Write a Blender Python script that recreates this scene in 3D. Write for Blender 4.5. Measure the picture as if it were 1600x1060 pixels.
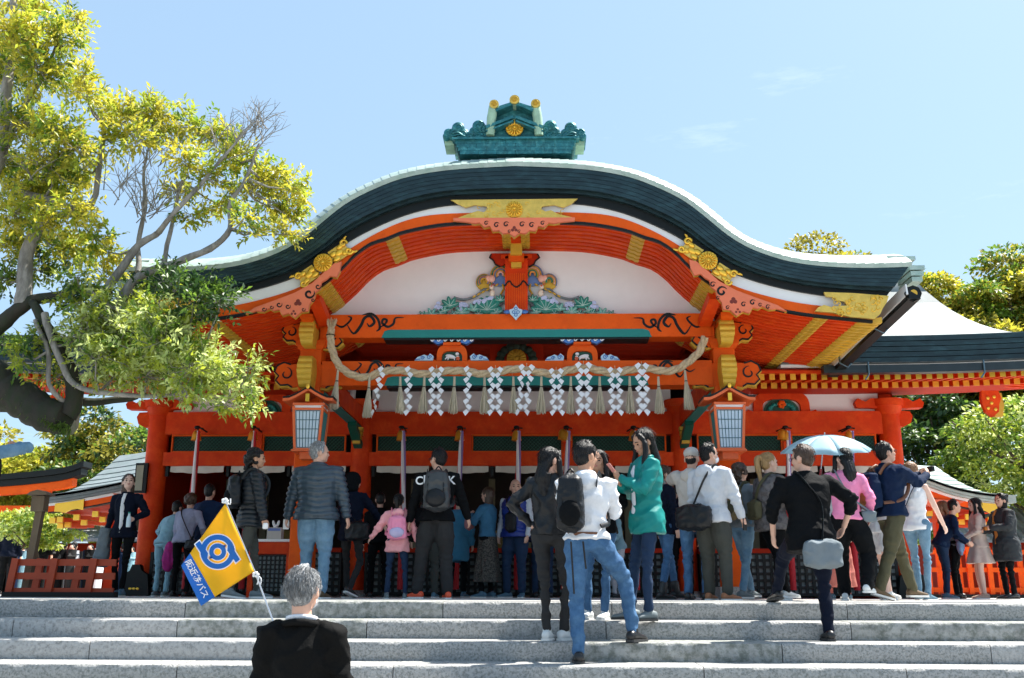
import bpy, bmesh, math, random
import numpy as np
from mathutils import Vector, Matrix, noise as mnoise
from mathutils.geometry import tessellate_polygon
for o in list(bpy.data.objects): bpy.data.objects.remove(o)
SC = bpy.context.scene
COL = SC.collection
R = math.radians
# ---------------------------------------------------------------- camera
F = 1555.0; PITCH = math.atan(395/1555); YAW = R(1.55); ROLL = R(.18)
CAM = Vector((.3, -9.8, .09))
fw = Vector((-math.sin(YAW)*math.cos(PITCH), math.cos(YAW)*math.cos(PITCH), math.sin(PITCH)))
r0 = Vector((math.cos(YAW), math.sin(YAW), 0)); u0 = r0.cross(fw)
rt = r0*math.cos(ROLL)+u0*math.sin(ROLL); up = u0*math.cos(ROLL)-r0*math.sin(ROLL)
cd = bpy.data.cameras.new('camera'); cam = bpy.data.objects.new('camera', cd); COL.objects.link(cam)
cam.matrix_world = Matrix(((rt.x, up.x, -fw.x, CAM.x), (rt.y, up.y, -fw.y, CAM.y), (rt.z, up.z, -fw.z, CAM.z), (0, 0, 0, 1)))
cd.sensor_width = 36; cd.lens = F/1600*36; cd.clip_start = .1; cd.clip_end = 3000
cd.dof.use_dof = True; cd.dof.focus_distance = 11.5; cd.dof.aperture_fstop = 8
SC.camera = cam
def at(px, py, Y):
    """a point of the photograph put on the upright plane at depth Y"""
    d = fw+rt*((px-800)/F)-up*((py-530)/F)
    return CAM+d*((Y-CAM.y)/d.y)
# ---------------------------------------------------------------- world, sun
SUN = Vector((.46, .24, .9)).normalized()
w = bpy.data.worlds.new('World'); SC.world = w; w.use_nodes = True
nt = w.node_tree; nt.nodes.clear()
def N(nt, t, **k):
    n = nt.nodes.new(t)
    for a, v in k.items(): setattr(n, a, v)
    return n
sky = N(nt, 'ShaderNodeTexSky', sky_type='NISHITA', sun_disc=False)
sky.sun_elevation = math.asin(SUN.z); sky.sun_rotation = math.atan2(SUN.x, SUN.y)
sky.air_density = 1.0; sky.dust_density = 1.7; sky.ozone_density = 1.6; sky.altitude = 50
bg = N(nt, 'ShaderNodeBackground'); bg.inputs[1].default_value = .135
out = N(nt, 'ShaderNodeOutputWorld')
tc = N(nt, 'ShaderNodeTexCoord'); mp = N(nt, 'ShaderNodeMapping'); mp.inputs['Scale'].default_value = (1.1, 1.1, 5.5)
mp.inputs['Rotation'].default_value = (.1, .25, .3)
no = N(nt, 'ShaderNodeTexNoise'); no.inputs['Scale'].default_value = 2.6; no.inputs['Detail'].default_value = 9; no.inputs['Roughness'].default_value = .62
cr = N(nt, 'ShaderNodeValToRGB'); cr.color_ramp.elements[0].position = .6; cr.color_ramp.elements[1].position = .85
cr.color_ramp.elements[1].color = (.38, .38, .38, 1)
mx = N(nt, 'ShaderNodeMixRGB'); mx.inputs[2].default_value = (5.5, 5.6, 5.8, 1)
L = nt.links.new
L(tc.outputs['Generated'], mp.inputs[0]); L(mp.outputs[0], no.inputs['Vector']); L(no.outputs['Fac'], cr.inputs[0])
sm = N(nt, 'ShaderNodeMixRGB'); sm.inputs[0].default_value = .72; sm.inputs[2].default_value = (1.33, 1.88, 2.6, 1); L(sky.outputs[0], sm.inputs[1])
L(cr.outputs[0], mx.inputs[0]); L(sm.outputs[0], mx.inputs[1]); tn = N(nt, 'ShaderNodeMixRGB', blend_type='MULTIPLY'); tn.inputs[0].default_value = 1; tn.inputs[2].default_value = (.96, 1.0, .97, 1); L(mx.outputs[0], tn.inputs[1]); L(tn.outputs[0], bg.inputs[0]); L(bg.outputs[0], out.inputs[0])
sd = bpy.data.lights.new('sun', 'SUN'); sd.energy = 5.0; sd.angle = R(.55); sd.color = (1, .955, .88)
so = bpy.data.objects.new('sun', sd); COL.objects.link(so); so.rotation_euler = SUN.to_track_quat('Z', 'Y').to_euler()
SC.view_settings.view_transform = 'Standard'; SC.view_settings.look = 'None'
SC.view_settings.exposure = 1.38; SC.view_settings.gamma = 1; SC.view_settings.use_curve_mapping = False
SC.render.engine = 'CYCLES'
cy = SC.cycles
cy.use_denoising = True; cy.max_bounces = 7; cy.diffuse_bounces = 4; cy.glossy_bounces = 3; cy.transmission_bounces = 4; cy.transparent_max_bounces = 8
try: cy.denoiser = 'OPENIMAGEDENOISE'
except Exception: pass
cy.use_adaptive_sampling = True; cy.adaptive_threshold = .02; cy.caustics_reflective = False; cy.caustics_refractive = False
# ---------------------------------------------------------------- materials
MATS = {}
def mat(name, c, rough=.6, metal=0., var=.12, scale=4., bump=0., bscale=60., streak=None, spec=.5, sheen=0., trans=0., c2=None, c2pos=.5, c2w=.1, stretch=(1, 1, 1), coat=0.):
    if name in MATS: return MATS[name]
    m = bpy.data.materials.new(name); m.use_nodes = True; t = m.node_tree
    b = t.nodes['Principled BSDF']; Lk = t.links.new
    tc = N(t, 'ShaderNodeTexCoord'); mp = N(t, 'ShaderNodeMapping'); mp.inputs['Scale'].default_value = stretch
    Lk(tc.outputs['Object'], mp.inputs[0])
    n1 = N(t, 'ShaderNodeTexNoise'); n1.inputs['Scale'].default_value = scale; n1.inputs['Detail'].default_value = 6; n1.inputs['Roughness'].default_value = .65
    Lk(mp.outputs[0], n1.inputs['Vector'])
    rgb = N(t, 'ShaderNodeRGB'); rgb.outputs[0].default_value = (*c, 1)
    src = rgb.outputs[0]
    if c2:
        cr = N(t, 'ShaderNodeValToRGB'); cr.color_ramp.elements[0].position = c2pos-c2w; cr.color_ramp.elements[1].position = c2pos+c2w
        cr.color_ramp.elements[0].color = (*c, 1); cr.color_ramp.elements[1].color = (*c2, 1)
        n3 = N(t, 'ShaderNodeTexNoise'); n3.inputs['Scale'].default_value = scale*1.7; n3.inputs['Detail'].default_value = 8; n3.inputs['Roughness'].default_value = .7
        Lk(mp.outputs[0], n3.inputs['Vector']); Lk(n3.outputs['Fac'], cr.inputs[0]); src = cr.outputs[0]
    mr = N(t, 'ShaderNodeMapRange'); mr.inputs[1].default_value = .25; mr.inputs[2].default_value = .75
    mr.inputs[3].default_value = 1-var; mr.inputs[4].default_value = 1+var
    Lk(n1.outputs['Fac'], mr.inputs[0])
    mu = N(t, 'ShaderNodeVectorMath', operation='SCALE'); Lk(src, mu.inputs[0]); Lk(mr.outputs[0], mu.inputs['Scale'])
    Lk(mu.outputs[0], b.inputs['Base Color'])
    b.inputs['Roughness'].default_value = rough; b.inputs['Metallic'].default_value = metal
    b.inputs['Specular IOR Level'].default_value = spec
    if sheen: b.inputs['Sheen Weight'].default_value = sheen
    if coat: b.inputs['Coat Weight'].default_value = coat
    if trans:
        tr = N(t, 'ShaderNodeBsdfTranslucent'); ms = N(t, 'ShaderNodeMixShader'); ms.inputs[0].default_value = trans
        Lk(mu.outputs[0], tr.inputs[0]); Lk(b.outputs[0], ms.inputs[1]); Lk(tr.outputs[0], ms.inputs[2])
        Lk(ms.outputs[0], t.nodes['Material Output'].inputs[0])
    if bump:
        n2 = N(t, 'ShaderNodeTexNoise'); n2.inputs['Scale'].default_value = bscale; n2.inputs['Detail'].default_value = 5
        Lk(mp.outputs[0], n2.inputs['Vector'])
        bp = N(t, 'ShaderNodeBump'); bp.inputs['Strength'].default_value = bump; bp.inputs['Distance'].default_value = .01
        Lk(n2.outputs['Fac'], bp.inputs['Height']); Lk(bp.outputs[0], b.inputs['Normal'])
    MATS[name] = m
    return m
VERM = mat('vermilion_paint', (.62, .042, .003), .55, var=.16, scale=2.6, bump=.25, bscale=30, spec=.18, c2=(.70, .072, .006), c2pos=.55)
VERMO = mat('orange_vermilion_paint', (.74, .095, .004), .55, var=.13, scale=3, bump=.22, bscale=30, spec=.18, c2=(.66, .075, .004), c2pos=.6)  # more orange copy for front faces, the light they catch put into colour
VERMD = mat('shaded_red_paint', (.42, .022, .003), .6, var=.14, scale=3, bump=.1, spec=.15)  # darker red for deep parts, their shade put into the colour
WHITE = mat('white_plaster', (.78, .77, .78), .8, var=.04, scale=3, bump=.05, spec=.2)
GOLD = mat('gilt_metal', (.80, .50, .10), .36, metal=.75, var=.18, scale=14, bump=.35, bscale=35)
GOLDP = mat('gold_ochre_paint', (.62, .37, .035), .5, metal=.2, var=.16, scale=9, bump=.15)
COPPER = mat('patina_copper', (.30, .43, .38), .5, metal=.15, var=.2, scale=3.2, bump=.1, c2=(.42, .50, .46), c2pos=.52, c2w=.12)
COPPERS = mat('weathered_copper_sheet', (.34, .42, .39), .45, metal=.15, var=.2, scale=3, bump=.1, c2=(.24, .34, .30), c2pos=.56)
COPPERD = mat('dark_copper_edge', (.012, .030, .036), .36, metal=.35, var=.35, scale=2.5, bump=.12, c2=(.03, .075, .085), c2pos=.62, c2w=.14, stretch=(1, 1, 3))
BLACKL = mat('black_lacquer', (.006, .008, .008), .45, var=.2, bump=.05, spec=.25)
TEALB = mat('teal_bronze', (.02, .15, .17), .42, metal=.3, var=.5, scale=9, bump=.3, bscale=30, c2=(.09, .32, .32), c2pos=.6)
TEALL = mat('pale_patina', (.30, .46, .33), .6, var=.25, scale=8, bump=.2)
TEAL = mat('teal_paint', (.0, .19, .17), .5, var=.06)
GREENL = mat('green_lattice_paint', (.004, .085, .055), .55, var=.15)
PINK = mat('salmon_paint', (.74, .17, .075), .55, var=.08)
BLUEW = mat('blue_scroll_paint', (.05, .16, .45), .5, var=.1)
SKYW = mat('pale_blue_paint', (.45, .62, .75), .5, var=.08)
WHITEP = mat('white_gloss_paint', (.8, .8, .8), .45, var=.03)
# ---------------------------------------------------------------- objects
WL = {}
def tag(o, label=None, cat=None, group=None, kind=None):
    if label: o['label'] = label
    if cat: o['category'] = cat
    if group: o['group'] = group
    if kind: o['kind'] = kind
    return o
def empty(name, loc=(0, 0, 0), rz=0., **k):
    o = bpy.data.objects.new(name, None); COL.objects.link(o); o.location = loc; o.rotation_euler = (0, 0, rz)
    o.empty_display_size = .2; WL[o.name] = Vector(loc); tag(o, **k); return o
class MB:
    def __init__(s): s.v = []; s.f = []; s.m = []; s.cm = 0
    def add(s, vs, fs):
        n = len(s.v); s.v += [tuple(p) for p in vs]; s.f += [tuple(i+n for i in f) for f in fs]; s.m += [s.cm]*len(fs); return s
    def box(s, c, d, rot=None):
        x, y, z = d[0]/2, d[1]/2, d[2]/2
        vs = [Vector((a*x, b*y, e*z)) for a, b, e in ((-1,-1,-1),(1,-1,-1),(1,1,-1),(-1,1,-1),(-1,-1,1),(1,-1,1),(1,1,1),(-1,1,1))]
        if rot is not None: vs = [rot @ q for q in vs]
        c = Vector(c)
        return s.add([q+c for q in vs], [(0,3,2,1),(4,5,6,7),(0,1,5,4),(1,2,6,5),(2,3,7,6),(3,0,4,7)])
    def span(s, a, b, wx, wz, upv=(0, 0, 1)):
        """a bar from a to b, wx wide and wz high"""
        a, b = Vector(a), Vector(b); d = (b-a); ln = d.length; d.normalize()
        x = d.cross(Vector(upv))
        if x.length < 1e-4: x = Vector((1, 0, 0))
        x.normalize(); z = x.cross(d)
        m = Matrix((x, d, z)).transposed()
        return s.box((a+b)/2, (wx, ln, wz), m)
    def tube(s, pts, rad, seg=8, cap=True, flat=1., upv=None):
        pts = [Vector(p) for p in pts]; n = len(pts)
        if not hasattr(rad, '__len__'): rad = [rad]*n
        rings = []; prev = None
        for i, p in enumerate(pts):
            d = (pts[min(i+1, n-1)]-pts[max(i-1, 0)])
            if d.length < 1e-7: d = Vector((0, 0, 1))
            d.normalize()
            if prev is None:
                a = Vector(upv) if upv else (Vector((0, 0, 1)) if abs(d.z) < .9 else Vector((1, 0, 0)))
                x = d.cross(a).normalized()
            else:
                x = prev-d*prev.dot(d)
                x = x.normalized() if x.length > 1e-5 else d.orthogonal().normalized()
            prev = x; y = d.cross(x)
            rings.append([p+x*(math.cos(t)*rad[i])+y*(math.sin(t)*rad[i]*flat) for t in [2*math.pi*k/seg for k in range(seg)]])
        return s.rings(rings, cap)
    def rings(s, rings, cap=True, closed=True):
        n = len(s.v); k = len(rings[0]); fs = []
        for r_ in rings: s.v += [tuple(p) for p in r_]
        for i in range(len(rings)-1):
            for j in range(k if closed else k-1):
                a = n+i*k+j; b = n+i*k+(j+1) % k
                fs.append((a, b, b+k, a+k))
        if cap:
            fs.append(tuple(n+j for j in reversed(range(k)))); fs.append(tuple(n+(len(rings)-1)*k+j for j in range(k)))
        s.f += fs; s.m += [s.cm]*len(fs); return s
    def ell(s, c, r, seg=12, rng=8, rot=None):
        c = Vector(c)
        if not hasattr(r, '__len__'): r = (r, r, r)
        vs = []; fs = []
        for i in range(1, rng):
            th = math.pi*i/rng
            for j in range(seg):
                ph = 2*math.pi*j/seg
                q = Vector((r[0]*math.sin(th)*math.cos(ph), r[1]*math.sin(th)*math.sin(ph), r[2]*math.cos(th)))
                if rot is not None: q = rot @ q
                vs.append(c+q)
        t = Vector((0, 0, r[2])); b = Vector((0, 0, -r[2]))
        if rot is not None: t = rot @ t; b = rot @ b
        vs += [c+t, c+b]; T = len(vs)-2; B = T+1
        for j in range(seg):
            fs.append((T, j, (j+1) % seg)); fs.append((B, (rng-2)*seg+(j+1) % seg, (rng-2)*seg+j))
        for i in range(rng-2):
            for j in range(seg):
                fs.append((i*seg+j, (i+1)*seg+j, (i+1)*seg+(j+1) % seg, i*seg+(j+1) % seg))
        return s.add(vs, fs)
    def lathe(s, c, prof, seg=16, axis='Z'):
        c = Vector(c); rings = []
        for r_, h in prof:
            ring = []
            for k in range(seg):
                t = 2*math.pi*k/seg; a, b = r_*math.cos(t), r_*math.sin(t)
                ring.append(c+(Vector((a, b, h)) if axis == 'Z' else Vector((a, -h, b))))
            rings.append(ring)
        return s.rings(rings)
    def prism(s, pts, y0, y1):
        """outline in the XZ plane, thick from y0 (front) to y1"""
        pts = [Vector((p[0], 0, p[-1])) for p in pts]
        area = sum(pts[i].x*pts[(i+1) % len(pts)].z-pts[(i+1) % len(pts)].x*pts[i].z for i in range(len(pts)))
        if area < 0: pts.reverse()
        n = len(pts); tri = tessellate_polygon([[Vector((p.x, p.z, 0)) for p in pts]])
        vs = [(p.x, y0, p.z) for p in pts]+[(p.x, y1, p.z) for p in pts]; fs = []
        for t in tri:
            a, b, c = (pts[i] for i in t)
            cr = (b.x-a.x)*(c.z-a.z)-(c.x-a.x)*(b.z-a.z)
            if cr < 0: t = (t[0], t[2], t[1])
            fs.append(tuple(t)); fs.append((t[2]+n, t[1]+n, t[0]+n))
        for i in range(n): fs.append((i, i+n, (i+1) % n+n, (i+1) % n))
        return s.add(vs, fs)
    def strip(s, pts, wd, y0, y1, taper=True):
        """a flat raised ribbon along an XZ path"""
        pts = [Vector((p[0], 0, p[-1])) for p in pts]; n = len(pts); A = []; B = []
        for i, p in enumerate(pts):
            d = (pts[min(i+1, n-1)]-pts[max(i-1, 0)]).normalized(); nx = Vector((-d.z, 0, d.x))
            ww = wd[i] if hasattr(wd, '__len__') else wd*(1 if not taper else max(.18, min(1, 4*min(i, n-1-i)/n+.2)))
            A.append(p+nx*ww/2); B.append(p-nx*ww/2)
        rings = []
        for a, b in zip(A, B): rings.append([(b.x, y0, b.z), (a.x, y0, a.z), (a.x, y1, a.z), (b.x, y1, b.z)])
        return s.rings(rings)
    def build(s, name, m, parent=None, smooth=None, loc=None):
        off = Vector((0, 0, 0))
        if parent is not None: off = WL.get(parent.name, off)
        if loc is not None: off = Vector(loc)
        me = bpy.data.meshes.new(name)
        me.from_pydata([(p[0]-off.x, p[1]-off.y, p[2]-off.z) for p in s.v], [], s.f)
        ms = m if isinstance(m, (list, tuple)) else [m]
        for q in ms: me.materials.append(q)
        if len(ms) > 1: me.polygons.foreach_set('material_index', s.m)
        if smooth:
            me.polygons.foreach_set('use_smooth', [True]*len(me.polygons))
            me.set_sharp_from_angle(angle=R(smooth))
        me.update()
        o = bpy.data.objects.new(name, me); COL.objects.link(o)
        if parent is not None: o.parent = parent; WL[o.name] = off
        elif loc is not None: o.location = loc; WL[o.name] = off
        return o
def dup(o, parent=None, loc=None, mx=None):
    c = o.copy(); COL.objects.link(c); c.parent = parent
    if loc is not None: c.location = loc
    WL[c.name] = Vector(c.location) if parent is None else WL.get(parent.name, Vector())
    for ch in o.children: dup(ch, c)
    return c
def lerp(a, b, t): return a+(b-a)*t
def smooth_pts(pts, n=3):
    """Catmull-Rom through 2-D or 3-D points"""
    P_ = [Vector(p) for p in pts]; P_ = [P_[0]]+P_+[P_[-1]]; out_ = []
    for i in range(1, len(P_)-2):
        for k in range(n):
            t = k/n; a, b, c, d = P_[i-1], P_[i], P_[i+1], P_[i+2]
            out_.append(.5*((2*b)+(c-a)*t+(2*a-5*b+4*c-d)*t*t+(3*b-a-3*c+d)*t**3))
    out_.append(P_[-2]); return out_
def spiral(cx, cz, r, a0, turns, n=18, shrink=.25, ccw=1):
    return [(cx+r*lerp(1, shrink, i/n)*math.cos(a0+ccw*turns*2*math.pi*i/n), 0, cz+r*lerp(1, shrink, i/n)*math.sin(a0+ccw*turns*2*math.pi*i/n)) for i in range(n+1)]
# ================================================================ ground, platform, steps
random.seed(7); np.random.seed(7)
STONE = mat('granite', (.36, .355, .345), .82, var=.2, scale=30, bump=.8, bscale=55, c2=(.20, .205, .195), c2pos=.53, c2w=.06, spec=.3)
STONE2 = mat('granite_stained', (.33, .33, .315), .85, var=.3, scale=9, bump=.8, bscale=50, c2=(.16, .17, .15), c2pos=.52, c2w=.09, spec=.3)
STONE3 = mat('granite_pale', (.40, .395, .385), .8, var=.18, scale=22, bump=.8, bscale=60, c2=(.24, .24, .23), c2pos=.56, c2w=.08, spec=.3)
PAVE = mat('paving_stone', (.50, .49, .46), .8, var=.12, scale=2, bump=.4, bscale=40)
DIRT = mat('gravel_ground', (.34, .33, .30), .9, var=.2, scale=1.5, bump=.6, bscale=25)
g = MB(); g.box((0, 150, -.10), (900, 300-1.2, .08)); tag(g.build('ground', DIRT), kind='structure')
g = MB(); g.box((0, -160, -1.66), (900, 310, .08)); tag(g.build('lower_ground', mat('lower_paving', (.34, .33, .31), .85, var=.15, scale=1, bump=.3)), kind='structure')
# paved platform laid of slabs (only the first rows can be told apart)
pf = tag(empty('paving', (0, 0, 0)), kind='structure')
g = MB(); g.box((0, 8.4, -.085), (60, 15.6, .11)); g.build('bedding', STONE2, pf)
yy = .36
for row, dy in enumerate((.55, .55, .6, .6, .7, .7, .8, .8, .9)):
    x = -14.5-random.random()*.8
    while x < 15:
        wd = random.uniform(.85, 1.5)
        if row > 2: wd = random.uniform(1.6, 2.6)
        g = MB(); g.box((x+wd/2, yy+dy/2, -.02+random.uniform(-.002, .002)), (wd-.012, dy-.012, .05)); g.build('paving_slab', PAVE, pf)
        x += wd
    yy += dy
g = MB(); g.box((0, 11.2, -.022), (60, 9.2, .05)); o = g.build('far_paving', PAVE, pf)
st = tag(empty('stone_steps', (0, 0, 0), R(-.25)), kind='structure')
RISE, TREAD = .16, .5
def step_stone(x0, x1, y0, y1, z0, z1, m):
    """a granite kerb block with a worn rounded nosing and slightly rough face"""
    nx = max(4, int((x1-x0)/.06)); b = .020
    pr = [(y1, z0), (y0+.012, z0), (y0+.002, z0+.05), (y0, (z0+z1)/2), (y0+.002, z1-b*1.6), (y0+b*.5, z1-b*.4), (y0+b*1.6, z1), (y1, z1)]
    mb = MB(); rs = []
    sd_ = random.random()*50
    for i in range(nx+1):
        x = lerp(x0, x1, i/nx); e = .008 if i in (0, nx) else 0
        ring = []
        for k, (y, z) in enumerate(pr):
            j = 0 if k in (0, 7) else mnoise.noise(Vector((x*9+sd_, z*12, k)))*.006
            ring.append((x, y+j+(e if 1 < k < 6 else 0), z+(j*.5 if k > 3 else 0)-(e*.6 if k in (5, 6) else 0)))
        rs.append(ring)
    mb.rings(rs); return mb.build('step_stone', m, st, smooth=50)
for k in range(0, 10):
    zt = -RISE*k; yf = -TREAD*k; x = -13-random.random()*1.2
    j0 = [-3.1, -4.5, -3.55, -2.6, -3, -3.2, -2.4, -3, -3, -3][k]
    xs = [j0]
    while xs[0] > -13: xs.insert(0, xs[0]-random.uniform(1.4, 2.4))
    while xs[-1] < 14: xs.append(xs[-1]+random.uniform(1.45, 2.5))
    if k > 5: xs = xs[::2]
    for a, b in zip(xs, xs[1:]):
        step_stone(a+.004, b-.004, yf, yf+TREAD+(.05 if k else -.14), zt-RISE-.006, zt+random.uniform(-.002, .002), random.choice((STONE, STONE2, STONE3, STONE)))
# ================================================================ shrine hall
hall = empty('shrine_hall', (0, 2.3, 0), label='vermilion shrine worship hall with curved dark copper gable and gold fittings', cat='shrine hall')
Y0 = 2.3
def rcurve(pts, Y=Y0, n=4):
    w_ = [at(px, py, Y) for px, py in pts]; w_ = [Vector((abs(p.x), 0, p.z)) for p in w_]; w_[0].x = 0
    return smooth_pts(w_, n)
def mirror(c): return [Vector((-p.x, 0, p.z)) for p in reversed(c[1:])]+list(c)
def resamp(c, n):
    a = np.array([[p.x, p.z] for p in c]); d = np.r_[0, np.cumsum(np.hypot(*np.diff(a, axis=0).T))]
    t = np.linspace(0, d[-1], n); return [Vector((x, 0, z)) for x, z in zip(np.interp(t, d, a[:, 0]), np.interp(t, d, a[:, 1]))]
NP = 97
TOP = resamp(mirror(rcurve([(804, 254), (907.6, 258.7), (979, 270), (1029.5, 288), (1072.5, 309.6), (1108, 336.5), (1140.6, 363), (1176.5, 384), (1230, 402), (1284, 410), (1350, 413), (1424, 411)])), NP)
BOT = resamp(mirror(rcurve([(804, 309.6), (900, 311), (961, 321), (1015, 340), (1069, 367), (1105, 394), (1158.5, 424), (1230, 445), (1302, 457), (1388, 463.5)])), NP)
WB = resamp(mirror(rcurve([(804, 323), (861, 324), (943, 327.6), (1000.8, 343.7), (1065, 377.8), (1105, 411), (1147.8, 439), (1212, 459), (1277, 471), (1375, 479)])), NP)
OB = resamp(mirror(rcurve([(804, 338), (897, 339), (943, 343.7), (986, 352.7), (1006, 361), (1033, 369), (1058, 386), (1080, 408), (1110, 433), (1151, 456), (1212, 474), (1273, 485), (1370, 495)])), NP)
KB = [Vector((p.x, 0, p.z-.035)) for p in OB]
def slab(A, B, fa, fb, y0, y1, name, m, parent=hall, i0=0, i1=None, sm=40, grow=0):
    mb = MB(); rs = []
    for a, b in list(zip(A, B))[i0:i1]:
        p, q = a.lerp(b, fa), a.lerp(b, fb)
        rs.append([(q.x, y0, q.z), (p.x, y0, p.z), (p.x, y1, p.z), (q.x, y1, q.z)])
    mb.rings(rs); return mb.build(name, m, parent, smooth=sm)
eave = empty('gable_eave'); eave.parent = hall; WL[eave.name] = Vector((0, 2.3, 0))
for i in range(6):
    slab(TOP, BOT, .115*i, .115*(i+1)-.004, Y0+.006*i, Y0+.3, 'copper_fascia_strip', COPPERD, eave)
slab(TOP, BOT, .66, .76, Y0+.10, Y0+.3, 'copper_fascia_strip', COPPERD, eave)
slab(TOP, BOT, .76, 1, Y0+.16, Y0+.3, 'eave_lip', BLACKL, eave)
slab(TOP, BOT, .02, 1.0, Y0+.29, Y0+1.2, 'eave_board', BLACKL, eave)
slab(BOT, WB, 0, 1, Y0+.20, Y0+.36, 'white_bargeboard', WHITEP)
slab(WB, OB, 0, 1, Y0+.17, Y0+.36, 'orange_bargeboard', VERMO)
slab(OB, KB, 0, 1, Y0+.16, Y0+.21, 'black_trim_line', BLACKL)
# copper roof of the curved gable, course by course
n_c = 92; TC = resamp(TOP, n_c*3+1)
HY = [(2.28, 0), (2.34, .05), (2.45, .125), (2.62, .21), (2.85, .30), (3.2, .38), (4.2, .42), (7.6, .42)]
def nrm(c, i):
    a, b = c[max(i-1, 0)], c[min(i+1, len(c)-1)]; d = (b-a).normalized(); return Vector((-d.z, 0, d.x))
gr = empty('gable_roof'); gr.parent = hall; WL[gr.name] = Vector((0, 2.3, 0))
for c in range(n_c):
    i0 = c*3; left = c < n_c/2
    rs = []
    for y, h in HY:
        ring = []
        for k in range(4):
            p = TC[i0+k]; nn = nrm(TC, i0+k); tt = (k/3 if not left else 1-k/3)
            ring.append(Vector((p.x, y, p.z))+nn*(h+.002+.008*tt))
        for k in (3, 0):
            p = TC[i0+k]; nn = nrm(TC, i0+k); ring.append(Vector((p.x, y+.02, p.z))+nn*(h-.05))
        rs.append(ring)
    mb = MB(); mb.rings(rs); mb.build('roof_course', COPPERS, gr, smooth=25)
# ---- ridge-end ornament
orn = empty('ridge_ornament'); orn.parent = hall; WL[orn.name] = Vector((0, 2.3, 0))
YO = 2.75
def P(px, py, Y): q = at(px, py, Y); return Vector((q.x, Y, q.z))
def outline(pts, Y): return [P(a, b, Y) for a, b in pts]
zb0, zb1 = at(804, 238, YO).z, at(804, 219, YO).z
for i in range(4):
    z0 = lerp(zb0-.03, zb1, i/4); z1 = lerp(zb0-.03, zb1, (i+1)/4); hw = lerp(.74, .83, (i+1)/4)
    n_ = 6
    for k in range(n_):
        o_ = (.5 if i % 2 else 0)*2*hw/n_
        a = max(-hw, -hw+2*hw*k/n_-o_); b = min(hw, -hw+2*hw*(k+1)/n_-o_+(o_ if k == n_-1 else 0))
        if b-a < .03: continue
        mb = MB(); mb.box(((a+b)/2, YO+.3, (z0+z1)/2), (b-a-.004, .62, z1-z0-.003)); mb.build('ornament_copper_block', TEALB, orn)
mb = MB(); mb.box((0, YO+.29, zb1+.012), (1.74, .68, .028)); mb.build('ornament_ledge', TEALB, orn)
tw = [(765, 219), (764, 176), (766, 170), (804, 158), (842, 170), (845, 176), (844, 219)]
mb = MB(); mb.prism(outline(tw, YO+.06), YO+.06, YO+.5); mb.build('ornament_tower', TEALB, orn, smooth=30)
for sg in (-1, 1):
    mb = MB(); a = P(804, 166, YO); b = P(804+sg*29, 178, YO); mb.span(a, b, .22, .04)
    a = P(804+sg*2, 187, YO-.02); b = P(804+sg*44, 203, YO-.02); mb.span(a, b, .18, .04); a.z -= .05; b.z -= .05; mb.span(a, b, .14, .025)
    mb.build('ornament_rafter_board', TEALB, orn)
def tube_end(px, py, rr):
    c = P(px, py, YO-.12); mb = MB(); mb.lathe(c, [(rr, 0), (rr, -.55)], 24, 'Y'); b_ = mb.build('ridge_tube', TEALL, orn, smooth=40)
    mb = MB(); mb.lathe(c, [(.001, .012), (rr*.55, .014), (rr*.6, .02), (rr*.66, .014), (rr*.96, .012), (rr, .0), (rr, -.01)], 24, 'Y'); mb.build('tube_cap', GOLD, b_, smooth=40)
    for rr2 in (.2, .42):
        mb = MB(); mb.tube([(c.x+rr*rr2*math.cos(t), c.y-.016, c.z+rr*rr2*math.sin(t)) for t in np.linspace(0, 2*math.pi, 17)], .006, 6, cap=False); mb.build('cap_ring', GOLDP, b_, smooth=60)
tube_end(772, 163, .066); tube_end(804, 156, .070); tube_end(837, 162, .066)
for sg in (-1, 1):
    mb = MB(); mb.tube([P(804+sg*33, 165, YO-.06), P(804+sg*36, 185, YO-.06), P(804+sg*38, 212, YO-.04)], [.060, .066, .058], 12); mb.build('ridge_tube_neck', TEALL, orn, smooth=50)
def chrys(c, r, name, parent, m=GOLD, petals=16, depth=.03):
    c = Vector(c); mb = MB()
    mb.lathe(c, [(r*.99, -.02), (r*.97, .004), (.001, .006)], 28, 'Y')
    for k in range(petals):
        t = 2*math.pi*k/petals; d = Vector((math.cos(t), 0, math.sin(t)))
        rot = Matrix((d, Vector((0, -1, 0)), Vector((-math.sin(t), 0, math.cos(t))))).transposed()
        mb.ell(c+d*r*.62+Vector((0, -.004, 0)), (r*.38, depth, r*.125), 8, 5, rot)
    mb.ell(c+Vector((0, -.006, 0)), (r*.2, depth*1.25, r*.2), 12, 6)
    return mb.build(name, m, parent, smooth=50)
CG = mat('bright_gold_leaf', (.88, .52, .06), .32, metal=.7, var=.1)
chrys(P(804, 200, YO-.0), .125, 'chrysanthemum_crest', orn, CG)
def cloud(cx, cy, Y, parts_, name, m, parent, depth=.16, relief=True):
    """a bank of scroll clouds: round lobes with raised spirals"""
    mb = MB()
    for dx, dy, rr in parts_:
        c = P(cx+dx, cy+dy, Y); r_ = rr/124
        mb.lathe((c.x, Y, c.z), [(.001, .02), (r_*.8, .016), (r_, 0), (r_, -depth)], 16, 'Y')
    o_ = mb.build(name, m, parent, smooth=50)
    for dx, dy, rr in parts_:
        c = P(cx+dx, cy+dy, Y); r_ = rr/124
        mb = MB(); sp = spiral(c.x, c.z, r_*.8, random.random()*6, 1.4, 16, .12, random.choice((-1, 1)))
        mb.tube([(p[0], Y-.02, p[2]) for p in sp], r_*.1, 6); mb.build('scroll', m, o_, smooth=60)
    return o_
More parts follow.
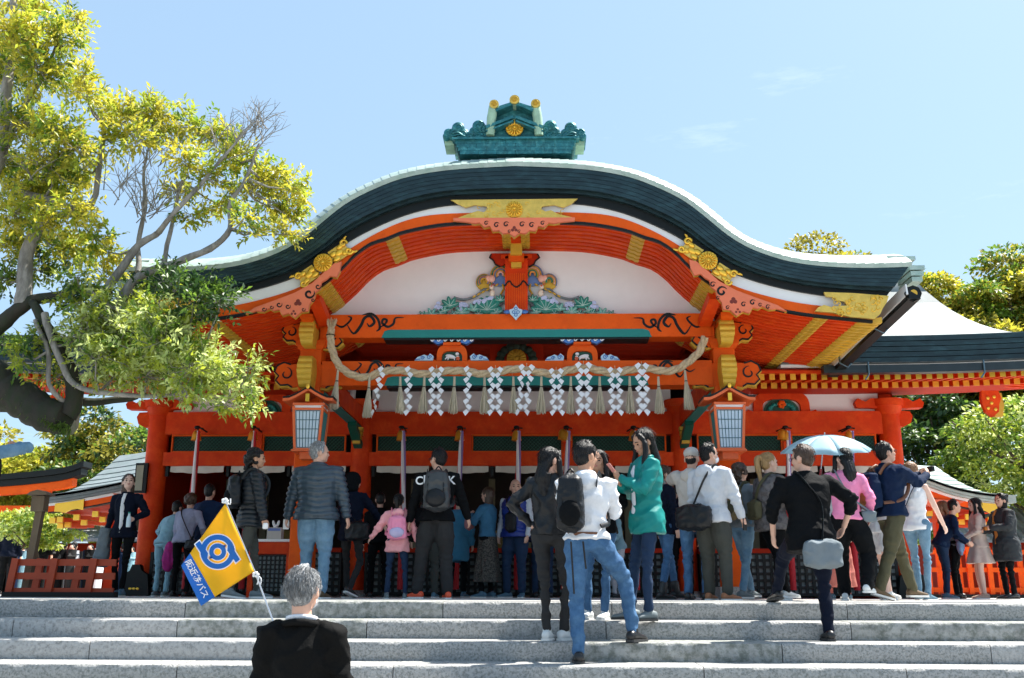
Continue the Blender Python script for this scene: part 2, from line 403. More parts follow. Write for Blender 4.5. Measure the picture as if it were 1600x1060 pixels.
for sg in (-1, 1):
    X = lambda d: 804+sg*d
    cloud(X(56), 0, YO+.05, [(0, 197, 11), (sg*-8, 202, 9), (sg*6, 206, 10), (sg*0, 213, 11), (sg*-9, 213, 9)], 'copper_cloud', TEALB, orn, .4)
    cloud(X(88), 0, YO+.05, [(0, 200, 11), (sg*-7, 210, 11), (sg*8, 209, 10), (sg*-18, 213, 9)], 'copper_cloud', TEALB, orn, .4)
    cloud(X(103), 0, YO+.05, [(0, 208, 8.5), (sg*-6, 212, 8), (sg*3, 213, 7)], 'copper_cloud', TEALB, orn, .4)
    mb = MB(); q = P(X(104), 214, YO+.1); mb.box((q.x-sg*.02, YO+.25, q.z-.07), (.13, .3, .12)); mb.build('cloud_back', TEALL, orn)
    for k in range(3):
        q0 = P(X(70+k*6), 217-k*3, YO); q1 = P(X(96), 217-k*4, YO)
        mb = MB(); mb.tube(smooth_pts([q0, (q0+q1)/2+Vector((0, 0, .03)), q1]), .012, 6); mb.build('wave_band', TEALB, orn, smooth=60)
# ---- curved rafters of the soffit
sof = empty('gable_soffit'); sof.parent = hall; WL[sof.name] = Vector((0, 2.3, 0))
KB2 = [Vector((p.x, 0, p.z+.02)) for p in KB]
SB = [Vector((p.x, 0, p.z+.09)) for p in KB]
SBT = [Vector((p.x, 0, p.z+.13)) for p in KB]
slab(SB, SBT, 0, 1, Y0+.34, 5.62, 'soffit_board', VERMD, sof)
kbx = np.array([p.x for p in KB2]); kbz = np.array([p.z for p in KB2])
def kz(x): return float(np.interp(x, kbx, kbz))
straps = (-4.52, -3.92, -2.5, -1.62, -.13, .13, 1.62, 2.5, 3.92, 4.52)
y = 2.52; ri = 0
while y < 5.6:
    rf = slab(KB2, SB, .0, 1.0, y, y+.085, 'curved_rafter', VERM, sof)
    for sx in straps:
        if y > 3.5 and abs(sx) < 2.4: continue
        hw = .085 if abs(sx) > 1 else .06
        if abs(sx) > 4.5: hw = .15
        mb = MB(); rs = []
        for k in range(5):
            x = sx-hw+2*hw*k/4; z = kz(x)-.005-(.012 if k in (1, 3) else 0)
            rs.append([(x, y-.004, z), (x, y-.004, z+.075), (x, y+.089, z+.075), (x, y+.089, z)])
        mb.rings(rs); mb.build('gilt_sleeve', GOLDP, rf)
    y += .145; ri += 1
# ---- pediment
mb = MB(); pts = [(x, 0, kz(x)+.06) for x in np.linspace(-2.75, 2.75, 41)]+[(2.75, 0, 3.7), (-2.75, 0, 3.7)]
mb.prism(pts, 3.62, 3.7); mb.build('white_pediment', WHITE, hall)
# ---- beams of the porch
YF = 3.38
def zz(py, Y=YF, px=804): return at(px, py, Y).z
def xx(px, Y=YF, py=560): return at(px, py, Y).x
mb = MB(); mb.box((0, YF+.15, (zz(491)+zz(527))/2), (5.3, .3, zz(491)-zz(527))); mb.build('upper_rainbow_beam', VERMO, hall, smooth=30)
def tealstrip(xa, ya, yb, name):
    """painted teal soffit chamfer with swept ends"""
    mb = MB(); z1, z0 = zz(ya), zz(yb)
    q = [(-xa+.1, 0, z1), (xa-.1, 0, z1), (xa-.03, 0, z1-.02), (xa, 0, z0+.005), (xa+.01, 0, z0-.012), (-xa-.01, 0, z0-.012), (-xa, 0, z0+.005), (-xa+.03, 0, z1-.02)]
    mb.prism(q, YF-.006, YF+.02); mb.build(name, TEAL, hall)
    mb = MB(); mb.box((0, YF+.14, z0-.028), (2*xa-.05, .27, .024)); mb.build('black_fillet', BLACKL, hall)  # black line under the teal strip
tealstrip(1.84, 515, 526, 'teal_chamfer')
zl1, zl0 = zz(564), zz(602)
mb = MB(); mb.box((0, YF+.16, (zl1+zl0)/2), (5.3, .32, zl1-zl0)); mb.build('lower_rainbow_beam', VERMO, hall)
tealstrip(1.78, 588, 601, 'teal_chamfer')
def scrolls(px, py, sg, sc, name='black_scroll', Yf=YF, parent=hall):
    """painted tendril: px,py is its outer end, sc metres long"""
    c = P(px, py, Yf); mb = MB()
    S = lambda l: [(c.x+sg*a*sc, 0, c.z+b*sc) for a, b in l]
    y_ = (Yf-.006, Yf+.004)
    mb.strip(smooth_pts([Vector(p) for p in S([(-.02, .02), (.1, -.04), (.2, .02), (.27, .12), (.2, .16)])], 4), .035*sc, *y_)
    mb.strip(smooth_pts([Vector(p) for p in S([(.2, .0), (.32, -.16), (.44, -.02), (.5, .12), (.6, .16), (.68, .05), (.6, -.03), (.55, .03)])], 4), .05*sc, *y_)
    mb.strip(smooth_pts([Vector(p) for p in S([(.46, .18), (.62, .2), (.74, .1), (.78, -.06), (.72, -.12)])], 4), .045*sc, *y_)
    mb.strip(smooth_pts([Vector(p) for p in S([(.76, -.06), (.86, .0), (.9, .08), (.84, .1), (.82, .03), (.92, -.04), (1.02, .02), (1.05, .12), (1.2, .13)])], 4), .042*sc, *y_)
    return mb.build(name, BLACKL, parent)
scrolls(525, 508, 1, .78); scrolls(1098, 508, -1, .78)
scrolls(545, 578, 1, .62); scrolls(1085, 578, -1, .62)
# ---- pillars
zp = zz(535)
for sg in (-1, 1):
    mb = MB(); mb.box((sg*2.82, 3.55, zp/2), (.30, .30, zp)); p = mb.build('porch_pillar', VERMO, hall)
    b = p.modifiers.new('b', 'BEVEL'); b.width = .025; b.segments = 2
    mb = MB(); mb.box((sg*2.82, 3.55, .08), (.42, .42, .16)); mb.build('pillar_base_stone', STONE, p)
    # bearing blocks, arms and gilt nosings
    x0 = sg*2.82
    for (dx, dy, z0, z1, wx, wy, m) in ((0, 0, 545, 531, .40, .40, VERMO), (0, 0, 531, 520, .62, .16, VERMO), (0, 0, 531, 520, .16, .62, VERMO),
                                    (-.26, 0, 520, 510, .18, .2, VERMO), (.26, 0, 520, 510, .18, .2, VERMO), (0, -.26, 520, 510, .2, .18, VERMO),
                                    (0, 0, 510, 500, .9, .16, VERMO), (0, -.1, 510, 500, .17, .85, VERMO)):
        za, zb_ = zz(z0), zz(z1); mb = MB(); h_ = zb_-za
        mb.rings([[(x0+dx+a*wx*.8/2, 3.55+dy+b_*wy*.8/2, za) for a, b_ in ((-1, -1), (1, -1), (1, 1), (-1, 1))],
                  [(x0+dx+a*wx/2, 3.55+dy+b_*wy/2, za+h_*.45) for a, b_ in ((-1, -1), (1, -1), (1, 1), (-1, 1))],
                  [(x0+dx+a*wx/2, 3.55+dy+b_*wy/2, zb_-.002) for a, b_ in ((-1, -1), (1, -1), (1, 1), (-1, 1))]])
        mb.build('bracket_block', m, hall)
    for za, zb_, lobes in ((604, 555, 5), (538, 499, 4)):
        a, c = zz(za, 3.15), zz(zb_, 3.15); mb = MB(); rs = []
        for k in range(lobes*4+1):
            t = k/(lobes*4); z = lerp(c, a, t); yq = 3.16-.07*math.sin(t*math.pi)-.02*abs(math.sin(t*lobes*math.pi)); hw = .085+.016*math.sin(t*math.pi*1.2)
            rs.append([(x0-hw, yq, z), (x0+hw, yq, z), (x0+hw, 3.40, z), (x0-hw, 3.40, z)])
        mb.rings(rs); mb.build('gilt_nosing', GOLDP, hall, smooth=40)
    # flanking carved nosings with black outline
    for py, s2, sz in ((585, sg, 1.), (586, -sg, 1.), (520, sg, .8), (527, -sg, .9)):
        c = P(0, py, YF); bx = x0+s2*.12
        prof_ = [(0, -.17), (0, .14), (.14, .13), (.24, .16), (.33, .11), (.36, .03), (.30, -.03), (.34, -.09), (.27, -.16), (.17, -.15), (.11, -.19)]
        mb = MB(); pp = [(bx+s2*a*sz, 0, c.z+b_*sz) for a, b_ in prof_]; mb.prism(pp, YF+.02, YF+.2); q = mb.build('carved_nosing', VERMO, hall)
        mb = MB(); mb.strip([Vector(p_) for p_ in pp[2:]], .022, YF+.012, YF+.03, False)
        mb.strip([Vector(v) for v in spiral(bx+s2*.2*sz, c.z+.0, .09*sz, 1.5, .9*s2, 16, .35)], .022, YF+.012, YF+.025); mb.build('nosing_scroll', BLACKL, q)
        mb = MB(); pp2 = [(bx+s2*a*sz*1.06, 0, c.z+b_*sz*1.08-.015) for a, b_ in prof_]; mb.prism(pp2, YF+.06, YF+.17); mb.build('gilt_edge', GOLDP, q)
    # strut down from the gegyo to the pillar, in the gable
    mb = MB(); mb.span(P(804+sg*313, 462, 2.75), P(804+sg*296, 505, 3.3), .16, .12); mb.build('gable_strut', VERM, hall)
    # tie beam back to the hall with painted bracket
    mb = MB(); mb.box((sg*2.77, 5.2, 2.95), (.2, 3.2, .3)); mb.build('tie_beam', VERM, hall)
    mb = MB(); mb.box((sg*2.77, 5.2, 2.787), (.16, 3.2, .02)); mb.build('tie_beam_underside', TEAL, hall)
    mb = MB(); mb.span((sg*2.74, 6.2, 2.75), (sg*2.72, 6.75, 2.45), .14, .1); mb.build('painted_strut', GREENL, hall)
    mb = MB()
    for k in range(4): mb.box((sg*2.72, 6.66-.02*k, 2.72-.075*k), (.17-.015*k, .14, .06))
    mb.build('gilt_corbel', GOLDP, hall)
# ---- inner bay: two frog-leg struts, crest, ceiling
def arch(pxc, pyb, Y, w_, h_, m, parent, thick=.06):
    """frog-leg strut: arch band with flared feet"""
    c = P(pxc, pyb, Y); o1 = []; o2 = []
    for k in range(17):
        t = math.pi*k/16; ca = math.cos(t); sa = math.sin(t)
        ex = math.copysign(abs(ca)**.62, ca); ez = sa**.55 if sa > 0 else 0
        o1.append((c.x+ex*w_/2, 0, c.z+ez*h_)); o2.append((c.x+ex*w_*.34, 0, c.z+ez*h_*.60))
    o1.insert(0, (c.x+w_*.62, 0, c.z)); o1.insert(1, (c.x+w_*.60, 0, c.z+h_*.10)); o1.append((c.x-w_*.60, 0, c.z+h_*.10)); o1.append((c.x-w_*.62, 0, c.z))
    mb = MB(); mb.prism(o1+list(reversed(o2)), Y, Y+thick); return mb.build('frog_leg_strut', m, parent), c
for pc, kind in ((706, 0), (910, 1)):
    a, c = arch(pc, 564, 3.44, .42, zz(538)-zz(564), VERMO, hall, .12)
    mb = MB(); z = zz(538); mb.box((c.x, 3.5, z+.03), (.24, .2, .07)); mb.build('bearing_block', VERMO, hall)
    mb = MB(); mb.prism([(c.x-.34, 0, zz(527.5)), (c.x+.34, 0, zz(527.5)), (c.x+.2, 0, zz(537)), (c.x+.1, 0, zz(534)), (c.x-.1, 0, zz(534)), (c.x-.2, 0, zz(537))], 3.40, 3.5); q = mb.build('cloud_bracket', BLUEW, hall)
    mb = MB()
    for k in range(7):
        x = c.x-.27+.09*k; mb.strip([Vector(v) for v in spiral(x, zz(531), .026, 0, 1.2, 12, .3)], .012, 3.39, 3.405, False)
    mb.build('white_scroll_lines', WHITEP, q)
    mb = MB(); mb.prism([(c.x-.16, 0, c.z), (c.x+.16, 0, c.z), (c.x+.13, 0, c.z+.13), (c.x, 0, c.z+.16), (c.x-.13, 0, c.z+.13)], 3.50, 3.53); mb.build('carving_back', GREENL, hall)
    # small carved lion / birds in relief
    mb = MB(); s_ = 1 if kind == 0 else -1
    mb.ell((c.x-s_*.02, 3.47, c.z+.065), (.075, .03, .03), 12, 7, Matrix.Rotation(s_*.25, 3, 'Y')); mb.ell((c.x+s_*.07, 3.46, c.z+.10), (.028, .025, .024))
    for dx, dz in ((-.08, -.02), (-.05, -.03), (.03, -.03), (.08, .02)): mb.tube([(c.x+s_*dx*.8, 3.465, c.z+.06), (c.x+s_*dx*1.2, 3.46, c.z+.045+dz)], [.014, .009], 6)
    mb.build('white_beast_carving', WHITEP, hall, smooth=60)
    mb = MB()
    for k in range(5): mb.ell((c.x+s_*(.08+.015*math.cos(k*1.3)), 3.455, c.z+.035+.018*math.sin(k*1.3)), .014, 7, 5)
    mb.build('pink_flower_carving', PINK, hall, smooth=60)
    for s2 in (-1, 1):
        mb = MB(); pts = [(c.x+s2*a, 0, c.z+b) for a, b in ((.26, 0), (.25, .06), (.30, .10), (.33, .06), (.38, .085), (.43, .06), (.47, .05), (.51, .0))]; mb.prism(pts, 3.42, 3.48); q = mb.build('blue_wave_foot', SKYW, hall)
        mb = MB(); mb.strip([Vector(v) for v in spiral(c.x+s2*.31, c.z+.045, .035, 0, 1.3, 12, .25)], .010, 3.412, 3.43, False)
        mb.strip([Vector(v) for v in spiral(c.x+s2*.40, c.z+.035, .028, 0, 1.3, 12, .25)], .010, 3.412, 3.43, False)
        mb.strip([Vector((c.x+s2*.43, 0, c.z+.02)), Vector((c.x+s2*.5, 0, c.z+.012))], .01, 3.412, 3.43, False); mb.build('wave_lines', BLUEW, q)
c = P(807, 563, 4.9)
mb = MB(); mb.prism([(c.x-.42, 0, c.z-.1), (c.x-.40, 0, c.z+.22), (c.x-.3, 0, c.z+.34), (c.x+.3, 0, c.z+.34), (c.x+.40, 0, c.z+.22), (c.x+.42, 0, c.z-.1)], 4.95, 5.05); mb.build('crest_frame', VERMD, hall)
mb = MB()
for k in range(9):
    t = math.pi*k/8; mb.ell((c.x+.25*math.cos(t), 4.92, c.z+.02+.2*math.sin(t)), (.07, .04, .065), 8, 6)
mb.build('carved_dark_foliage', mat('dark_carving', (.02, .045, .03), .6, var=.4, scale=20, bump=.4), hall, smooth=60)
chrys((c.x, 4.88, c.z+.02), .15, 'inner_chrysanthemum', hall, GOLDP)
for k in range(34):
    mb = MB(); yq = 3.75+.095*k; mb.box((0, yq, 3.97+.0*k), (5.3, .05, .05))
    if k < 30: mb.build('ceiling_batten', VERMD, hall)
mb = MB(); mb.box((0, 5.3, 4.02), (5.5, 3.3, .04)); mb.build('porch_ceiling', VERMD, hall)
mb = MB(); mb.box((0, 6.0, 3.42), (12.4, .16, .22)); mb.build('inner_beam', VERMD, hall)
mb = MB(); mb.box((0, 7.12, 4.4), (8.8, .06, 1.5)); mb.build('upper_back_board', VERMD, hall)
# ================================================================ main hall wall at Y=7
YW = 7.0
zt = lambda py: at(804, py, YW).z
zB1, zB0, zL0, zH0 = zt(645), zt(680), zt(708), zt(729)
colx = (-6.22, -2.71, 2.71, 6.22)
for x in colx:
    mb = MB(); mb.lathe((x, YW, 0), [(.185, 0), (.19, .05), (.185, 1), (.175, 3.05)], 28); p = mb.build('round_column', VERM, hall, smooth=50)
    mb = MB(); mb.lathe((x, YW, 0), [(.30, -.02), (.30, .05), (.24, .1), (.19, .11)], 24); mb.build('column_base', STONE, p, smooth=30)
    mb = MB(); mb.lathe((x, YW, 0), [(.26, 3.14), (.27, 3.26), (.2, 3.02), (.176, 3.0)][::-1], 24); mb.build('column_cap', VERM, p, smooth=40)
    for sg in (-1, 1):
        if abs(x) < 4: continue
        mb = MB(); b_ = [(0, 3.1), (sg*.55, 3.12), (sg*.58, 3.2), (sg*.52, 3.28), (sg*.40, 3.22), (sg*.3, 3.28), (0, 3.28)]
        mb.prism([(x+a, 0, z) for a, z in b_], YW-.1, YW+.1); mb.build('boat_bracket', VERM, p)
    for sg in ((-1, 1) if abs(x) > 4 else ()):
        if sg*x < 0: continue
        mb = MB(); mb.prism([(x+sg*a, 0, z) for a, z in ((0, 2.82), (.22, 2.8), (.34, 2.86), (.38, 2.98), (.34, 3.06), (0, 3.08))], YW-.07, YW+.07); mb.build('beam_nosing', VERM, p)
for a, b in zip(colx, colx[1:]):
    w_ = b-a-.3; xc = (a+b)/2
    mb = MB(); mb.box((xc, YW, (zB1+zB0)/2), (w_, .22, zB1-zB0)); mb.build('head_beam', VERM, hall)
    mb = MB(); mb.box((xc, YW, (zL0+zH0)/2), (w_, .2, zL0-zH0)); mb.build('lintel_beam', VERM, hall)
    mb = MB(); mb.box((xc, YW+.05, (zB1+3.75)/2), (w_, .08, 3.75-zB1)); mb.build('plaster_infill', WHITE, hall)
    ks = [a+.19, (a+b)/2, b-.19] if w_ < 4 else [a+.19, -.9, .78, b-.19]
    for i, x in enumerate(ks[1:-1]):
        mb = MB(); mb.box((x, YW-.02, (zB0+zL0)/2), (.13, .16, zB0-zL0)); mb.build('lattice_post', VERM, hall)
    for x0, x1 in zip(ks, ks[1:]):
        fr = MB(); e = .07; x0 += e; x1 -= e; z0, z1 = zL0, zB0
        for q in (((x0+x1)/2, YW-.04, z0+.012, x1-x0, .024), ((x0+x1)/2, YW-.04, z1-.012, x1-x0, .024)): fr.box((q[0], q[1], q[2]), (q[3], .06, q[4]))
        for x in (x0+.012, x1-.012): fr.box((x, YW-.04, (z0+z1)/2), (.024, .058, z1-z0-.05))
        fr.build('lattice_frame', VERMO, hall)
        lt = MB(); n_ = int((x1-x0)/.062); h_ = z1-z0-.05
        for k in range(-4, n_+1):
            for s2, yq in ((1, YW-.03), (-1, YW-.018)):
                xa = x0+.03+k*.062; xb = xa+h_
                ca, cb = max(xa, x0+.02), min(xb, x1-.02)
                if cb-ca < .02: continue
                za, zc = (z0+.025+(ca-xa), z0+.025+(cb-xa)); 
                if s2 < 0: za, zc = z1-.025-(ca-xa), z1-.025-(cb-xa)
                lt.span((ca, yq, za), (cb, yq, zc), .008, .014, (0, 1, 0))
        tag(lt.build('green_lattice', GREENL, hall), kind='stuff')
        bk = MB(); bk.box(((x0+x1)/2, YW+.04, (z0+z1)/2), (x1-x0, .02, z1-z0)); bk.build('lattice_back', mat('dark_green_board', (.003, .03, .022), .6), hall)
    # white cloth valances on dark rails
    n_ = max(2, int(w_/.95)); x = a+.2
    for k in range(n_):
        wv = (w_-.1)/n_; x0 = a+.22+wv*k; mb = MB(); rs = []
        for i in range(13):
            t = i/12; xq = x0+.06+(wv-.12)*t; sg_ = .025*math.sin(t*math.pi)+.006*math.sin(t*21+k)
            rs.append([(xq, YW-.06+.015*math.sin(t*17), zH0-.002), (xq, YW-.07+.02*math.sin(t*17), zH0-.10-sg_), (xq, YW-.06+.02*math.sin(t*17), zH0-.10-sg_), (xq, YW-.05+.015*math.sin(t*17), zH0-.002)])
        mb.rings(rs); mb.build('cloth_valance', mat('cream_cloth', (.62, .60, .52), .8, bump=.1), hall, smooth=60)
        mb = MB(); mb.box((x0, YW-.03, zH0-.09), (.05, .05, .17)); mb.build('valance_hanger', BLACKL, hall)
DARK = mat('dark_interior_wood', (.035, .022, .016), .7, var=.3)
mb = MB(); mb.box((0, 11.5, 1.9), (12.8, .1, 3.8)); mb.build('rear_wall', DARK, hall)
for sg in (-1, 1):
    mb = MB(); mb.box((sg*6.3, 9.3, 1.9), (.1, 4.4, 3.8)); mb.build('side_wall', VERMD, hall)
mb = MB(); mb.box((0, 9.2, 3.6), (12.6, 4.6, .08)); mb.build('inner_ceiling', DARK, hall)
INW = mat('inner_post_wood', (.20, .17, .10), .6, var=.2)
for x in (-5.7, -5.0, -4.1, -3.3, -2.1, -1.6, -.6, .1, 1.0, 2.0, 3.4, 4.4, 5.5):
    mb = MB(); mb.box((x, 9.5, 1.1), (.12, .12, 2.2)); mb.build('inner_post', INW, hall)
for x in (-4.6, -.3, 3.9, 1.5):
    mb = MB(); mb.box((x, 10, .9), (.9, .05, .7)); mb.build('inner_panel', mat('gold_screen', (.25, .16, .03), .5, metal=.3), hall)
# lower grille counters
for a, b in zip(colx, colx[1:]):
    w_ = b-a-.42; xc = (a+b)/2
    cc = MB(); cc.box((xc, YW-.12, .74), (w_, .5, .07)); cc.build('counter_rail', VERMD, hall)
    g2 = MB(); z0, z1 = .06, .70; n_ = int(w_/.11)
    for k in range(n_+1): g2.box((a+.21+w_*k/n_, YW-.34, (z0+z1)/2), (.045, .03, z1-z0))
    for k in range(7): g2.box((xc, YW-.335, z0+(z1-z0)*k/6), (w_, .024, .045))
    tag(g2.build('black_grille', BLACKL, hall), kind='stuff')
    g2 = MB(); g2.box((xc, YW-.28, .38), (w_, .03, .62)); g2.build('grille_backing', mat('pale_grille_back', (.30, .36, .37), .7), hall)
# ---- main eaves: rafters, boards, thick copper edge, roof
zr = at(1300, 602.5, 5.72).z; zf = at(1300, 589, 5.15).z
me_ = empty('main_eave'); me_.parent = hall; WL[me_.name] = Vector((0, 2.3, 0))
def ecurve(x): return .0035*max(0, abs(x)-4.5)**2.4
k = 0; x = -8.62
RT = None
while x < 8.7:
    dz = ecurve(x)
    if abs(x) > 2.95:
        for (ya, za, yb, zb_, wd, nm) in ((5.72, zr, 7.2, zr+.32, .08, 'base_rafter'), (5.15, zf, 6.2, zf+.12, .07, 'flying_rafter')):
            mb = MB(); mb.span((x, ya, za+dz), (x, yb, zb_+dz), wd, .085); rf = mb.build(nm, VERM, me_)
            mb = MB(); mb.box((x, ya-.006, za+dz), (wd+.012, .016, .098)); mb.build('gilt_tip', CG, rf)
    x += .158
def eband(z0, z1, y0, y1, name, m, xa=8.85, xin=4.0):
    for s2 in (-1, 1):
        mb = MB(); rs = []
        for k in range(21):
            x = lerp(xin, xa, k/20)*s2; d = ecurve(x)*1.15
            rs.append([(x, y0, z0+d), (x, y0, z1+d), (x, y1, z1+d), (x, y1, z0+d)])
        mb.rings(rs if s2 > 0 else rs[::-1]); mb.build(name, m, me_, smooth=30)
eband(zr+.05, zr+.11, 5.66, 5.80, 'eave_batten', VERM, xin=2.95)
eband(zf+.045, zf+.09, 5.10, 5.24, 'eave_batten', VERM, xin=2.95)
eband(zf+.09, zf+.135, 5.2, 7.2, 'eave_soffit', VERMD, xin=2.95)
for i in range(5):
    zq = at(1500, 566-8*i, 5.0).z; zq1 = at(1500, 566-8*(i+1)+.8, 5.0).z
    eband(zq, zq1, 4.96+.012*(4-i), 5.4, 'eave_copper_strip', COPPERD)
eband(zf+.14, at(1500, 566, 5.0).z-.004, 5.12, 5.4, 'white_eave_board', WHITEP)
zE = at(1500, 526, 5.0).z
YR0 = 4.97; XC = 8.9
def roofz(x, y):
    df = y-YR0; ds = (XC-abs(x)); d = max(0, min(df, ds)); r_ = min(.12*d+.155*d**3, 1.85)
    return zE+ecurve(x)*1.15*max(0, 1-d/3)+r_
ROOFG = mat('grey_copper_roof', (.17, .20, .21), .6, var=.16, scale=2, bump=.1, c2=(.13, .165, .165))
rfm = empty('main_roof'); rfm.parent = hall; WL[rfm.name] = Vector((0, 2.3, 0))
rows = [YR0+.0+.145*k for k in range(22)]
for ya, yb in zip(rows, rows[1:]):
    for s2 in (-1, 1):
        xs_ = np.linspace(0 if ya > 6 else 3.4, XC, 40); rs = []
        for x in xs_:
            xa_ = min(x, XC-max(0, ya-YR0)); xb_ = min(x, XC-max(0, yb-YR0)); z0, z1 = roofz(xa_, ya), roofz(xb_, yb)
            rs.append([(s2*xa_, ya, z0+.003), (s2*xb_, yb, z1+.001), (s2*xb_, yb, z1-.03), (s2*xa_, ya, z0-.008)])
        mb = MB(); mb.rings(rs if s2 > 0 else rs[::-1]); mb.build('roof_course', ROOFG, rfm, smooth=30)
    for s2 in (-1, 1):     # side slope
        d0, d1 = ya-YR0, yb-YR0; rs = []
        for y in np.linspace(YR0+d0, 8.3, 12):
            rs.append([(s2*(XC-d0), y, roofz(XC-d0, max(y, YR0+d0))+.003), (s2*(XC-d1-.01), max(y, YR0+d1), roofz(XC-d1, max(y, YR0+d1))+.002), (s2*(XC-d1-.01), max(y, YR0+d1), zE-.1), (s2*(XC-d0), y, zE-.1)])
        mb = MB(); mb.rings(rs if s2 < 0 else rs[::-1]); mb.build('side_roof_course', ROOFG, rfm, smooth=30)
for sg in (-1, 1):
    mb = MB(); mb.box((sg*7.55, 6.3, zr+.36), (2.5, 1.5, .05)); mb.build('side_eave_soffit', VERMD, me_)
    y = 6.0
    while y < 7.0:
        mb = MB(); mb.span((sg*6.35, y, zr+.36), (sg*8.7, y, zr+.20), .07, .08); mb.build('side_rafter', VERM, me_); y += .17
    mb = MB(); mb.box((sg*8.72, 6.4, zr+.30), (.06, 1.8, .22)); mb.build('side_fascia', COPPERD, me_)
    mb = MB(); mb.box((sg*6.22, 9.4, 3.36), (.2, 4.6, .2)); mb.build('side_purlin', VERM, me_)
# copper box stack behind the right gable tip, gutters
for sg in (-1, 1):
    for k in range(3):
        q = P(1424, 438-9*k, 3.0); mb = MB(); mb.box((sg*(abs(q.x)+.06), 3.2, q.z), (.14+.03*k, .5, .062)); mb.build('tip_copper_course', COPPER, hall)
    q = P(1402, 408, 2.6); mb = MB(); mb.box((sg*abs(q.x), 2.9, q.z-.01), (.36, .9, .05)); mb.build('tip_ridge_cap', COPPER, hall)
    a = P(1428, 458, 2.35); b = P(1300, 582, 5.1); a.x = abs(a.x)*sg; b.x = sg*abs(b.x)
    mb = MB(); mb.span(a, b, .15, .16); gt = mb.build('side_gutter', BLACKL, hall)
    mb = MB(); mb.span(a+Vector((-sg*.085, 0, .05)), b+Vector((-sg*.085, 0, .05)), .02, .14); mb.build('gutter_white_board', WHITEP, gt)
    mb = MB(); mb.lathe(a+Vector((0, .02, .0)), [(.001, .02), (.045, .02), (.05, 0)], 16, 'Y'); mb.build('gutter_end_cap', GOLDP, gt)
    mb = MB(); mb.lathe(a+Vector((0, .02, .0)), [(.09, .0), (.105, .01), (.11, -.02)], 8, 'Y'); mb.build('gutter_end', BLACKL, gt)
    for t in (.35, .8):
        c = a.lerp(b, t); mb = MB(); mb.tube([c+Vector((-sg*.11, 0, .1)), c+Vector((-sg*.11, -.05, -.08)), c+Vector((0, -.05, -.14)), c+Vector((sg*.12, 0, -.02))], .012, 6); mb.build('gutter_hook', mat('steel_hook', (.1, .16, .2), .4, metal=.6), gt)
    rs = []; mb = MB()
    for k in range(21):
        x = lerp(4.55, 8.85, k/20); d = ecurve(x)*1.15; z = at(1500, 579, 4.9).z
        rs.append([(sg*x, 4.78, z+d-.06), (sg*x, 4.78, z+d+.06), (sg*x, 4.93, z+d+.06), (sg*x, 4.93, z+d-.06)])
    mb.rings(rs if sg > 0 else rs[::-1]); gt = mb.build('front_gutter', mat('dark_bronze_gutter', (.02, .03, .035), .4, metal=.4, var=.3), hall)
    for x in (5.2, 6.9, 8.4):
        z = at(1500, 579, 4.9).z+ecurve(x); mb = MB(); mb.tube([(sg*x, 4.76, z+.1), (sg*x, 4.76, z-.09), (sg*(x-.06), 4.76, z-.17)], .013, 6); mb.build('gutter_strap', MATS['steel_hook'], gt)
    mb = MB(); q = P(1555, 630, 5.8); q.x = 7.42*sg
    mb.prism([(q.x+sg*a, 0, q.z+b) for a, b in ((-.13, .2), (.13, .2), (.16, .08), (.12, -.02), (.10, -.14), (0, -.22), (-.1, -.14), (-.14, -.02), (-.15, .08))], 5.8, 5.88); h_ = mb.build('hanging_plaque', VERM, hall)
    mb = MB()
    for dx, dz in ((-.05, .08), (.05, .1), (0, 0), (-.06, -.08), (.05, -.1)): mb.ell((q.x+dx, 5.795, q.z+dz), (.028, .01, .028), 8, 5)
    mb.build('gilt_dots', CG, h_)
    mb = MB(); mb.prism([(q.x+sg*(.02+a), 0, q.z+b) for a, b in ((.1, .18), (.2, .18), (.22, -.02), (.18, -.2), (.06, -.2))], 5.9, 5.96); mb.build('gilt_edge', GOLDP, h_)
    # frog leg strut in the side bay
    a, c = arch(804, 644, YW-.07, .95, .36, VERM, hall, .08); dx = sg*4.42-c.x; a.location.x += dx
    mb = MB(); mb.prism([(sg*4.42+.30*math.cos(t), 0, zt(645)+.24*math.sin(t)) for t in np.linspace(0, math.pi, 13)], YW-.03, YW+.0); mb.build('strut_panel', GREENL, hall)
    mb = MB()
    for k in range(11):
        t = math.pi*k/10; mb.ell((sg*4.42+.2*math.cos(t), YW-.05, zt(645)+.03+.11*math.sin(t)), (.05, .03, .035), 7, 5)
    mb.build('painted_leaf_relief', TEAL, hall, smooth=60)
    mb = MB()
    for k in range(6): mb.ell((sg*4.42+.04*math.cos(k), YW-.08, zt(645)+.12+.04*math.sin(k)), (.035, .03, .035), 7, 5)
    mb.build('painted_flower_relief', VERMO, hall, smooth=60)
# notice boards on the corner columns
mb = MB(); mb.box((-6.36, YW-.22, 1.92), (.2, .06, .5)); nb = mb.build('column_notice_box', BLACKL, hall)
mb = MB(); mb.box((-6.38, YW-.255, 1.92), (.12, .01, .42)); mb.build('notice_face', mat('old_cream_board', (.30, .30, .22), .7), nb)
for sg in (-1, 1):
    mb = MB(); mb.prism([(sg*6.2+a, 0, z) for a, z in ((-.25, 0), (.25, 0), (.2, .34), (.1, .4), (.06, .5), (-.06, .5), (-.1, .4), (-.2, .34))], 6.5, 6.62); fb = mb.build('black_low_screen', BLACKL, hall)
    mb = MB()
    for k in (-1, 0, 1): mb.ell((sg*6.2+k*.06, 6.495, .12), (.03, .006, .02), 6, 4)
    mb.build('gilt_stud', CG, fb)
